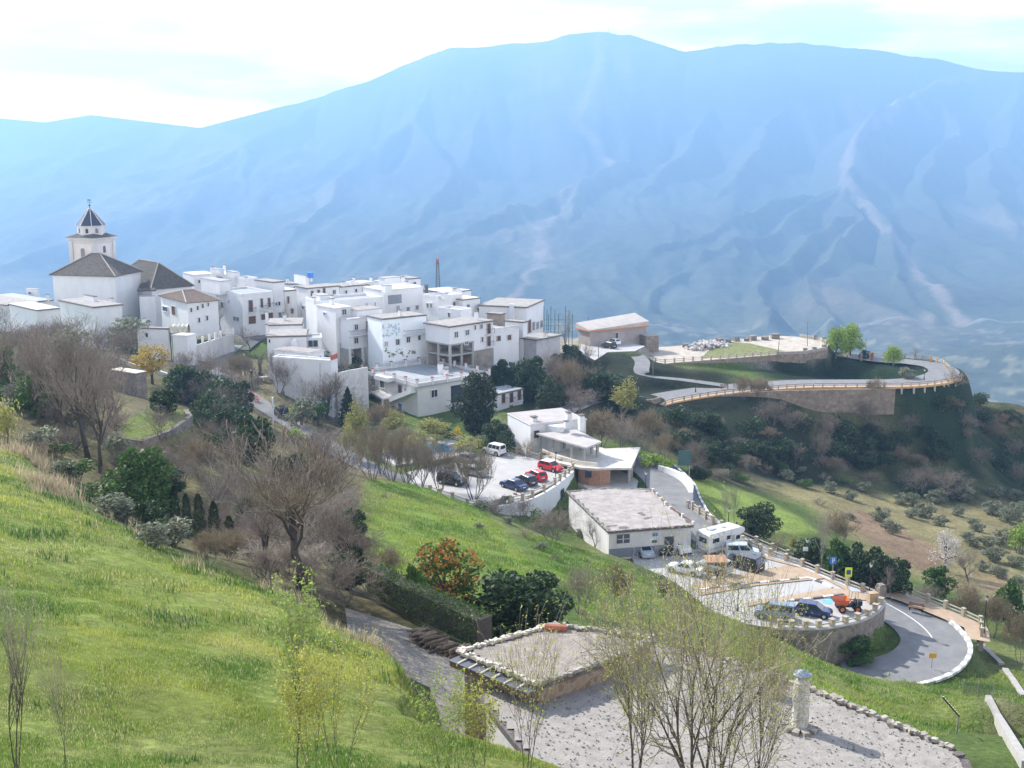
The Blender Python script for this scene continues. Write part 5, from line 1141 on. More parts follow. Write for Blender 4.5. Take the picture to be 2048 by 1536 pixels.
K = {
 'bareA': ('bare_tree', lambda: bare(1, B_grey, B_twig, kids=(6, 5, 4, 4))), 'bareB': ('bare_tree', lambda: bare(2, B_dark, B_purp, kids=(6, 5, 4, 4), spread=.6, up=.25)),
 'bareC': ('bare_tree', lambda: bare(3, B_grey, B_twig, spread=.9, up=.05, kids=(6, 5, 4, 4), lean=.15)), 'bareD': ('bare_tree', lambda: bare(4, B_dark, B_purp, kids=(7, 5, 5, 4), spread=.75)),
 'bigA': ('bare_tree', lambda: bare(5, B_dark, B_purp, kids=(8, 6, 5, 4), mx=4, spread=.62, up=.2, thick=.07, len0=2.6)), 'bigB': ('bare_tree', lambda: bare(6, B_dark, B_purp, kids=(7, 6, 5, 4), mx=4, spread=.55, up=.25, thick=.06, len0=2.8)),
 'vase': ('bare_tree', lambda: bare(7, B_grey, B_tan, stems=6, kids=(5, 5, 4, 3), spread=.5, up=.3, lean=.15)), 'vaseY': ('budding_tree', lambda: bare(8, B_grey, B_tan, L_yel, stems=5, kids=(4, 4, 4, 3), spread=.5, up=.25, lsize=.06)),
 'bareY': ('budding_tree', lambda: bare(9, B_grey, B_tan, L_yel, kids=(6, 5, 5, 4), lsize=.08, lper=2)), 'thick': ('bare_tree', lambda: bare(10, B_grey, B_purp, stems=5, kids=(5, 4, 4, 4), spread=.8, up=.1, lean=.2)),
 'thickT': ('bare_tree', lambda: bare(11, B_grey, B_tan, L_brown, stems=3, kids=(6, 5, 5, 4), spread=.7, up=.15, lean=.15, lsize=.05)), 'pollard': ('pollarded_tree', lambda: bare(12, B_dark, B_grey, kids=(7, 4, 2), mx=2, spread=.8, thick=.09, up=.2)),
 'slim': ('bare_tree', lambda: bare(13, B_pale, B_twig, kids=(9, 4, 4, 3), spread=.45, up=.35, len0=3.5, thick=.03)),
 'dark': ('evergreen_tree', lambda: leafy(21, B_dark, L_dark, 5200, .06, 15, .12)), 'dark2': ('evergreen_tree', lambda: leafy(22, B_dark, L_dark, 2600, .08, 11, .1)), 'midX': ('leafy_tree', lambda: leafy(39, B_grey, L_mid, 900, .1)), 'mid': ('leafy_tree', lambda: leafy(23, B_grey, L_mid, 4200, .06, 13, .14)),
 'mid2': ('leafy_tree', lambda: leafy(24, B_grey, L_mid, 2200, .085, 10, .1)), 'lime': ('willow_tree', lambda: leafy(25, B_grey, L_lime, 4200, .05, 14, .25, core=.3)), 'olive': ('olive_tree', lambda: leafy(26, B_grey, L_olive, 1500, .085, 9, .15)),
 'olive2': ('olive_tree', lambda: leafy(27, B_grey, L_olive, 1500, .085, 8, .12)), 'gold': ('blossom_tree', lambda: leafy(28, B_dark, L_gold, 2600, .05, 12, .32, core=.2)), 'orange': ('orange_tree', lambda: leafy(29, B_grey, L_mid, 3800, .05, 14, .08, leaf2=L_orange, f2=.55, core=.3)),
 'white': ('almond_tree', lambda: leafy(30, B_dark, L_white, 1800, .045, 11, .2, core=.2)), 'conif': ('conifer', lambda: leafy(31, B_dark, L_con, 6500, .055, 20, .05, leaf2=L_bronze, f2=.3, core=.4)), 'spruce': ('conifer', lambda: conic(32, B_dark, L_con, 3000, .07, .8)),
 'cypress': ('cypress', lambda: conic(33, B_dark, L_con, 3600, .05, .35, 5, .02, .12)), 'shrubD': ('shrub', lambda: shrub(41, L_dark)), 'shrubM': ('shrub', lambda: shrub(42, L_mid)), 'shrubL': ('shrub', lambda: shrub(43, L_lime)), 'shrubO': ('shrub', lambda: shrub(44, L_olive)),
 'shrubY': ('shrub', lambda: shrub(45, L_yel, B_tan, 1000, .07)), 'flower': ('flowering_shrub', lambda: shrub(46, L_yflow, None, 900, .09)), 'shrubB': ('bare_shrub', lambda: bare(47, B_grey, B_purp, stems=7, kids=(4, 4, 4), mx=3, spread=.8, up=.1, len0=1, lean=.25)),
 'shrubT': ('bare_shrub', lambda: bare(48, B_grey, B_tan, stems=7, kids=(4, 4, 4), mx=3, spread=.8, up=.1, len0=1, lean=.25)), 'redfl': ('flowering_shrub', lambda: shrub(49, leafm('red_flowers', (.55, .06, .08)), None, 300, .09)),
}
trnd = random.Random(99)
def plant(kind, px, ptop, pbase, w, label, group=None, Y=None, rot=None):
    nm, fn = K[kind]; parts = proto(kind, fn())
    if Y is None: q = hit(px, pbase)
    else: r = ray(px, pbase); x = r.x / r.y * Y; q = Vector((x, Y, gz(x, Y)))
    top = P(px, ptop, q.y).z; h = max(.5, top - q.z); wd = w * (1.22 if 'bare' in nm or nm == 'budding_tree' else 1.12) / (F_PX / (q.y * cP - q.z * sP))
    o = bpy.data.objects.new(nm, None); COL.objects.link(o); o.location = q; o.rotation_euler = (0, 0, trnd.uniform(0, 6.28) if rot is None else rot); o.scale = (wd, wd, h)
    cat = {'bare_tree': 'tree', 'budding_tree': 'tree', 'pollarded_tree': 'tree', 'evergreen_tree': 'tree', 'leafy_tree': 'tree', 'willow_tree': 'tree', 'olive_tree': 'olive tree', 'blossom_tree': 'tree', 'orange_tree': 'tree', 'almond_tree': 'tree', 'conifer': 'conifer', 'cypress': 'cypress', 'shrub': 'shrub', 'bare_shrub': 'shrub', 'flowering_shrub': 'shrub'}[nm]
    tag(o, label, cat, group)
    for pn, me in parts: c = bpy.data.objects.new(pn, me); COL.objects.link(c); c.parent = o
    return o
TREES = [
 # big bare trees, left and centre
 ('thick',560,1090,1240,230,'dense purple twig mass at the foot of the largest bare tree',None,66), ('bigA',690,985,1215,190,'right hand companion of the largest bare tree',None,66), ('thick',610,1020,1210,240,'grey twig mass behind the trunk of the largest bare tree',None,74), ('thickT',735,1110,1215,110,'olive brown bush between the companion tree and the hedge',None,66),
 ('bareC',470,930,1120,150,'grey bare tree rising behind the cypress row',None,88), ('thick',560,890,1020,160,'grey bare thicket on the upper side of the hollow',None,108), ('bareD',690,880,1010,150,'bare tree between the lane and the green field',None,115), ('thick',640,850,930,110,'tangled bare tree on the bank by the lane',None,None),
 ('thick',560,700,790,80,'bare tree before the white terrace, left one',None,None), ('bareA',620,715,800,90,'bare tree before the white terrace, middle one',None,None), ('bareC',690,700,790,60,'bare tree between the terrace and the villa',None,None), ('shrubO',600,790,850,70,'grey green shrub under the walnut tree',None,None), ('shrubM',640,800,850,60,'green shrub beside the walnut trunk',None,None),
 ('thick',730,740,800,60,'bare tree beside the villa stair',None,None), ('thickT',760,790,870,90,'tan bare tree in front of the villa porch',None,None), ('thickT',820,850,905,80,'tan bush on the far side of the pool',None,None),
 ('thick',320,800,880,100,'bare thicket behind the green terrace',None,None), ('thick',400,745,815,90,'bare thicket along the thin garden wall',None,None), ('dark2',330,775,830,70,'dark shrub tree below the golden tree',None,None), ('thick',250,640,720,100,'bare thicket against the round white house',None,None), ('thick',200,640,720,110,'bare thicket against the blank annex',None,None), ('thickT',470,700,770,70,'tan twiggy thicket at the lane bend',None,None),
 ('dark2',320,930,1040,110,'dark bush right of the dense green tree',None,90), ('thick',360,900,1010,110,'bare thicket above the short cypresses',None,95), ('dark2',300,1000,1080,80,'dark green bush on the bank below the crest',None,70), ('thick',250,880,960,90,'grey bare bush left of the dense green tree',None,None),
 ('thickT',1240,1110,1190,80,'brown bare bush left of the budding tree tops',None,84), ('shrubM',1330,1150,1200,60,'green bush at the edge of the parking area',None,None),
 ('bareB',560,700,770,60,'thin bare tree before the white garden terrace',None,None), ('thick',700,770,850,90,'bare thicket between the small spruce and the villa',None,None), ('thick',455,760,835,90,'bare thicket on the bank left of the lane',None,None), ('thickT',490,700,760,60,'tan bare thicket beside the seated people',None,None), ('thick',640,850,905,120,'low bare thicket below the walnut tree',None,None),
 ('bigA',176,610,905,215,'tall dark bare tree with forked trunk on the grassy crest at the left',None,96), ('bigB',200,690,935,150,'bare tree with dark slanting trunk just right of the forked one',None,92),
 ('bareD',78,640,868,120,'bare tree with curved dark trunk near the left edge',None,105), ('bareD',28,615,840,150,'wide bare tree at the left picture edge',None,115), ('bareB',120,640,800,130,'bare tree in front of the low white houses',None,140),
 ('bareA',232,690,830,120,'bare tree beside the rubble stone shed',None,135), ('bareB',130,640,880,130,'bare tree in the thicket between the two curved trunks',None,100),
 ('bigB',604,828,1262,400,'largest bare tree with dark trunk and fan of purple twigs in the centre',None,60), ('bigA',540,950,1235,230,'leaning bare tree directly left of the largest one',None,64),
 ('thick',690,1090,1240,170,'low tangled bare tree at the edge of the gravel yard',None,60), ('bareC',432,875,1080,140,'pale bare tree above the cypress row',None,84), ('thick',640,960,1150,260,'dense thicket of grey twigs behind the largest bare tree',None,88),
 ('thick',520,1010,1180,170,'dense purple bare thicket right of the cypress row',None,74), ('thickT',470,1050,1190,90,'tan twiggy tree between cypresses and the bare thicket',None,70),
 ('bigA',655,735,840,150,'bare walnut tree with thick trunk beside the small spruce',None,None), ('bareA',628,755,850,100,'thin bare tree left of the walnut',None,None),
 ('pollard',520,697,752,48,'pollarded tree with stubby branches by the seated people',None,None), ('bareA',568,720,790,80,'bare tree in front of the low stepped house',None,None), ('pollard',651,626,705,30,'brown pruned tree beside the stepped houses',None,None), ('bareA',670,650,712,60,'grey bare tree against the arcade house side wall',None,None),
 ('bareA',577,592,632,32,'small bare tree between white houses and the blue tank house',None,250), ('slim',601,596,634,16,'dark cypress like pruned tree at the end of the village street',None,248),
 ('slim',432,588,668,60,'pale bare plane tree in front of the brown roofed wing',None,None), ('slim',397,598,672,50,'bare plane tree left of the pale one',None,None), ('bareA',446,600,676,52,'bare plane tree right of the pale one',None,None), ('bareB',500,650,705,45,'small bare tree at the bend of the village lane',None,None), ('bareB',505,700,775,45,'slender bare tree beside the lane above the flower beds',None,None),
 ('thick',420,690,770,100,'grey bare thicket below the white mottled wall',None,None), ('thick',470,725,800,90,'brown bare thicket beside the village lane',None,None), ('thick',370,690,760,70,'bare thicket behind the green shrub tree',None,None),
 ('gold',305,686,768,90,'rounded golden yellow tree in front of the round white house',None,None), ('mid2',356,728,800,64,'green bushy tree right of the golden tree',None,None),
 ('mid',285,893,1020,135,'dense green tree with dark trunk at the edge of the grass slope',None,84), ('shrubY',8,775,885,75,'yellow green bush at the left picture edge',None,92), ('mid2',70,745,870,90,'green leafed tree among bare trees at the left',None,108),
 ('mid2',18,690,850,70,'tall ivy green tree at the far left edge',None,120),
 ('cypress',352,968,1060,26,'shortest cypress at the left end of the dark row',None,84), ('cypress',378,985,1110,26,'second cypress from the left in the dark row',None,80), ('cypress',404,985,1140,32,'third and darkest cypress from the left in the row',None,77), ('cypress',434,1000,1155,34,'fourth cypress from the left in the dark row',None,75), ('cypress',464,1030,1170,34,'cypress at the right end of the dark row',None,73),
 ('orange',888,1082,1232,150,'orange and green leafed tree above the dark hedge',None,None), ('mid2',830,1125,1235,60,'pale green sapling at the left of the orange tree',None,None), ('dark',1042,1132,1285,205,'round dark evergreen tree beside the raised gravel roof',None,None),
 ('thickT',780,1088,1150,75,'pinkish brown bare bush on the green field',None,None), ('thick',1160,1110,1240,110,'grey bare tree behind the round dark evergreen',None,76), ('vase',745,828,962,110,'first multi stemmed tree from the left by the pool lane',None,None), ('vase',785,838,962,100,'second multi stemmed tree from the left by the pool lane',None,None),
 ('vase',842,868,975,110,'multi stemmed bare tree in front of the pool',None,None), ('vase',948,880,1002,110,'multi stemmed bare tree in front of the upper car park',None,None), ('thick',905,905,965,80,'bare bush beside the parked black car',None,None),
 ('vase',815,850,968,100,'multi stemmed bare tree between the pool and the lane',None,None), ('vase',880,875,985,90,'multi stemmed bare tree left of the parked black car',None,None), ('bareY',835,860,925,90,'low budding tree in front of the pool',None,None), ('vase',765,850,950,80,'thin stemmed bare tree behind the first pool lane tree',None,None), ('thick',990,985,1030,60,'bare bush at the lower corner of the upper car park',None,None), ('shrubT',1010,930,960,50,'low bare bush screening the silver car',None,None) if 0 else ('bareA',720,860,935,70,'grey bare tree beside the lane bend',None,None),
 ('bareY',795,822,880,90,'yellow budding tree left of the villa front',None,None), ('bareY',862,828,890,110,'yellow budding tree hiding the villa foot',None,None), ('bareY',720,800,905,80,'tan budding tree near the villa porch',None,None), ('shrubY',935,868,905,60,'yellow green shrub behind the white van',None,None), ('bareY',700,850,920,60,'pale budding shrub tree beside the lane',None,None),
 ('conif',957,742,865,100,'huge dark conifer with bronze top beside the villa',None,None), ('spruce',697,772,858,46,'small dark spruce left of the villa',None,None), ('flower',914,850,880,20,'bright yellow flowering bush beside the conifer foot',None,None),
 ('shrubM',935,872,892,40,'round green garden shrub right of the yellow bush',None,None), ('shrubO',955,868,892,36,'grey green shrub under the conifer',None,None), ('dark2',990,840,885,60,'dark green shrub tree right of the conifer',None,None), ('shrubD',1010,860,905,50,'dark shrub in front of the cubic white house',None,None), ('shrubD',885,842,880,50,'dark shrub at the villa corner',None,None), ('shrubM',972,872,905,26,'small rounded green bush near the parked white van',None,None),
 ('shrubT',1050,872,915,60,'bare bush against the bright wall of the cubic house',None,None), ('shrubB',1090,890,922,36,'bare bush at the foot of the open canopy',None,None),
 ('thickT',1200,800,900,140,'broad olive brown tree behind the cubic house',None,None), ('bareY',1248,755,850,90,'tall tan tree above the canopy building',None,None), ('thickT',1290,800,900,90,'reddish tan bare tree at the top of the dark gully',None,None), ('thickT',1330,850,925,70,'tan bare tree right of the canopy building',None,None), ('thick',1250,820,905,90,'grey bare tree between the two tan ones',None,None),
 ('thick',1110,690,780,95,'purplish brown bare tree right of the pillar house',None,None), ('thickT',1140,700,800,80,'tan bare tree on the dark bank below the parking area',None,None), ('thick',1180,720,790,80,'grey bare tree below the three parked cars',None,None), ('thick',1150,760,830,110,'low bare tree above the shaded street',None,None), ('bareB',1180,680,745,34,'thin bare tree at the corner of the small parking area',None,None),
 ('dark2',1060,710,800,80,'dark evergreen tree below the grey shaded house',None,None), ('dark2',1100,760,830,70,'dark evergreen tree above the shaded street',None,None), ('dark2',1210,740,800,90,'dark grey green tree under the parking area',None,None), ('dark2',1010,715,790,60,'dark evergreen tree behind the small brown shuttered house',None,None), ('dark2',1255,770,830,50,'dark bush beside the fork of the lane',None,None),
 ('bareA',1133,618,682,62,'bare tree in front of the sports court posts',None,256),
 ('lime',1672,650,716,52,'left of the two bright green willows on the lookout',None,None), ('lime',1700,644,716,56,'right of the two bright green willows on the lookout',None,None), ('dark2',1730,699,722,24,'small rounded dark green tree beside the lookout pillars',None,None), ('lime',1786,690,732,44,'small bright green tree inside the road loop',None,None), ('bareA',1833,692,720,26,'small bare tree behind the road loop',None,None),
 ('olive',1815,735,757,40,'low grey green bush in the middle of the road loop',None,None), ('shrubB',1912,735,770,50,'bare shrub outside the far end of the road loop',None,None),
 ('thickT',1487,740,800,55,'left tan tree growing through the lookout viaduct',None,None), ('thickT',1520,742,805,60,'right tan tree growing through the lookout viaduct',None,None), ('thickT',1745,748,800,50,'pale tan tree below the long stone wall',None,None), ('thick',1545,790,850,90,'grey tan thicket below the viaduct trees',None,None),
 ('thick',1650,808,890,60,'pale pinkish bare tree high on the shaded slope',None,None), ('thick',1640,850,925,50,'pale pinkish bare tree halfway down the shaded slope',None,None), ('bareC',1590,884,935,44,'pale bare tree low on the shaded slope above the meadow',None,None), ('thick',1730,790,850,60,'brown bare tree under the long stone wall',None,None), ('thick',1815,822,862,50,'round pale bare tree on the slope under the road loop',None,None),
 ('thick',1840,925,985,90,'left part of the brown thicket on the valley floor',None,None), ('thick',1890,930,990,100,'right part of the brown thicket on the valley floor',None,None), ('thick',2036,918,970,50,'brown bare tree at the right picture edge',None,None), ('thick',1390,870,930,60,'tan bare shrub tree at the bottom of the dark gully',None,None), ('bareC',1500,905,955,40,'pale bare tree on the meadow edge',None,None),
 ('dark',1515,1003,1078,82,'dark evergreen tree beside the motorhome railing',None,None), ('slim',1452,965,1055,34,'left slender bare poplar behind the lamp posts',None,None), ('slim',1470,960,1058,34,'right slender bare poplar behind the lamp posts',None,None), ('slim',1643,1005,1155,60,'tall slender pale trunked tree behind the railing',None,None), ('thickT',1675,1010,1100,80,'tan bare tree at the edge of the brown field',None,None),
 ('mid2',1672,1078,1160,70,'olive green bush tree behind the blue sign',None,None), ('dark2',1705,1085,1165,70,'dark green bush tree behind the yellow sign',None,None), ('dark2',1745,1095,1180,80,'dark bush tree behind the lamp post',None,None), ('dark2',1790,1115,1190,80,'dark spreading bush right of the lamp post',None,None), ('bareB',1552,1068,1118,30,'small bare tree just outside the railing by the motorhome',None,None), ('bareY',1583,1062,1118,28,'small budding tree just outside the railing',None,None), ('dark2',1620,1075,1135,70,'dark shrub mass behind the railing',None,None), ('bareA',1783,1128,1208,52,'small leafless street tree on the footway',None,None),
 ('white',1890,1058,1140,66,'white blossoming almond tree on the brown field',None,None), ('bareD',1936,1092,1165,70,'dark bare tree right of the almond blossom',None,None), ('shrubL',2038,1045,1108,56,'lime green bush at the right picture edge',None,None), ('mid2',1870,1128,1195,76,'mid green bush tree below the almond blossom',None,None), ('thickT',1935,1155,1255,90,'tan bare thicket above the bend railing',None,None), ('mid2',2015,1160,1260,80,'green bush tree at the right edge above the bend',None,None), ('thickT',1985,1170,1275,80,'olive brown thicket at the right above the bend',None,None), ('thickT',2040,1210,1330,80,'brown thicket at the right edge beside the bend',None,None), ('thick',1850,1160,1215,70,'grey thicket behind the bend railing',None,None),
 ('mid2',1713,1272,1325,92,'olive green bush at the foot of the curved stone wall',None,None), ('thick',1105,1005,1085,120,'rounded grey bare bush below the white retaining wall',None,None), ('thick',1045,985,1045,70,'bare bush beside the upper car park steps',None,None), ('bareA',1190,1035,1095,60,'bare tree against the white wall of the flat roof building',None,None), ('shrubM',1075,1020,1065,60,'dark green bramble under the rounded bare bush',None,None),
 ('shrubL',1310,905,935,60,'bright green bush beside the upper road',None,None), ('shrubL',1340,915,940,50,'yellow green bush beside the green board',None,None),
 ('redfl',503,778,792,16,'upper small red flowering bush by the lane',None,None), ('redfl',512,790,806,20,'lower small red flowering bush by the lane',None,None), ('shrubL',600,808,838,60,'bright green bush right of the parked black car',None,None), ('shrubL',590,852,885,50,'yellow green bush below the parked black car',None,None), ('thick',570,860,900,60,'tan bush on the bank beside the lane',None,None),
 ('shrubT',770,980,1000,20,'small straw coloured tuft on the green field',None,None), ('shrubO',960,1045,1058,24,'small dark tussock in the middle of the green field',None,None),
]
for t in TREES: plant(*t[:6], group=t[6], Y=t[7])
ANCH = [(330,970,'right of the dense green tree'),(430,990,'behind the cypress row'),(490,1090,'right of the cypress row'),(560,1030,'high in the wooded gully'),(640,1080,'behind the largest bare tree'),(700,1040,'at the left edge of the green field'),(700,1150,'beside the hedge end'),(590,1160,'at the foot of the largest bare tree'),(1340,860,'at the top of the shaded gully'),(1440,850,'below the viaduct columns'),(1560,850,'below the tan viaduct trees'),(1700,860,'below the long stone wall'),(1830,830,'under the far end of the road loop'),(1940,830,'on the ridge right of the road loop'),(2020,860,'at the right end of the shaded ridge'),
 (1380,930,'at the foot of the gully by the meadow'),(1500,925,'in the shade above the meadow'),(1640,920,'on the lower shaded slope'),(1750,930,'left of the brown valley thicket'),(1880,900,'above the brown valley thicket'),(1980,940,'right of the brown valley thicket'),
 (410,820,'at the left end of the shaded hollow'),(480,850,'in the middle of the shaded hollow'),(540,870,'at the lane side of the shaded hollow'),(450,910,'at the bottom of the shaded hollow'),(540,910,'above the small hidden meadow'),
 (30,670,'at the far left below the low white houses'),(100,700,'below the blank white annex'),(180,740,'left of the stone shed'),(250,720,'behind the stone shed'),(60,780,'among the tall trees at the left'),(150,840,'behind the forked tree'),(230,870,'above the terrace wall'),(240,930,'beside the dense green tree'),
 (1020,740,'behind the small shuttered house'),(1100,770,'on the bank above the shaded street'),(1180,790,'right of the shaded street'),(1030,800,'beside the small shuttered house'),(715,765,'left of the villa wall'),
 (80,910,'at the top of the grass crest'),(160,990,'high on the grass crest'),(240,1030,'below the dense green tree'),(330,1080,'beside the cypress row'),(970,1025,'behind the field top'),(1040,1070,'halfway down the field edge'),(1110,1110,'at the lower field edge'),(1160,1075,'near the long white side wall'),
 (1420,952,'left end of the meadow strip'),(1560,960,'above the green meadow'),(1670,965,'at the valley end of the meadow'),(1660,1020,'between meadow and brown field'),
 (1720,990,'at the top of the brown field'),(1770,1055,'alone on the brown soil'),(1870,1040,'right of the brown soil'),(1950,1040,'in the upper grove'),(2020,1050,'in the upper grove near the picture edge'),(1945,1095,'in the middle of the grove'),(2010,1110,'at the right of the grove'),(1980,1145,'at the lower side of the grove'),(2035,1170,'at the lower right end of the grove'),(1880,1005,'at the shaded edge of the grove'),(2000,1000,'at the far right edge of the valley floor')]
KEEP = [(470, 640, 780, 925), (700, 1150, 900, 1010)]
def batch(kind_list, pts, label, group, w, h, extra=0, **k):
    pts = list(pts); base_n = len(pts); rj = random.Random(len(label))
    for _ in range(extra): c = pts[rj.randrange(base_n)]; pts.append((c[0] + rj.gauss(0, 26), c[1] + rj.gauss(0, 13)))
    for i, (x, y) in enumerate(pts):
        f = trnd.uniform(.75, 1.25); kd = kind_list[i % len(kind_list)]
        if i >= base_n and any(a < x < b_ and c < y < d_ for a, b_, c, d_ in KEEP): continue
        adj = {'dark2': 'dark evergreen bush', 'shrubD': 'low dark leafy shrub', 'thick': 'bare twiggy grey bush', 'bareD': 'slender bare tree', 'bareC': 'spreading bare tree', 'shrubB': 'low bare purple shrub', 'shrubO': 'grey green shrub', 'shrubM': 'green shrub', 'shrubT': 'straw coloured bare shrub', 'olive': 'grey green olive tree', 'olive2': 'open crowned olive tree', 'thickT': 'tan twiggy bush'}[kd]
        place = min(ANCH, key=lambda a: (a[0] - x) ** 2 + 2.5 * (a[1] - y) ** 2)[2]; sz = 'tall ' if f > 1.08 else ('stunted ' if f < .92 else '')
        plant(kd, x, y - h * f, y, w * f, sz + adj + ' ' + place, group, **k)
batch(['olive', 'olive2'], [(1760,1042),(1783,1068),(1850,1035),(1880,1052),(1915,1032),(1950,1062),(1985,1030),(2015,1045),(2035,1075),(1940,1090),(1975,1095),(2005,1090),(1985,1122),(2030,1135),(1965,1142),(1998,1155),(2035,1175),(1825,1010),(1880,1005),(1930,1000),(1990,995),(2035,1005),(1700,1000),(1660,985),(1730,985)], 'grey green olive tree on the dry field at the right', 'olive trees on the dry field', 38, 26, extra=5)
batch(['dark2', 'shrubD', 'thick', 'dark2'], [(400,810),(430,830),(460,820),(480,835),(470,845),(410,850),(440,870),(480,880),(470,885),(450,905),(420,895)], 'dark leafless and evergreen bush in the shaded hollow below the lane', 'dark bushes in the shaded hollow', 66, 66, extra=16)
batch(['thick', 'shrubB', 'bareD', 'shrubO'], [(30,720),(60,700),(95,715),(140,720),(170,740),(210,760),(40,770),(90,780),(130,770),(180,790),(50,820),(110,830),(150,850),(210,850),(240,880),(250,930),(20,660),(110,690),(160,700),(250,700),(225,905),(140,900)], 'grey bare bush in the thicket below the church', 'bare bushes below the church', 86, 66, extra=26)
batch(['thick', 'shrubD', 'thickT', 'dark2', 'shrubD'], [(1320,870),(1350,850),(1370,880),(1410,860),(1440,880),(1470,900),(1500,870),(1540,880),(1420,910),(1460,930),(1530,930),(1560,910),(1600,850),(1690,880),(1700,920),(1750,870),(1770,900),(1800,930),(1850,880),(1880,900),(1930,880),(1960,850),(1990,880),(2020,850),(1920,820),(1960,930),(2000,940),(1660,940),(1730,940),(1350,900),(1400,940),(1450,950)], 'dark bush on the shaded slope under the lookout road', 'bushes on the shaded slope', 56, 34, extra=45)  # extra dark bushes added to deepen the slope's shaded tone
batch(['shrubO', 'shrubT', 'shrubM'], [(120,955),(160,990),(200,1010),(235,1040),(265,1050),(310,1070),(340,1090),(220,970),(260,1000),(300,1030),(345,1060),(120,915),(70,905)], 'straw and grey green tussock bush along the crest of the grass slope', 'tussock bushes along the crest', 72, 42, extra=9)
batch(['shrubO', 'shrubT'], [(960,1020),(990,1030),(1020,1048),(1050,1075),(1080,1100),(1110,1120),(1010,1010),(1130,1060),(1160,1075)], 'dry bush along the upper edge of the green field', 'dry bushes along the field edge', 34, 20)
batch(['shrubB', 'shrubO', 'shrubM'], [(1530,945),(1570,960),(1610,975),(1650,960),(1600,945),(1690,970),(1400,950),(1440,955),(1480,965),(1640,1010),(1700,1040),(1560,940)], 'low scrubby bush on the strip above the green meadow', 'scrub above the meadow', 30, 16)
batch(['dark2', 'shrubD', 'thick'], [(1020,745),(1050,760),(1075,775),(1000,770),(1030,800),(1120,790),(1160,790),(1200,800),(1095,740),(1140,740),(980,770),(720,760),(715,780),(700,755)], 'dark bush on the shaded bank right of the villa', 'dark bushes on the shaded bank', 56, 44, extra=14)
batch(['thick', 'bareD', 'thickT', 'shrubB', 'thick', 'dark2', 'bareC'], [(300,960),(340,1000),(400,960),(440,1000),(480,1020),(500,1060),(520,1100),(560,1060),(600,1050),(640,1080),(660,1130),(680,1060),(700,1110),(590,1000),(540,1000),(470,960),(650,1010),(690,1010),(730,1150),(700,1180),(630,1180),(580,1150),(530,1160),(460,1120),(430,1060)], 'bushes in the wooded gully', 'bushes in the wooded gully', 92, 84, extra=12)
# clipped hedge
hg = empty('hedge', hit(840, 1240), 'long dark clipped hedge beside the gravel yard', 'hedge'); rnd = random.Random(3)
b = MB(); core = MB(); hp = [G(735,1185,Z_YARD), G(800,1222,Z_YARD), G(870,1255,Z_YARD), G(955,1296,Z_YARD)]; hp = [p + Vector((.35, .5, 0)) for p in hp]
for a, c in zip(hp[:-1], hp[1:]):
    core.bar(a + Vector((0, 0, .65)), c + Vector((0, 0, .65)), 1.0, 1.45)
    n = Vector((-(c - a).y, (c - a).x, 0)).normalized()
    for k in range(int((c - a).length * 650)):
        t = rnd.random(); s = rnd.random(); z = 0
        if rnd.random() < .4: q = a.lerp(c, t) + n * rnd.uniform(-.6, .6) + Vector((0, 0, 1.45 + rnd.gauss(0, .07)))
        else: q = a.lerp(c, t) + n * (rnd.choice((-1, 1)) * .6 + rnd.gauss(0, .06)) + Vector((0, 0, rnd.uniform(0, 1.45)))
        leaf_quads(b, [q], .06, rnd)
core.build('branches', B_dark, hg); b.build('foliage', leafm('hedge_leaves', (.06, .12, .022)), hg)
lp = empty('log_pile', G(880, 1285, Z_YARD), 'stack of cut logs along the foot of the hedge', 'log pile'); rnd = random.Random(8); b = MB()
for k in range(70):
    t = rnd.random(); p = G(835, 1278, Z_YARD).lerp(G(935, 1322, Z_YARD), t) + Vector((0, rnd.uniform(-.1, .1), .1 + rnd.choice((0, .18, .36)))); d = Vector((rnd.gauss(.9, .2), rnd.gauss(.5, .3), rnd.gauss(.1, .12))); b.tube(p - d * .45, p + d * .45, rnd.uniform(.06, .1), n=6)
b.build('logs', mat('split_logs', (.20, .15, .11), .9, .3, 3, island=.3), lp)

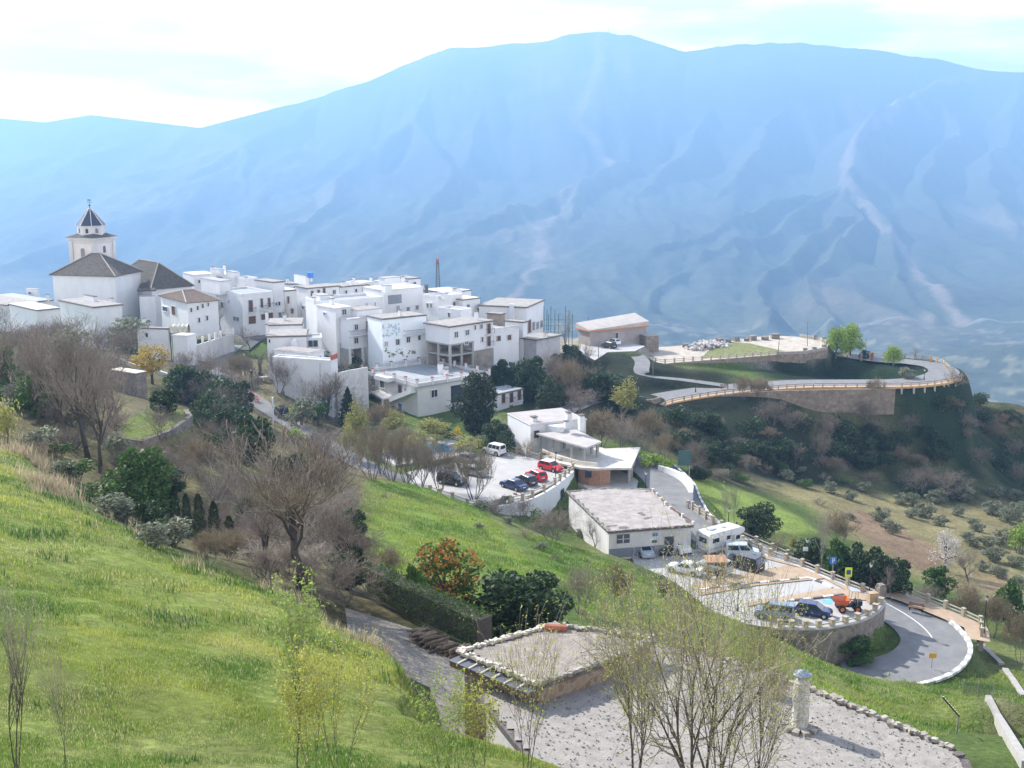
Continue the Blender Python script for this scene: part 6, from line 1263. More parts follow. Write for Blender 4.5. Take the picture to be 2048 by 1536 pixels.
# ------------------------------------------------ grass
def blades(name, N, region, hgt, wid, cols, mname, label, seed, clump=0, lean=.5, dens=None):
    rs = np.random.RandomState(seed); x = rs.uniform(region[0], region[1], N); y = rs.uniform(region[2], region[3], N)
    if dens is not None: k = rs.rand(N) < dens(x, y); x = x[k]; y = y[k]
    n = len(x); z = gzA(x, y); sc = rs.uniform(.5, 1.3, n) * (1 + vnoise(x, y, 1.5, 71, 3) * 2.2) * (.7 + np.clip((y - 20) / 60, 0, .9))
    h = hgt * sc; w = wid * sc * rs.uniform(.7, 1.3, n); a = rs.uniform(0, 6.283, n); la = rs.uniform(0, 6.283, n); ll = rs.uniform(.1, lean, n) * h
    p0 = np.stack([x - np.cos(a) * w / 2, y - np.sin(a) * w / 2, z - .03], -1); p1 = np.stack([x + np.cos(a) * w / 2, y + np.sin(a) * w / 2, z - .03], -1)
    p2 = np.stack([x + np.cos(la) * ll, y + np.sin(la) * ll, z + h], -1); co = np.stack([p0, p1, p2], 1).reshape(-1, 3)
    me = bpy.data.meshes.new(name); me.vertices.add(n * 3); me.vertices.foreach_set('co', co.astype(np.float32).ravel()); me.loops.add(n * 3); me.loops.foreach_set('vertex_index', np.arange(n * 3, dtype=np.int32))
    me.polygons.add(n); me.polygons.foreach_set('loop_start', (np.arange(n) * 3).astype(np.int32)); me.polygons.foreach_set('loop_total', np.full(n, 3, np.int32)); me.update(calc_edges=True)
    t = np.clip(.5 + vnoise(x, y, 4.5, 72, 4) * 2.6 + rs.normal(0, .2, n), 0, 1)[:, None]; dry = (rs.rand(n) < .10 + .35 * np.clip(vnoise(x, y, 3.5, 73, 3) * 3, 0, 1))[:, None]
    c = np.array(cols[0]) * (1 - t) + np.array(cols[1]) * t; c = np.where(dry, np.array(cols[2]), c) * rs.uniform(.7, 1.25, (n, 1)); c3 = np.repeat(np.c_[c, np.ones(n)], 3, 0)
    ca = me.color_attributes.new('Zone', 'FLOAT_COLOR', 'POINT'); ca.data.foreach_set('color', c3.astype(np.float32).ravel())
    if mname not in MATS:
        m, nn_, l, bs_ = nodes_mat(mname); at = nn_.new('ShaderNodeVertexColor'); at.layer_name = 'Zone'; l.new(at.outputs[0], bs_.inputs['Base Color']); bs_.inputs['Roughness'].default_value = .55; bs_.inputs['Specular IOR Level'].default_value = .3
        tr = nn_.new('ShaderNodeBsdfTranslucent'); ms = nn_.new('ShaderNodeMixShader'); ms.inputs[0].default_value = .4; l.new(at.outputs[0], tr.inputs[0]); l.new(bs_.outputs[0], ms.inputs[1]); l.new(tr.outputs[0], ms.inputs[2]); l.new(ms.outputs[0], nn_['Material Output'].inputs[0]); MATS[mname] = m
    me.materials.append(MATS[mname]); o = bpy.data.objects.new(name, me); COL.objects.link(o); tag(o, label, kind='stuff'); return o
fgA = np.array([(-60, 12), (-60, 92), (-41, 92), (-31, 74), (-19, 61), (-8, 51), (-3, 45), (1.5, 37), (4.2, 32), (5.5, 12)])
def d_fg(x, y):
    ins = inside(x, y, [tuple(p) for p in fgA]) & (np.abs(x) < y * .5 + 2); return ins * np.clip(1.25 - (y - 22) / 75, .25, 1)
blades('grass', 640000, (-42, 5, 15, 92), .10, .026, [(.11, .21, .035), (.41, .44, .09), (.50, .45, .25)], 'grass_blades', 'lush sunlit grass on the foreground slope', 5, dens=d_fg)
crest = [(-44, 96), (-37, 86), (-30, 72), (-24, 65), (-19, 60), (-13, 55), (-8, 51), (-3, 45), (2, 37)]
blades('grass', 520000, (-24, 6, 20, 46), .075, .022, [(.11, .21, .035), (.43, .46, .10), (.52, .47, .28)], 'grass_blades', 'short dense grass nearest the camera', 15, dens=lambda x, y: d_fg(x, y) * np.clip(1.3 - (y - 20) / 40, .3, 1))
blades('grass', 110000, (-42, 5, 18, 92), .24, .06, [(.06, .13, .03), (.13, .22, .05), (.30, .30, .16)], 'grass_blades', 'taller dark grass tufts on the foreground slope', 16, dens=lambda x, y: d_fg(x, y) * (vnoise(x, y, 2.6, 88, 3) > .13))
def d_cr(x, y):
    d = np.full(x.shape, 1e9)
    for a, c in zip(crest[:-1], crest[1:]): d = np.minimum(d, seg_dist(x, y, a, c)[0])
    return np.exp(-(d / 1.3) ** 2) * (vnoise(x, y, 3.5, 74, 3) > .07)
blades('dry_grass', 300000, (-46, 4, 34, 98), .42, .03, [(.36, .30, .19), (.46, .38, .25), (.28, .26, .15)], 'straw_blades', 'dry straw coloured grass along the crest of the slope', 6, dens=d_cr, lean=.7)
mid_polys = [[tuple(P(*q))[:2] for q in [(740,962,141),(950,1014,138),(1095,1125,98),(1100,1210,80),(950,1240,66),(720,1165,72),(700,1060,95)]],
             [tuple(P(*q))[:2] for q in [(1040,1060,125),(1200,1110,119),(1330,1180,115),(1560,1260,108),(1700,1320,113),(1850,1355,112),(1960,1345,113),(2060,1330,118),(2060,1536,78),(1760,1536,50),(1500,1350,60),(1350,1250,75),(1150,1230,80),(1100,1160,92)]]]
def d_mid(x, y): return (inside(x, y, mid_polys[0]) | (inside(x, y, mid_polys[1]) & ~(poly_sd(x, y, V1) < .8))) * 1.0
blades('meadow_grass', 420000, (-18, 56, 44, 142), .12, .045, [(.11, .22, .035), (.30, .38, .07), (.38, .35, .18)], 'grass_blades', 'grass of the green field and bank above the car park', 7, dens=d_mid)
def d_hill(x, y): return (vnoise(x, y, 7, 75, 3) > 0) * 1.0
# ------------------------------------------------ vehicles
C_tyre = mat('tyre_rubber', (.018, .018, .018), .85, .1, 5); C_rim = mat('alloy_rim', (.5, .5, .52), .35, .1, 5, metal=.7); C_carglass = mat('car_glass', (.02, .03, .04), .06, .1, 1, spec=.8)
C_trim = mat('black_plastic', (.03, .03, .032), .6, .1, 4); C_tail = mat('red_tail_lamp', (.5, .02, .02), .25, .1, 4); C_head = mat('headlamp_glass', (.7, .72, .74), .12, .05, 4, spec=.8); C_plate = mat('number_plate', (.7, .7, .68), .5, .05, 4)
def paint(name, c): return mat(name, c, .22, .04, .8, spec=.6)
def loft(b, secs, close=True):
    """secs: list of rings of equal length"""
    n = len(secs[0]); vs = [p for s in secs for p in s]; fs = []
    for i in range(len(secs) - 1):
        for k in range(n): fs.append((i * n + k, i * n + (k + 1) % n, (i + 1) * n + (k + 1) % n, (i + 1) * n + k))
    fs += [tuple(range(n))[::-1], tuple(range((len(secs) - 1) * n, len(secs) * n))]; b.add(vs, fs)
CARS = { # profile: x from rear (-) to front (+) as fraction of length; (x, z body top), cabin: rear base, rear top, front top, front base
 'hatch': dict(L=3.9, W=1.7, H=1.47, belt=.92, hood=.86, tail=.95, cab=(-.49, -.40, .08, .27), r=.30),
 'sedan': dict(L=4.5, W=1.75, H=1.43, belt=.90, hood=.84, tail=.95, cab=(-.36, -.20, .08, .25), r=.31),
 'suv': dict(L=4.3, W=1.8, H=1.72, belt=1.05, hood=1.0, tail=1.05, cab=(-.49, -.44, .10, .24), r=.35),
 'mpv': dict(L=4.9, W=1.9, H=1.78, belt=1.02, hood=.96, tail=1.02, cab=(-.49, -.42, .14, .33), r=.34),
 'van': dict(L=4.3, W=1.75, H=1.83, belt=1.08, hood=1.0, tail=1.08, cab=(-.495, -.475, .13, .31), r=.31),
 'jeep': dict(L=4.0, W=1.7, H=1.88, belt=1.12, hood=1.08, tail=1.12, cab=(-.495, -.47, .12, .20), r=.36)}
def car(kind, rear, front, z, pm, label, name='parked_car', roofm=None, cat='car', group=None, strip_=None):
    k = CARS[kind]; L, W_, H_t = k['L'], k['W'], k['H']; a, f = G(*rear, z), G(*front, z); d = (f - a); ang = math.atan2(d.y, d.x); c = (a + f) / 2
    n = Vector((c.x, c.y, 0)).normalized(); c = c + n * (W_ * .35 if True else 0)
    o = local_empty(name, (c.x, c.y, z + .005), label, cat, group, rz=ang)
    hw = W_ / 2; zb = .22; xs = [-.5, -.485, -.40, -.2, 0, .2, .38, .47, .5]
    def topz(x):
        if x < k['cab'][0]: return k['tail'] - (.05 if x < -.48 else 0)
        if x > k['cab'][3]: t = (x - k['cab'][3]) / (.5 - k['cab'][3]); return k['belt'] + (k['hood'] - k['belt']) * t - .16 * t ** 4
        return k['belt']
    secs = []
    for x in xs:
        e = 1 - .10 * max(0, (abs(x) - .38) / .12) ** 2; h1 = topz(x); w = hw * e; b0 = zb + (.10 if abs(x) > .49 else 0)
        if abs(x) == .5: h1 -= .10
        secs.append([(x * L, -w * .90, b0), (x * L, -w, b0 + .18), (x * L, -w, h1 - .22), (x * L, -w * .93, h1 - .03), (x * L, -w * .80, h1), (x * L, w * .80, h1), (x * L, w * .93, h1 - .03), (x * L, w, h1 - .22), (x * L, w, b0 + .18), (x * L, w * .90, b0)])
    b = MB(); loft(b, secs); body = b.build('body', pm, o, smooth=False)
    r0, r1, f1, f0 = [q * L for q in k['cab']]; zt = H_t; zb2 = k['belt'] - .02; wi = hw * .92; wt = hw * .76
    base = [(r0, -wi, zb2), (f0, -wi, zb2), (f0, wi, zb2), (r0, wi, zb2)]; topv = [(r1, -wt, zt - .05), (f1, -wt, zt - .05), (f1, wt, zt - .05), (r1, wt, zt - .05)]
    b = MB(); b.add(base + topv, [(0, 1, 5, 4), (1, 2, 6, 5), (2, 3, 7, 6), (3, 0, 4, 7), (4, 5, 6, 7)]); b.build('cabin', pm, o)
    b = MB(); wr = wt * 1.0; loft(b, [[(r1 - .02, -wr, zt - .06), (r1 + .12, -wr * .9, zt), (r1 + .12, wr * .9, zt), (r1 - .02, wr, zt - .06)], [(f1 + .03, -wr, zt - .06), (f1 - .12, -wr * .9, zt), (f1 - .12, wr * .9, zt), (f1 + .03, wr, zt - .06)]]); b.build('roof', roofm or pm, o)
    def lerp3(p, q, t): return tuple(p[i] + (q[i] - p[i]) * t for i in range(3))
    def quad_on(p00, p10, p11, p01, u0, u1, v0, v1, nrm, nm, m):
        P_ = lambda u, v: Vector(lerp3(lerp3(p00, p10, u), lerp3(p01, p11, u), v)) + Vector(nrm) * .012
        P2 = lambda u, v: P_(u, v) - Vector(nrm) * .03
        b = MB(); q = [P_(u0, v0), P_(u1, v0), P_(u1, v1), P_(u0, v1)]; q2 = [P2(u0, v0), P2(u1, v0), P2(u1, v1), P2(u0, v1)]
        b.add(q + q2, [(0, 1, 2, 3), (7, 6, 5, 4), (0, 4, 5, 1), (1, 5, 6, 2), (2, 6, 7, 3), (3, 7, 4, 0)]); return b.build(nm, m, o)
    for s, (i0, i1) in ((-1, (0, 1)), (1, (3, 2))):
        p00, p10, p11, p01 = base[i0], base[i1], topv[i1], topv[i0]; nr = (0, s * .98, .2)
        cuts = {'sedan': [(.22, .50), (.54, .88)], 'hatch': [(.10, .46), (.50, .88)], 'suv': [(.04, .27), (.31, .58), (.62, .93)], 'mpv': [(.05, .32), (.35, .62), (.65, .92)], 'van': [(.08, .52), (.56, .92)], 'jeep': [(.05, .30), (.34, .62), (.66, .94)]}[kind]
        for u0, u1 in cuts: quad_on(p00, p10, p11, p01, u0, u1, .12, .88, nr, 'side_window', C_carglass)
    quad_on(base[1], base[2], topv[2], topv[1], .07, .93, .08, .94, (.8, 0, .5), 'windscreen', C_carglass); quad_on(base[0], base[3], topv[3], topv[0], .10, .90, .15, .90, (-.9, 0, .3), 'rear_window', C_carglass)
    for sx in (-.31, .31):
        for s in (-1, 1):
            x = sx * L; r = k['r']; y = s * (hw - .09); w = MB(); w.tube((x, y - .10, r), (x, y + .10, r), r, r, 18); t = w.build('wheel', C_tyre, o)
            w = MB(); yy = s * (hw + .015); w.tube((x, yy - s * .03, r), (x, yy, r), r * .62, r * .58, 12); 
            rim = w.build('rim', C_rim, t, org=(0, 0, 0))
            w = MB(); 
            for j in range(9):
                a0 = math.pi * j / 8; w.box((x + (r + .05) * math.cos(a0), s * (hw - .01), r + (r + .05) * math.sin(a0)), (.10, .05, .12), 0, Matrix.Rotation(-a0 + math.pi / 2, 3, 'Y'))
            w.build('wheel_arch', C_trim, o)
    for s in (-1, 1):
        b = MB(); b.box((L * .478, s * hw * .70, k['hood'] - .24), (.14, .34, .15), s * -.25); b.build('headlight', C_head, o)
        b = MB(); zt_ = k['tail'] - .18 if kind != 'van' else k['tail'] + .1; b.box((-L * .488, s * hw * .78, zt_), (.09, .20, .26 if kind in ('suv', 'mpv', 'van', 'jeep') else .14)); b.build('tail_light', C_tail, o)
        b = MB(); b.box((f0 - .35, s * (hw + .08), k['belt'] + .06), (.12, .16, .12)); b.build('wing_mirror', pm, o)
    b = MB(); b.box((L * .49, 0, .36), (.10, W_ * .86, .20)); b.box((-L * .49, 0, .36), (.10, W_ * .86, .20)); b.build('bumper', C_trim if kind in ('jeep', 'van') else pm, o)
    b = MB(); b.box((L * .488, 0, .60), (.05, W_ * .42, .12)); b.build('grille', C_trim, o)
    b = MB(); b.box((-L * .497, 0, .62), (.03, .5, .12)); b.build('number_plate', C_plate, o)
    for s in (-1, 1):
        b = MB()
        for x in (.02, -.24): b.box((x * L, s * (hw + .004), .62), (.012, .012, .5))
        if kind in ('suv', 'mpv', 'van'): b.box((0, s * (hw + .006), .5), (L * .5, .012, .05))
        b.build('door_seam', C_trim, o)
    return o
red, dkb, blk, slv, wht = paint('bright_red_paint', (.50, .02, .02)), paint('navy_paint', (.02, .035, .10)), paint('black_paint', (.015, .015, .018)), paint('silver_paint', (.36, .37, .38)), paint('white_car_paint', (.72, .73, .72))
car('van', (1578, 1244), (1520, 1237), Z_LOT, paint('pale_blue_grey_paint', (.16, .23, .30)), 'pale blue grey van parked left of the dark blue car by the stone wall', 'parked_van', cat='van')
car('hatch', (1604, 1231), (1650, 1238), Z_LOT, dkb, 'dark blue car parked nose towards the orange dumper')
car('mpv', (1512, 1147), (1463, 1133), Z_LOT, paint('black_plum_paint', (.025, .02, .024)), 'black people carrier with red tail lamps beside the sand coloured strip')
car('suv', (1449, 1152), (1408, 1141), Z_LOT, slv, 'silver estate car behind the small wooden shelter')
car('van', (1460, 1117), (1508, 1118), Z_LOT, paint('light_blue_van_paint', (.42, .50, .56)), 'pale blue and white van between motorhome and black people carrier', 'parked_van', cat='van')
car('jeep', (1350, 1099), (1368, 1113), Z_LOT, wht, 'white pickup style off road car in front of the dark door', cat='off-road car')
car('hatch', (1318, 1100), (1332, 1113), Z_LOT, blk, 'black car half hidden behind budding branches beside the flat roof building')
car('sedan', (1293, 1118), (1279, 1103), Z_LOT, paint('ice_blue_paint', (.34, .40, .46)), 'ice blue saloon car seen from behind below the framed window')
car('sedan', (1390, 1153), (1350, 1145), Z_LOT, wht, 'white car screened by yellow green branches')
car('hatch', (1086, 939), (1116, 946), Z_CAR, red, 'bright red car with white roof by the upper railing', roofm=wht)
car('hatch', (1085, 966), (1060, 955), Z_CAR, red, 'all red car at the end of the row of three')
car('hatch', (1066, 976), (1039, 964), Z_CAR, blk, 'black car between the red and the dark blue car')
car('sedan', (1045, 985), (1010, 974), Z_CAR, dkb, 'dark blue car at the left end of the row of three')
car('suv', (882, 967), (925, 974), Z_CAR, blk, 'black car behind the multi stemmed bare trees')
car('hatch', (935, 950), (968, 956), Z_CAR, slv, 'silver car in the middle of the upper car park behind bare twigs')
car('hatch', (925, 925), (957, 930), Z_CAR, paint('grey_paint', (.25, .26, .28)), 'grey car beside the white jeep like van')
car('jeep', (1003, 914), (972, 907), Z_CAR, wht, 'white boxy van with dark side windows at the end of the railing', 'parked_van', cat='van')
p = hit(562, 832); car('suv', (571, 839), (552, 827), p.z + .1, blk, 'black car parked alone on the lane below the village')
car('hatch', (1230, 699), (1206, 694), -44.7, blk, 'nearest of three cars at the warehouse, black')
car('hatch', (1238, 692), (1214, 687), -44.7, wht, 'middle of three cars at the warehouse, white')
car('hatch', (1242, 686), (1219, 681), -44.7, paint('grey_green_paint', (.13, .16, .16)), 'farthest of three cars at the warehouse, dark grey')
# motorhome
a, f = G(1418, 1112, Z_LOT), G(1470, 1098, Z_LOT); d = f - a; c = (a + f) / 2 + Vector((0, 1.0, 0)); mh = local_empty('motorhome', (c.x, c.y, Z_LOT + .005), 'white motorhome with overcab bed parked beside the railing', 'motorhome', rz=math.atan2(d.y, d.x))
cream = paint('motorhome_white', (.66, .67, .66)); b = MB()
prof = [(-3.2, .45), (-3.2, 2.75), (-3.0, 2.95), (2.2, 2.95), (2.95, 2.75), (3.1, 2.35), (2.75, 2.05), (1.5, 2.0), (1.5, .45)]
secs = [[(x, y, z) for x, z in prof] for y in (-1.12, 1.12)]; n_ = len(prof); b.add(secs[0] + secs[1], [tuple(range(n_)), tuple(range(2 * n_ - 1, n_ - 1, -1))] + [((i + 1) % n_, i, n_ + i, n_ + (i + 1) % n_) for i in range(n_)]); b.build('body', cream, mh)
b = MB(); cab = [(1.5, .4), (1.5, 2.0), (2.35, 2.0), (2.8, 1.25), (3.35, 1.05), (3.42, .4)]; n_ = len(cab); s0 = [(x, -.98, z) for x, z in cab] + [(x, .98, z) for x, z in cab]; b.add(s0, [tuple(range(n_)), tuple(range(2 * n_ - 1, n_ - 1, -1))] + [((i + 1) % n_, i, n_ + i, n_ + (i + 1) % n_) for i in range(n_)]); b.build('cab', cream, mh)
b = MB(); b.box((2.60, 0, 1.62), (.06, 1.6, .72), 0, Matrix.Rotation(-.53, 3, 'Y')); b.build('windscreen', C_carglass, mh)
for nm, cc_, sz in (('window', (-2.0, -1.13, 1.95), (1.1, .04, .55)), ('window', (.2, -1.13, 1.95), (.7, .04, .5)), ('side_window', (2.0, -.99, 1.6), (.7, .04, .5)), ('rear_window', (-3.21, 0, 1.95), (.04, 1.3, .65)), ('door', (1.0, -1.13, 1.35), (.55, .03, 1.6)), ('stripe', (-.8, -1.135, .95), (4.4, .02, .10))):
    b = MB(); b.box(cc_, sz); b.build(nm, C_carglass if 'window' in nm else (slv if nm == 'door' else paint('grey_stripe', (.3, .32, .35))), mh)
for x in (-1.7, 2.5):
    for s in (-1, 1): w = MB(); w.tube((x, s * .85, .34), (x, s * 1.08, .34), .34, .34, 18); t = w.build('wheel', C_tyre, mh); w = MB(); w.tube((x, s * 1.06, .34), (x, s * 1.10, .34), .2, .2, 12); w.build('rim', C_rim, t, org=(0, 0, 0))
b = MB(); b.box((-1.6, .2, 3.03), (1.0, .7, .16)); b.box((.4, 0, 3.0), (.5, .5, .12)); b.build('roof_hatch', slv, mh)
b = MB()
for z in (.9, 1.2, 1.5, 1.8, 2.1, 2.4, 2.7): b.bar((-3.3, .75, z), (-3.3, 1.05, z), .03, .03)
b.tube((-3.3, .75, .8), (-3.3, .75, 2.9), .02); b.tube((-3.3, 1.05, .8), (-3.3, 1.05, 2.9), .02); b.build('ladder', C_rim, mh)
b = MB(); b.box((-3.28, 0, .6), (.16, 2.1, .2)); b.build('bumper', slv, mh)
for s in (-1, 1): b = MB(); b.box((-3.22, s * .95, .85), (.05, .16, .28)); b.build('tail_light', C_tail, mh)
# dumper
a, f = G(1712, 1224, Z_LOT), G(1680, 1224, Z_LOT); d = f - a; c = (a + f) / 2 + Vector((0, .4, 0)); dp = local_empty('dumper', (c.x, c.y, Z_LOT + .005), 'orange site dumper with tipping skip and roll bar at the wall end', 'dumper', rz=math.atan2(d.y, d.x))
org_ = paint('dumper_orange', (.52, .12, .03))
b = MB(); lo = [(.2, -.5, .7), (1.0, -.55, .65), (1.0, .55, .65), (.2, .5, .7)]; hi = [(-.1, -.8, 1.45), (1.75, -.85, 1.35), (1.75, .85, 1.35), (-.1, .8, 1.45)]; b.add(lo + hi, [(3, 2, 1, 0), (0, 1, 5, 4), (1, 2, 6, 5), (2, 3, 7, 6), (3, 0, 4, 7)]); b.add([(x, y, z + .02) for x, y, z in lo] + [(x * .97, y * .95, z) for x, y, z in hi], [(0, 1, 2, 3), (4, 5, 1, 0), (5, 6, 2, 1), (6, 7, 3, 2), (7, 4, 0, 3)]); b.build('skip', org_, dp)
b = MB(); b.box((-.1, 0, .62), (2.6, .7, .22)); b.box((-1.15, 0, .95), (.8, .8, .5)); b.build('chassis', C_trim, dp); b = MB(); b.box((-.65, 0, .95), (.4, .5, .12)); b.box((-.85, 0, 1.2), (.1, .5, .45)); b.build('seat', C_trim, dp)
b = MB()
for s in (-1, 1): b.tube((-1.0, s * .42, .8), (-1.0, s * .42, 2.35), .035); b.tube((-.2, s * .42, 1.4), (-.35, s * .42, 2.35), .03)
b.tube((-1.0, -.42, 2.35), (-1.0, .42, 2.35), .035); b.box((-.65, 0, 2.4), (.9, .95, .05)); b.build('roll_bar', C_rim, dp)
b = MB(); b.tube((-.25, 0, 1.15), (-.12, 0, 1.3), .18, .18, 12); b.build('steering_wheel', C_trim, dp)
for x in (.75, -.95):
    for s in (-1, 1): w = MB(); w.tube((x, s * .55, .42), (x, s * .85, .42), .42, .42, 18); t = w.build('wheel', C_tyre, dp); w = MB(); w.tube((x, s * .8, .42), (x, s * .87, .42), .24, .22, 12); w.build('rim', org_, t, org=(0, 0, 0))

# ------------------------------------------------ railings, lamps, poles, signs
def fence(pts, label, gap=2.2, ph=1.05, pw=.36, rails=(.45, .85), pm=M_post, rm=M_rail, rw=.10, cat='fence', ends=True, caps=None, name='railing', rd=.12):
    pts = [Vector(p) for p in pts]; r = empty(name, pts[0], label, cat); L = 0; posts = []
    for a, c in zip(pts[:-1], pts[1:]):
        n = max(1, round((c - a).length / gap)); posts += [a.lerp(c, k / n) for k in range(n)]
    posts.append(pts[-1]); ang = 0
    for i, p in enumerate(posts[:100]):
        q = posts[min(i + 1, len(posts) - 1)]; 
        if (q - p).length > .01: ang = math.atan2((q - p).y, (q - p).x)
        b = MB(); b.box((p.x, p.y, p.z + ph / 2 - .1), (pw, pw, ph + .2), ang); b.box((p.x, p.y, p.z + ph + .03), (pw * 1.2, pw * 1.2, .08), ang); b.build('post', pm, r)
    b = MB()
    for a, c in zip(posts[:-1], posts[1:]):
        for z in rails: b.bar(a + Vector((0, 0, z)), c + Vector((0, 0, z)), rw, rd)
    b.build('rails', rm, r); return r
inner = [G(*q, Z_LOT) for q in [(1470,1079),(1500,1096),(1540,1114),(1604,1135),(1665,1161),(1756,1198)]]
fence(inner, 'inner stone post railing along the edge of the lower car park', 2.3)
b = MB()
for a, c in zip(inner[:-1], inner[1:]): b.bar(a + Vector((0, 0, -.9)), c + Vector((0, 0, -.9)), .5, 2.1)
tag(b.build('low_wall', M_white2, org=inner[0]), 'low white wall carrying the inner railing', 'wall')
outer = [G(a_, b_, z_) for a_, b_, z_ in [(1385,1018,-49.6),(1425,1047,-49.9),(1480,1075,-50.3),(1545,1103,-50.9),(1606,1130,-51.4),(1676,1155,-51.8),(1752,1172,-52.2),(1822,1192,-52.5),(1890,1219,-52.7),(1926,1234,-52.8),(1960,1250,-52.9),(1963,1274,-52.9)]]
fence(outer, 'outer stone post railing curving above the bend at the right', 2.1)
ipav = catmull([p + Vector((-.9, -1.0, .1)) for p in outer[4:]], 4); strip('pavement', ipav, 1.3, M_paving, label='sand coloured footway beside the outer railing')
b = MB()
for a, c in zip(outer[:-1], outer[1:]): b.bar(a + Vector((.1, .2, -.9)), c + Vector((.1, .2, -.9)), .5, 1.8)
tag(b.build('low_wall', M_concrete, org=outer[0]), 'concrete footing wall under the outer railing', 'wall')
fence([p + Vector((0, 0, .2)) for p in lw[2:-3:2]], 'short stone posts along the top of the curved stone wall', 3.4, .75, .5, (.3,), rm=M_concrete)
fence([G(*q, Z_CAR) for q in [(1008,899),(1035,908),(1080,920),(1120,931),(1145,936)]], 'sandy stone railing behind the red car with the white roof', 2.7)
fence([p + Vector((0, .3, .2)) for p in rw[::-1][:7]], 'sandy stone railing on top of the white retaining wall', 2.6)
fence([G(*q, Z_CAR - .8) for q in [(1030,1000),(1057,1006),(1048,1014)]], 'short stone railing at the car park steps', 2.2)
fence([G(*q, Z_CAR) for q in [(860,985),(880,992),(905,1000),(935,1012),(975,1018)]], 'low stone railing behind the field edge of the upper car park', 4.5)
# walls and white posts down beside the upper road
wb = [G(a_, b_, z_) for a_, b_, z_ in [(1318,973,-48.3),(1322,994,-48.9),(1335,1015,-49.3),(1350,1033,-49.5),(1372,1052,-49.8)]]
fence([G(a_, b_, -46.2) for a_, b_ in [(1306,982),(1322,1000),(1340,1018),(1365,1033),(1386,1048)]], 'red brown handrail with white knobs along the side of the flat roof', 2.4, .3, .25, (.25,), M_white, M_railbrown)
wp = catmull([G(a_, b_, z_) for a_, b_, z_ in [(1318,934,-48.2),(1345,945,-48.4),(1368,962,-48.8),(1382,985,-49.2),(1381,1006,-49.5)]], 5)
r = retain('low_wall', wp, -47.9, -51, M_white, 'white low wall bending round the outside of the upper road', 'wall', .5)
fence([G(a_, b_, z_) for a_, b_, z_ in [(1376,1014,-49.6),(1388,1020,-49.7),(1403,1030,-49.8),(1426,1046,-49.9)]], 'stone wall posts with round white tops beside the upper road', 1.9, .9, .4, (.3,), M_stone_p, M_stone_p, .3, rd=.5)
# lookout viaduct
ol = offset_line(road_look, -4.3); vi = [p + Vector((0, 0, .05)) for p in ol[4:60]]
b = MB()
for a, c in zip(vi[:-1], vi[1:]): b.bar(a + Vector((0, 0, -.12)), c + Vector((0, 0, -.12)), 1.9, .26)
vd = empty('viaduct', vi[0], 'cantilevered footway with ochre edge on thin concrete columns under the lookout road', 'viaduct'); b.build('deck', M_paving, vd)
b = MB(); vo = offset_line(vi, -.98)
for a, c in zip(vo[:-1], vo[1:]): b.bar(a + Vector((0, 0, -.15)), c + Vector((0, 0, -.15)), .16, .42)
b.build('edge_beam', M_ochre, vd)
for px in (1320,1342,1363,1384,1406,1424,1445,1462,1803,1827,1852,1874,1891,1900,1909):
    best = min(vo, key=lambda p: abs(pxof(p)[0] - px)); g_ = gz(best.x, best.y); b = MB(); b.box((best.x, best.y, (best.z - .3 + g_ - 1.5) / 2), (.38, .38, best.z - .3 - g_ + 1.5), .2); b.build('column', M_concrete, vd)
fence(vo[::3] + [vo[-1]], 'long stone and wood railing along the outside of the lookout road', 2.6, .95, .26, (.45, .85), rm=M_railbrown, rd=.1, rw=.08)
fence([p + Vector((0, 0, .1)) for p in lk[:4]], 'pale railing along the edge of the dusty lookout plaza', 2.3, 1.0, .3, (.45, .85))
fence([G(a_, b_, -49.9) for a_, b_ in [(1745,712),(1790,714),(1830,716),(1862,720),(1885,727),(1898,738),(1903,750)]], 'pale post railing round the far end of the lookout loop', 2.2, 1.1, .35, (.45, .85))
def lamp(px, ptop, z, label, Y=None, h=None, name='street_lamp', pbase=None):
    q = G(px, pbase, z) if (pbase and z is not None) else None
    if Y: rr = ray(px, pbase or ptop); x = rr.x / rr.y * Y; q = Vector((x, Y, z if z is not None else gz(x, Y)))
    H_l = h or (P(px, ptop, q.y).z - q.z); o = empty(name, q, label, 'street lamp')
    b = MB(); b.cone(q, .14, .10, 0, .7, 8); b.tube(q + Vector((0, 0, .6)), q + Vector((0, 0, H_l - .5)), .06, .045, 8); b.build('pole', M_black, o)
    b = MB(); b.cone(q, .10, .20, H_l - .5, H_l - .12, 6); b.build('lantern', mat('frosted_lantern', (.6, .62, .6), .3, .05), o); b = MB(); b.cone(q, .25, .04, H_l - .12, H_l + .1, 6); b.build('cap', M_black, o); return o
lamp(1111, 905, Z_CAR, 'black lamp post in front of the red car with white roof', pbase=966); lamp(1291, 943, -48.5, 'black lamp post beside the canopy building', pbase=981)
lamp(1456, 1016, -50, 'left lamp post among the poplars behind the railing', pbase=1066); lamp(1471, 1045, -50.2, 'short lamp post beside the dark evergreen by the motorhome', pbase=1085); lamp(1611, 1077, -51.3, 'lamp post with small white board behind the railing', pbase=1140)
lamp(1738, 1126, Z_LOT, 'lamp post at the tip of the lower car park', pbase=1196); lamp(1967, 1192, -52.9, 'lamp post at the right end of the bend railing', pbase=1268); lamp(1475, 1166, Z_LOT, 'thin lamp post in the middle of the parking bays', pbase=1222)
lamp(1391, 760, -50, 'small lamp on the lookout viaduct', pbase=784); lamp(1848, 738, -50, 'small lamp beside the hairpin of the lookout road', pbase=760); lamp(490, 706, None, 'white capped lamp post beside the village lane', Y=hit(491, 750).y, pbase=750)
q = P(1611, 1098, G(1611, 1140, -51.3).y - .2); b = MB(); b.box(q, (.6, .05, .5)); tag(b.build('notice_board', M_white, org=q), 'small white board fixed to the lamp post behind the railing', 'sign')
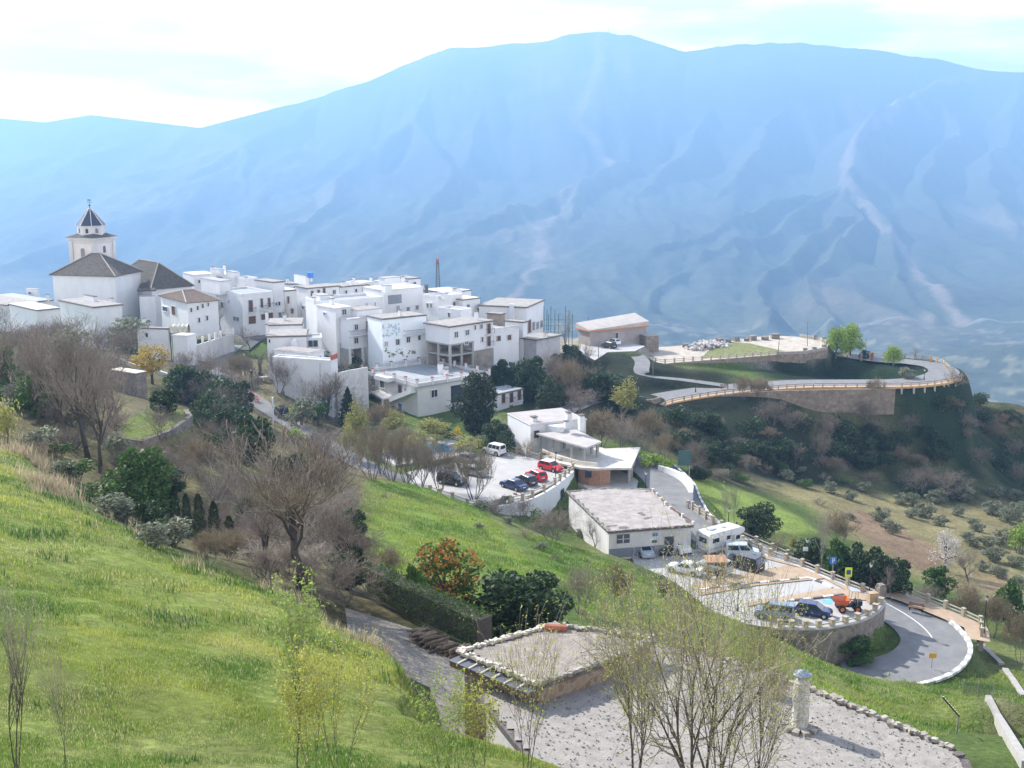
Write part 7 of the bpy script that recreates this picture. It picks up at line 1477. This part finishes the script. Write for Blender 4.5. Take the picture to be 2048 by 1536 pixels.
def pole(px, ptop, pbase, z, label, m=None, r=.09, Y=None, lean=0):
    q = G(px, pbase, z) if Y is None else P(px, pbase, Y)
    o = MB(); top = P(px + lean, ptop, q.y); o.tube(q - Vector((0, 0, .4)), top, r, r * .7, 7); return tag(o.build('utility_pole', m or mat('weathered_pole', (.2, .17, .14), .9, .2), org=q), label, 'utility pole')
pole(1306, 678, 758, -48.5, 'tall wooden pole at the fork of the lane'); pole(1556, 672, 711, Z_LOOK, 'leaning pole at the corner of the lookout plaza', lean=3); pole(1615, 643, 692, Z_LOOK, 'slender pole standing on the lookout plaza'); pole(1732, 677, 704, -49.6, 'thin pole between willow and pillars on the lookout')
pole(1197, 686, 720, -44.9, 'pole at the corner of the small parking area'); pole(1177, 634, 665, -44.7, 'thin pole in front of the warehouse'); pole(640, 726, 790, 0, 'thin dark pole against the white garden terrace', r=.06, Y=198); 
def sign(px, ptop, pbase, z, w, h, m, label, shape='box', char=None, cm=None):
    q = G(px, pbase, z); zt = P(px, ptop, q.y).z; o = empty('road_sign', q, label, 'road sign'); b = MB(); b.tube(q, Vector((q.x, q.y, zt)), .04, n=6); b.build('post', M_metal, o)
    b = MB(); b.box((q.x, q.y - .06, zt - h / 2), (w, .04, h)); pan = b.build('panel', m, o)
    if char == 'P':
        b = MB(); y = q.y - .095; cx, cz = q.x, zt - h / 2
        b.box((cx - w * .13, y, cz), (w * .12, .015, h * .7))
        for dx, dz, sx, sz in ((.02, .30, .28, .1), (.02, .0, .28, .1), (.17, .15, .1, .38)): b.box((cx + dx * w, y, cz + dz * h), (sx * w, .015, sz * h))
        b.build('letter', M_white, pan, org=ORG[o.name])
    if char == 'zebra':
        b = MB(); y = q.y - .09; cx, cz = q.x, zt - h / 2; b.m = 0; b.box((cx, y, cz), (w * .62, .015, h * .5)); b.build('pictogram', mat('sign_dark_blue', (.04, .08, .2), .5), pan, org=ORG[o.name])
    return o
sign(1664, 1114, 1164, Z_LOT, .75, .85, mat('sign_blue', (.02, .15, .62), .4), 'blue parking sign with a white letter at the railing', char='P'); sign(1695, 1135, 1178, Z_LOT, .8, 1.1, mat('sign_yellow_green', (.62, .72, .02), .4), 'yellow green square sign right of the blue one', char='zebra')
sign(1863, 1306, 1336, -53.2, .8, .55, mat('sign_ochre', (.6, .35, .04), .5), 'small yellow brown sign on a post at the inside of the bend')
q = G(1368, 955, -50.5); gb = empty('notice_board', q, 'dark green board standing above the meadow', 'sign'); b = MB()
for s in (-.8, .8): b.box((q.x + s, q.y, q.z + 1.2), (.12, .12, 3.6))
b.build('post', M_rail, gb); b = MB(); b.box((q.x, q.y - .05, q.z + 3.2), (2.0, .08, 2.4)); b.build('panel', mat('grey_green_panel', (.07, .14, .14), .6), gb)
# modern lamp in the bottom right corner
q = Vector((0, 0, 0)); rr = ray(1915, 1440); Yl = 60; x = rr.x / rr.y * Yl; base = Vector((x, Yl, gz(x, Yl))); top = P(1918, 1432, Yl); arm = P(1884, 1393, Yl - .5)
ml_ = empty('street_lamp', base, 'tall grey lamp post with a long flat lamp arm at the bottom right', 'street lamp'); b = MB(); b.tube(base, top, .06, .05, 8); b.build('pole', M_metal, ml_); b = MB(); b.bar(top, arm, .16, .06); b.build('arm', M_black, ml_)
b = MB()
for k in range(9): b.box(top.lerp(arm, (k + .5) / 9) + Vector((0, 0, .045)), (.09, .10, .03), .4)
b.build('reflectors', M_kerbw, ml_)
# shelter, benches, hydrant
s0 = G(1432, 1163, Z_LOT); sh = empty('wooden_shelter', s0, 'small open wooden shelter with slanted board roof beside the silver car', 'shelter')
for dx, dy in ((-.95, 0), (.95, .1), (-.9, 1.2), (.95, 1.3)):
    b = MB(); b.box((s0.x + dx, s0.y + dy, Z_LOT + 1.25), (.14, .14, 2.5)); b.build('post', M_railbrown, sh)
b = MB(); b.box((s0.x, s0.y + .6, Z_LOT + 2.6), (2.6, 1.9, .10), .06, Matrix.Rotation(.12, 3, 'X')); b.build('roof', mat('light_brown_boards', (.42, .24, .15), .8, .2, 3), sh); b = MB(); b.box((s0.x, s0.y + .9, Z_LOT + .45), (1.7, .4, .08)); b.box((s0.x - .7, s0.y + .9, Z_LOT + .2), (.1, .35, .42)); b.box((s0.x + .7, s0.y + .9, Z_LOT + .2), (.1, .35, .42)); b.build('seat', M_railbrown, sh)  # roof boards in a lighter brown than posts and seat
def bench(q, ang, label):
    o = local_empty('park_bench', q, label, 'bench', rz=ang); b = MB()
    for k in range(3): b.box((0, -.18 + k * .16, .45), (1.8, .12, .05))
    b.build('seat', M_railbrown, o); b = MB()
    for k in range(2): b.box((0, .25, .65 + k * .18), (1.8, .04, .12))
    b.build('backrest', M_railbrown, o)
    for s in (-.7, .7): b = MB(); b.box((s, 0, .22), (.08, .5, .44)); b.box((s, .27, .6), (.06, .05, .5)); b.build('leg', M_black, o)
bench(G(1832, 1222, -52.6), -.55, 'brown bench on the footway beside the bend'); bench(G(1449, 777, -49.9), .1, 'brown bench on the lookout viaduct')
q = G(1741, 1172, -52); b = MB(); b.cone(q, .16, .14, 0, .9, 8); b.cone(q, .18, .08, .9, 1.05, 8); b.box((q.x, q.y, q.z + .6), (.5, .14, .14)); tag(b.build('hydrant', paint('hydrant_orange', (.6, .14, .02)), org=q), 'orange hydrant on the footway beyond the car park tip', 'hydrant')
q = G(1744, 1206, Z_LOT); b = MB(); b.box((q.x, q.y, q.z + .6), (1.0, .7, 1.2), .2); b.box((q.x, q.y, q.z + 1.24), (1.1, .8, .08), .2); tag(b.build('stone_box', stone_mat('ochre_stone', (.35, .22, .12), (.45, .33, .2), (.4, .33, .25), 3), org=q), 'ochre stone box at the end of the curved stone wall', 'stone box')
q = G(1760, 1200, Z_LOT); b = MB(); b.box((q.x, q.y, q.z + .3), (.9, .9, 2.6), .3); b.box((q.x, q.y, q.z + 1.7), (.7, .7, .4), .3); tag(b.build('stone_pier', M_stone, org=q), 'dark square stone pier at the corner of the curved wall', 'pier')
# lattice mast and other verticals behind the village
q = P(876, 592, 285); mt = empty('radio_mast', q, 'lattice radio mast with a red drum above the white roofs', 'mast'); zt = P(876, 505, 285).z; b = MB(); n = 16; h = zt - q.z
for k in range(n):
    z0, z1 = q.z + h * .82 * k / n, q.z + h * .82 * (k + 1) / n; w0, w1 = .55 - .3 * k / n, .55 - .3 * (k + 1) / n
    cs = [(-1, -1), (1, -1), (1, 1), (-1, 1)]
    for i in range(4):
        a, c = cs[i], cs[(i + 1) % 4]; b.tube((q.x + a[0] * w0, q.y + a[1] * w0, z0), (q.x + a[0] * w1, q.y + a[1] * w1, z1), .11, n=4); b.tube((q.x + a[0] * w0, q.y + a[1] * w0, z0), (q.x + c[0] * w1, q.y + c[1] * w1, z1), .08, n=3)
b.build('lattice', mat('dark_steel', (.09, .11, .12), .5, .1), mt); b = MB(); b.tube((q.x, q.y, q.z + h * .8), (q.x, q.y, zt + 1.2), .06); b.build('aerial', M_metal, mt); b = MB(); zz = P(875, 521, 285).z; b.tube((q.x, q.y, zz - .5), (q.x, q.y, zz + .5), .34, .34, 12); b.build('drum', paint('antenna_red', (.5, .05, .04)), mt)
b = MB(); b.box((q.x, q.y, zz - 1.2), (1.8, .1, .1)); b.build('bracket', M_metal, mt)
ct = empty('court_fence', P(1110, 665, 262), 'tall green fence posts of a sports court behind the white hall', 'fence')
for k, px in enumerate((1088, 1094, 1097, 1102, 1110, 1117, 1131, 1138, 1145)):
    a = P(px, 612 + (k % 3) * 8, 262 + (k % 2) * 5); b = MB(); b.tube(Vector((a.x, a.y, -47)), a, .07, n=5); b.build('post', mat('dark_green_paint', (.03, .12, .09), .6), ct)
b = MB(); a, c = P(1088, 655, 262), P(1145, 655, 262); 
for z in (0, 1.4, 2.8): b.bar(a + Vector((0, 0, z - 1)), c + Vector((0, 0, z - 1)), .05, .05)
b.build('rail', MATS['dark_green_paint'], ct)
for k, (px, py, s_) in enumerate(((1217, 60, 46), (1270, 72, 18))):
    q = P(px, py + 6, 7960); b = MB(); b.tube(q - Vector((0, 0, 20)), q + Vector((0, 0, s_)), 2.2, 1.2, 5); b.tube(q - Vector((0, 0, 20)), q + Vector((0, 0, s_ * .3)), 5, 4, 5); tag(b.build('summit_mast', M_concrete, org=q), ('tall transmitter mast on the highest summit', 'short transmitter mast right of the highest summit')[k], 'mast')
# boulders, rock pile, dumped blocks on the plaza
for k, (px, py, w) in enumerate(((1370,694,1.3),(1381,697,1.2),(1403,688,1.6),(1439,684,1.5),(1457,685,1.3),(1472,682,1.5),(1493,682,1.2),(1505,680,1.9),(1530,680,1.5),(1550,677,2.0))):
    q = G(px, py, Z_LOOK); b = MB(); b.box((q.x, q.y, q.z + w * .28), (w, w * .8, w * .65), k * .7, Matrix.Rotation(.1 * (k % 3), 3, 'X')); tag(b.build('stone_block', M_stone, org=q), 'rough brown stone block at the back edge of the dusty plaza', 'stone block', 'stone blocks on the plaza edge')
rnd = random.Random(31); b = MB()
for k in range(420):
    t = rnd.random(); q = G(1383, 699, Z_LOOK).lerp(G(1450, 688, Z_LOOK), t) + Vector((rnd.gauss(0, .8), rnd.gauss(0, 1.6), 0)); s_ = rnd.uniform(.25, .6); b.box((q.x, q.y, q.z + rnd.uniform(0, 1.3) * math.sin(math.pi * min(1, t + .1))), (s_, s_ * 1.2, s_ * .8), rnd.uniform(0, 3), Matrix.Rotation(rnd.uniform(-.6, .6), 3, 'X'))
tag(b.build('rubble', mat('pale_rubble', (.52, .49, .46), .95, .25, 2, island=.2), org=G(1383, 699, Z_LOOK)), 'long heap of pale rubble at the back of the plaza', kind='stuff')
for k, px in enumerate((1722, 1741, 1744)):
    q = G(px, 722, -49.7); b = MB(); b.box((q.x, q.y, q.z + 1), (.5, .5, 2.0)); tag(b.build('gate_pillar', M_brick if k else M_stone, org=q), ('grey stone pillar beside the small dark tree on the lookout', 'left brick pillar on the lookout', 'right brick pillar on the lookout')[k], 'pillar')
# bottom right: concrete ramp wall and mesh gate
b = MB(); gp = [hit(*q) for q in [(1975,1402),(1995,1440),(2015,1480),(2035,1515),(2052,1545)]]; gp = [p + Vector((0, 0, .1)) for p in gp]; g1 = gp[0]
for a, c in zip(gp[:-1], gp[1:]): b.bar(a, c, .45, .8)
tag(b.build('concrete_wall', M_concrete, org=g1), 'pale concrete channel wall running down at the bottom right corner', 'wall')
gt = empty('mesh_gate', P(1925, 1400, 100), 'dark wire mesh gate with two posts above the concrete wall', 'gate'); b = MB(); a, c = P(1925, 1395, 100), P(1985, 1400, 98); a.z = gz(a.x, a.y); c.z = gz(c.x, c.y)
for p in (a, a.lerp(c, .5), c): b.tube(p, p + Vector((0, 0, 2.2)), .05)
b.build('post', M_metal, gt); b = MB()
for k in range(26): p = a.lerp(c, k / 25); b.tube(p, p + Vector((0, 0, 2)), .015, n=3)
for k in range(14): b.bar(a + Vector((0, 0, .1 + k * .15)), c + Vector((0, 0, .1 + k * .15)), .02, .02)
b.build('mesh', mat('green_wire', (.06, .1, .08), .6), gt)
for k, (p, q) in enumerate((((1960,1290,117),(2003,1330,112)), ((2010,1340,112),(2048,1395,105)))):
    a, c = hit(*p[:2]), hit(*q[:2]); b = MB(); n_d = 6; dp_ = [a.lerp(c, k / n_d) for k in range(n_d + 1)]; dp_ = [Vector((p2.x, p2.y, gz(p2.x, p2.y) + .08)) for p2 in dp_]; [b.bar(u_, w_, .6, .3) for u_, w_ in zip(dp_[:-1], dp_[1:])]; tag(b.build('stone_drain', M_concrete, org=a), ('upper', 'lower')[k] + ' narrow concrete drain on the green bank outside the bend', 'drain')

# ------------------------------------------------ people
skin_m = mat('skin', (.45, .27, .19), .6, .05, 3); hair_m = mat('dark_hair', (.03, .02, .015), .8, .1, 5)
def person(q, ang, top_c, leg_c, label, sit=False, s=1.0):
    o = local_empty('person', q, label, 'person', rz=ang)
    if sit: J = {'pel': (0, 0, .5), 'ch': (.03, 0, .95), 'nk': (.05, 0, 1.12), 'hd': (.07, 0, 1.27), 'kL': (.42, .12, .5), 'aL': (.45, .12, .08), 'fL': (.6, .12, .04), 'kR': (.42, -.12, .5), 'aR': (.45, -.12, .08), 'fR': (.6, -.12, .04), 'sL': (.03, .19, 1.03), 'eL': (.12, .24, .78), 'hL': (.34, .16, .66), 'sR': (.03, -.19, 1.03), 'eR': (.12, -.24, .78), 'hR': (.34, -.16, .66)}
    else: J = {'pel': (0, 0, .95), 'ch': (0, 0, 1.32), 'nk': (.01, 0, 1.5), 'hd': (.03, 0, 1.64), 'kL': (.05, .11, .5), 'aL': (-.02, .12, .09), 'fL': (.14, .13, .04), 'kR': (.02, -.11, .5), 'aR': (0, -.12, .09), 'fR': (.16, -.13, .04), 'sL': (0, .19, 1.42), 'eL': (-.02, .25, 1.14), 'hL': (.1, .25, .90), 'sR': (0, -.19, 1.42), 'eR': (-.02, -.25, 1.14), 'hR': (.08, -.25, .88)}
    E = [('pel', 'ch'), ('ch', 'nk'), ('nk', 'hd'), ('pel', 'kL'), ('kL', 'aL'), ('aL', 'fL'), ('pel', 'kR'), ('kR', 'aR'), ('aR', 'fR'), ('ch', 'sL'), ('sL', 'eL'), ('eL', 'hL'), ('ch', 'sR'), ('sR', 'eR'), ('eR', 'hR')]
    Rr = {'pel': .14, 'ch': .16, 'nk': .055, 'hd': .10, 'k': .075, 'a': .05, 'f': .045, 's': .075, 'e': .05, 'h': .04}; ks = list(J)
    me = bpy.data.meshes.new('body'); me.from_pydata([J[k] for k in ks], [(ks.index(a), ks.index(c)) for a, c in E], []); t = bpy.data.objects.new('body', me); COL.objects.link(t)
    t.modifiers.new('skin', 'SKIN'); t.modifiers.new('sub', 'SUBSURF').levels = 1
    for i, k in enumerate(ks): r = Rr.get(k, Rr.get(k[0], .06)); me.skin_vertices[0].data[i].radius = (r, r)
    me.skin_vertices[0].data[0].use_root = True
    dg = bpy.context.evaluated_depsgraph_get(); nm = bpy.data.meshes.new_from_object(t.evaluated_get(dg)); bpy.data.objects.remove(t)
    for m in (leg_c, top_c, skin_m): nm.materials.append(m)
    zw = J['pel'][2]
    for p in nm.polygons:
        c = p.center; p.material_index = 2 if c.z > J['nk'][2] or (abs(c.y) > .13 and (Vector(J['hL']) - Vector((c.x, abs(c.y), c.z))).length < .1) else (1 if c.z > zw + .02 and c.x < .3 or (c.z > zw) else 0); p.use_smooth = True
    ob = bpy.data.objects.new('body', nm); COL.objects.link(ob); ob.parent = o; hd = Vector(J['hd'])
    b = MB(); b.cone((hd.x - .02, hd.y, hd.z), .115, .10, .0, .08, 10); b.cone((hd.x - .02, hd.y, hd.z), .10, .04, .08, .14, 10); b.build('hair', hair_m, o); o.scale = (s, s, s); return o
cl = lambda n, c: mat(n, c, .85, .1, 4)
q = hit(509, 752); person(q, -.5, cl('white_shirt', (.6, .6, .6)), cl('grey_trousers', (.1, .1, .12)), 'seated person in a white shirt beside the pollarded tree', True); q = hit(519, 756); person(q, 2.4, cl('black_jacket', (.03, .03, .04)), cl('blue_jeans', (.06, .1, .2)), 'person in a black jacket sitting right of the one in white', True)
person(G(1434, 1166, Z_LOT), 1.2, cl('navy_jacket', (.03, .03, .08)), cl('brown_trousers', (.08, .06, .04)), 'person in dark clothes bending at the small wooden shelter')
person(G(1694, 717, -49.4), .3, cl('white_top', (.6, .55, .55)), cl('red_trousers', (.4, .04, .05)), 'person in white and red below the willows'); person(G(1861, 727, -49.8), 1.0, cl('orange_jacket', (.6, .22, .06)), cl('tan_trousers', (.4, .25, .14)), 'person in orange beside the far lookout railing')
tb = hit(520, 760); b = MB(); b.box((tb.x + .8, tb.y - .6, tb.z + .72), (1.5, 1, .06), .4); b.box((tb.x + .8, tb.y - .6, tb.z + .36), (.2, .2, .7), .4); tag(b.build('table', M_white, org=tb), 'white garden table beside the two seated people', 'table')
for k, (px, py) in enumerate(((503, 752), (524, 757))):
    q = hit(px, py); o = empty('chair', q, ('chair under the person in white', 'chair under the person in the black jacket')[k], 'chair'); b = MB(); b.box((q.x, q.y, q.z + .42), (.45, .45, .05), .5); b.build('seat', C_trim, o); b = MB(); b.box((q.x, q.y + .2, q.z + .68), (.45, .05, .5), .5); b.build('backrest', C_trim, o)
    for dx, dy in ((-.18, -.18), (.18, -.18), (.18, .18), (-.18, .18)): b = MB(); b.tube((q.x + dx, q.y + dy, q.z - .05), (q.x + dx, q.y + dy, q.z + .42), .02, n=5); b.build('leg', C_trim, o)

# ------------------------------------------------ budding saplings close to the camera
L_bud = leafm('fresh_yellow_buds', (.42, .43, .09), .35, .45); L_green = leafm('fresh_green_buds', (.28, .38, .08), .3, .45); B_near = mat('near_grey_brown_bark', (.13, .11, .09), .85, .25, 9, bump=.4); T_near = mat('near_twigs', (.32, .27, .22), .85, .2, 6, island=.25)
def near_tree(px, ptop, Y, w, label, seed, leaf=L_bud, stems=1, kids=(9, 6, 5, 4), mx=3, up=.2, spread=.5, lper=3, lsize=.03, thick=.03, len0=3.0, lean=.05, name='budding_tree', wob=.10, rad=1.0):
    rnd = random.Random(seed); rr = ray(px, 1500); x = rr.x / rr.y * Y; g0 = Vector((x, Y, gz(x, Y) - .1)); H_ = P(px, ptop, Y).z - g0.z; wd = w / F_PX * Y / 2
    bt, bw, tips = MB(), MB(), []
    for s in range(stems):
        a = 6.283 * s / stems + rnd.random(); d = Vector((math.cos(a) * lean, math.sin(a) * lean, 1)).normalized(); grow(bt, bw, Vector((math.cos(a) * .04 * (stems > 1), math.sin(a) * .04 * (stems > 1), 0)), d, len0, thick * rnd.uniform(.8, 1.2), 0, mx, rnd, up, spread, kids, tips, wob, .005)
    bs_ = [bt, bw]; bl = MB()
    zs_ = sorted(v[2] for b in bs_ for v in b.v); h0 = zs_[int(.985 * len(zs_))]; w0 = sorted(max(abs(v[0]), abs(v[1])) for b in bs_ for v in b.v)[int(.985 * sum(len(b.v) for b in bs_))]; sx, sz = wd / w0, H_ / h0
    T_ = lambda v: (v[0] * sx + g0.x, v[1] * sx + g0.y, v[2] * sz + g0.z)
    for b in bs_: b.v = [T_(v) for v in b.v]
    pts = [Vector(T_(t)) for t in tips if rnd.random() < .75]; leaf_quads(bl, pts, lsize, rnd, lper, lsize * 1.6)
    o = empty(name, g0, label, 'tree'); bt.build('trunk', B_near, o); bw.build('twigs', T_near, o)
    if lper and bl.v: bl.build('leaves', leaf, o)
    return o
near_tree(1400, 1085, 29, 430, 'tall multi stemmed budding tree in front of the gravel roof', 101, stems=4, lean=.34, kids=(7, 6, 5, 3), len0=3.0, thick=.07, lper=3, lsize=.028, spread=.85, up=.10, wob=.13)
near_tree(1500, 1150, 28, 230, 'budding tree with dark stem left of the whitewashed chimney', 102, stems=2, lean=.14, kids=(7, 6, 5, 4), thick=.06, lper=2, lsize=.028, spread=.7, up=.12, wob=.13)
near_tree(1270, 1150, 31, 360, 'budding tree leaning over the raised roof slab', 103, stems=3, lean=.36, kids=(7, 6, 5, 3), thick=.055, lper=3, lsize=.028, spread=.75, up=.1, wob=.13)
near_tree(1440, 1290, 24, 420, 'bare pale twigged tree at the bottom edge before the roof', 104, stems=3, lean=.3, kids=(6, 5, 5, 3), thick=.04, lper=2, lsize=.022, spread=.8, up=.08, wob=.14)
near_tree(592, 1150, 24, 150, 'slim sapling with yellow green buds rising from the grass', 105, L_green, stems=1, lper=8, lsize=.04, kids=(16, 6, 4), mx=2, thick=.04)
near_tree(680, 1285, 21, 170, 'spreading yellow budded sapling right of the slim one', 106, stems=3, lean=.15, lper=7, lsize=.028, kids=(8, 5, 4), mx=2, thick=.02)
near_tree(620, 1300, 20, 130, 'dense yellow budded shoots at the bottom edge', 107, stems=3, lean=.12, lper=8, lsize=.028, kids=(8, 5, 4), mx=2, thick=.02)
near_tree(880, 1350, 21, 170, 'low yellow green sapling left of the slanting twigs', 108, L_green, stems=3, lean=.2, lper=6, lsize=.028, kids=(8, 5, 4), mx=2, thick=.018)
near_tree(1050, 1225, 23, 190, 'slanting sapling with sparse buds in front of the brick gable', 109, stems=3, lean=.2, lper=3, lsize=.026, kids=(8, 5, 4), mx=2, thick=.02)
near_tree(960, 1370, 21, 120, 'short budding sapling below the slate ledge', 110, stems=2, lean=.2, lper=7, lsize=.028, kids=(8, 5, 4), mx=2, thick=.018)
near_tree(30, 1145, 21, 170, 'leafless sapling in the lower left corner', 111, L_green, stems=3, lean=.08, lper=1, lsize=.02, kids=(10, 5, 4), mx=2, thick=.028)
near_tree(130, 1270, 20, 130, 'thin leafless shoots right of the corner sapling', 112, L_green, stems=3, lean=.12, lper=1, lsize=.018, kids=(8, 5, 4), mx=2, thick=.014)
near_tree(240, 1400, 20, 90, 'sparse low twigs in the lower left grass', 113, L_green, stems=3, lean=.2, lper=1, lsize=.016, kids=(6, 4), mx=1, thick=.01)
# ------------------------------------------------ haze: one even body of pale air over the valley
hz = MB(); hz.box((0, 4330, 120), (15000, 9040, 1480)); ho = hz.build('haze', [], org=(0, 4330, 120))
hm = bpy.data.materials.new('pale_haze'); hm.use_nodes = True; hn = hm.node_tree.nodes; hl_ = hm.node_tree.links
hn.remove(hn['Principled BSDF']); vol = hn.new('ShaderNodeVolumePrincipled'); vol.inputs['Color'].default_value = (.31, .58, 1, 1); vol.inputs['Density'].default_value = 2.35e-4
vol.inputs['Anisotropy'].default_value = .3
hl_.new(vol.outputs[0], hn['Material Output'].inputs['Volume']); ho.data.materials.append(hm); tag(ho, 'pale blue haze filling the valley', kind='stuff')
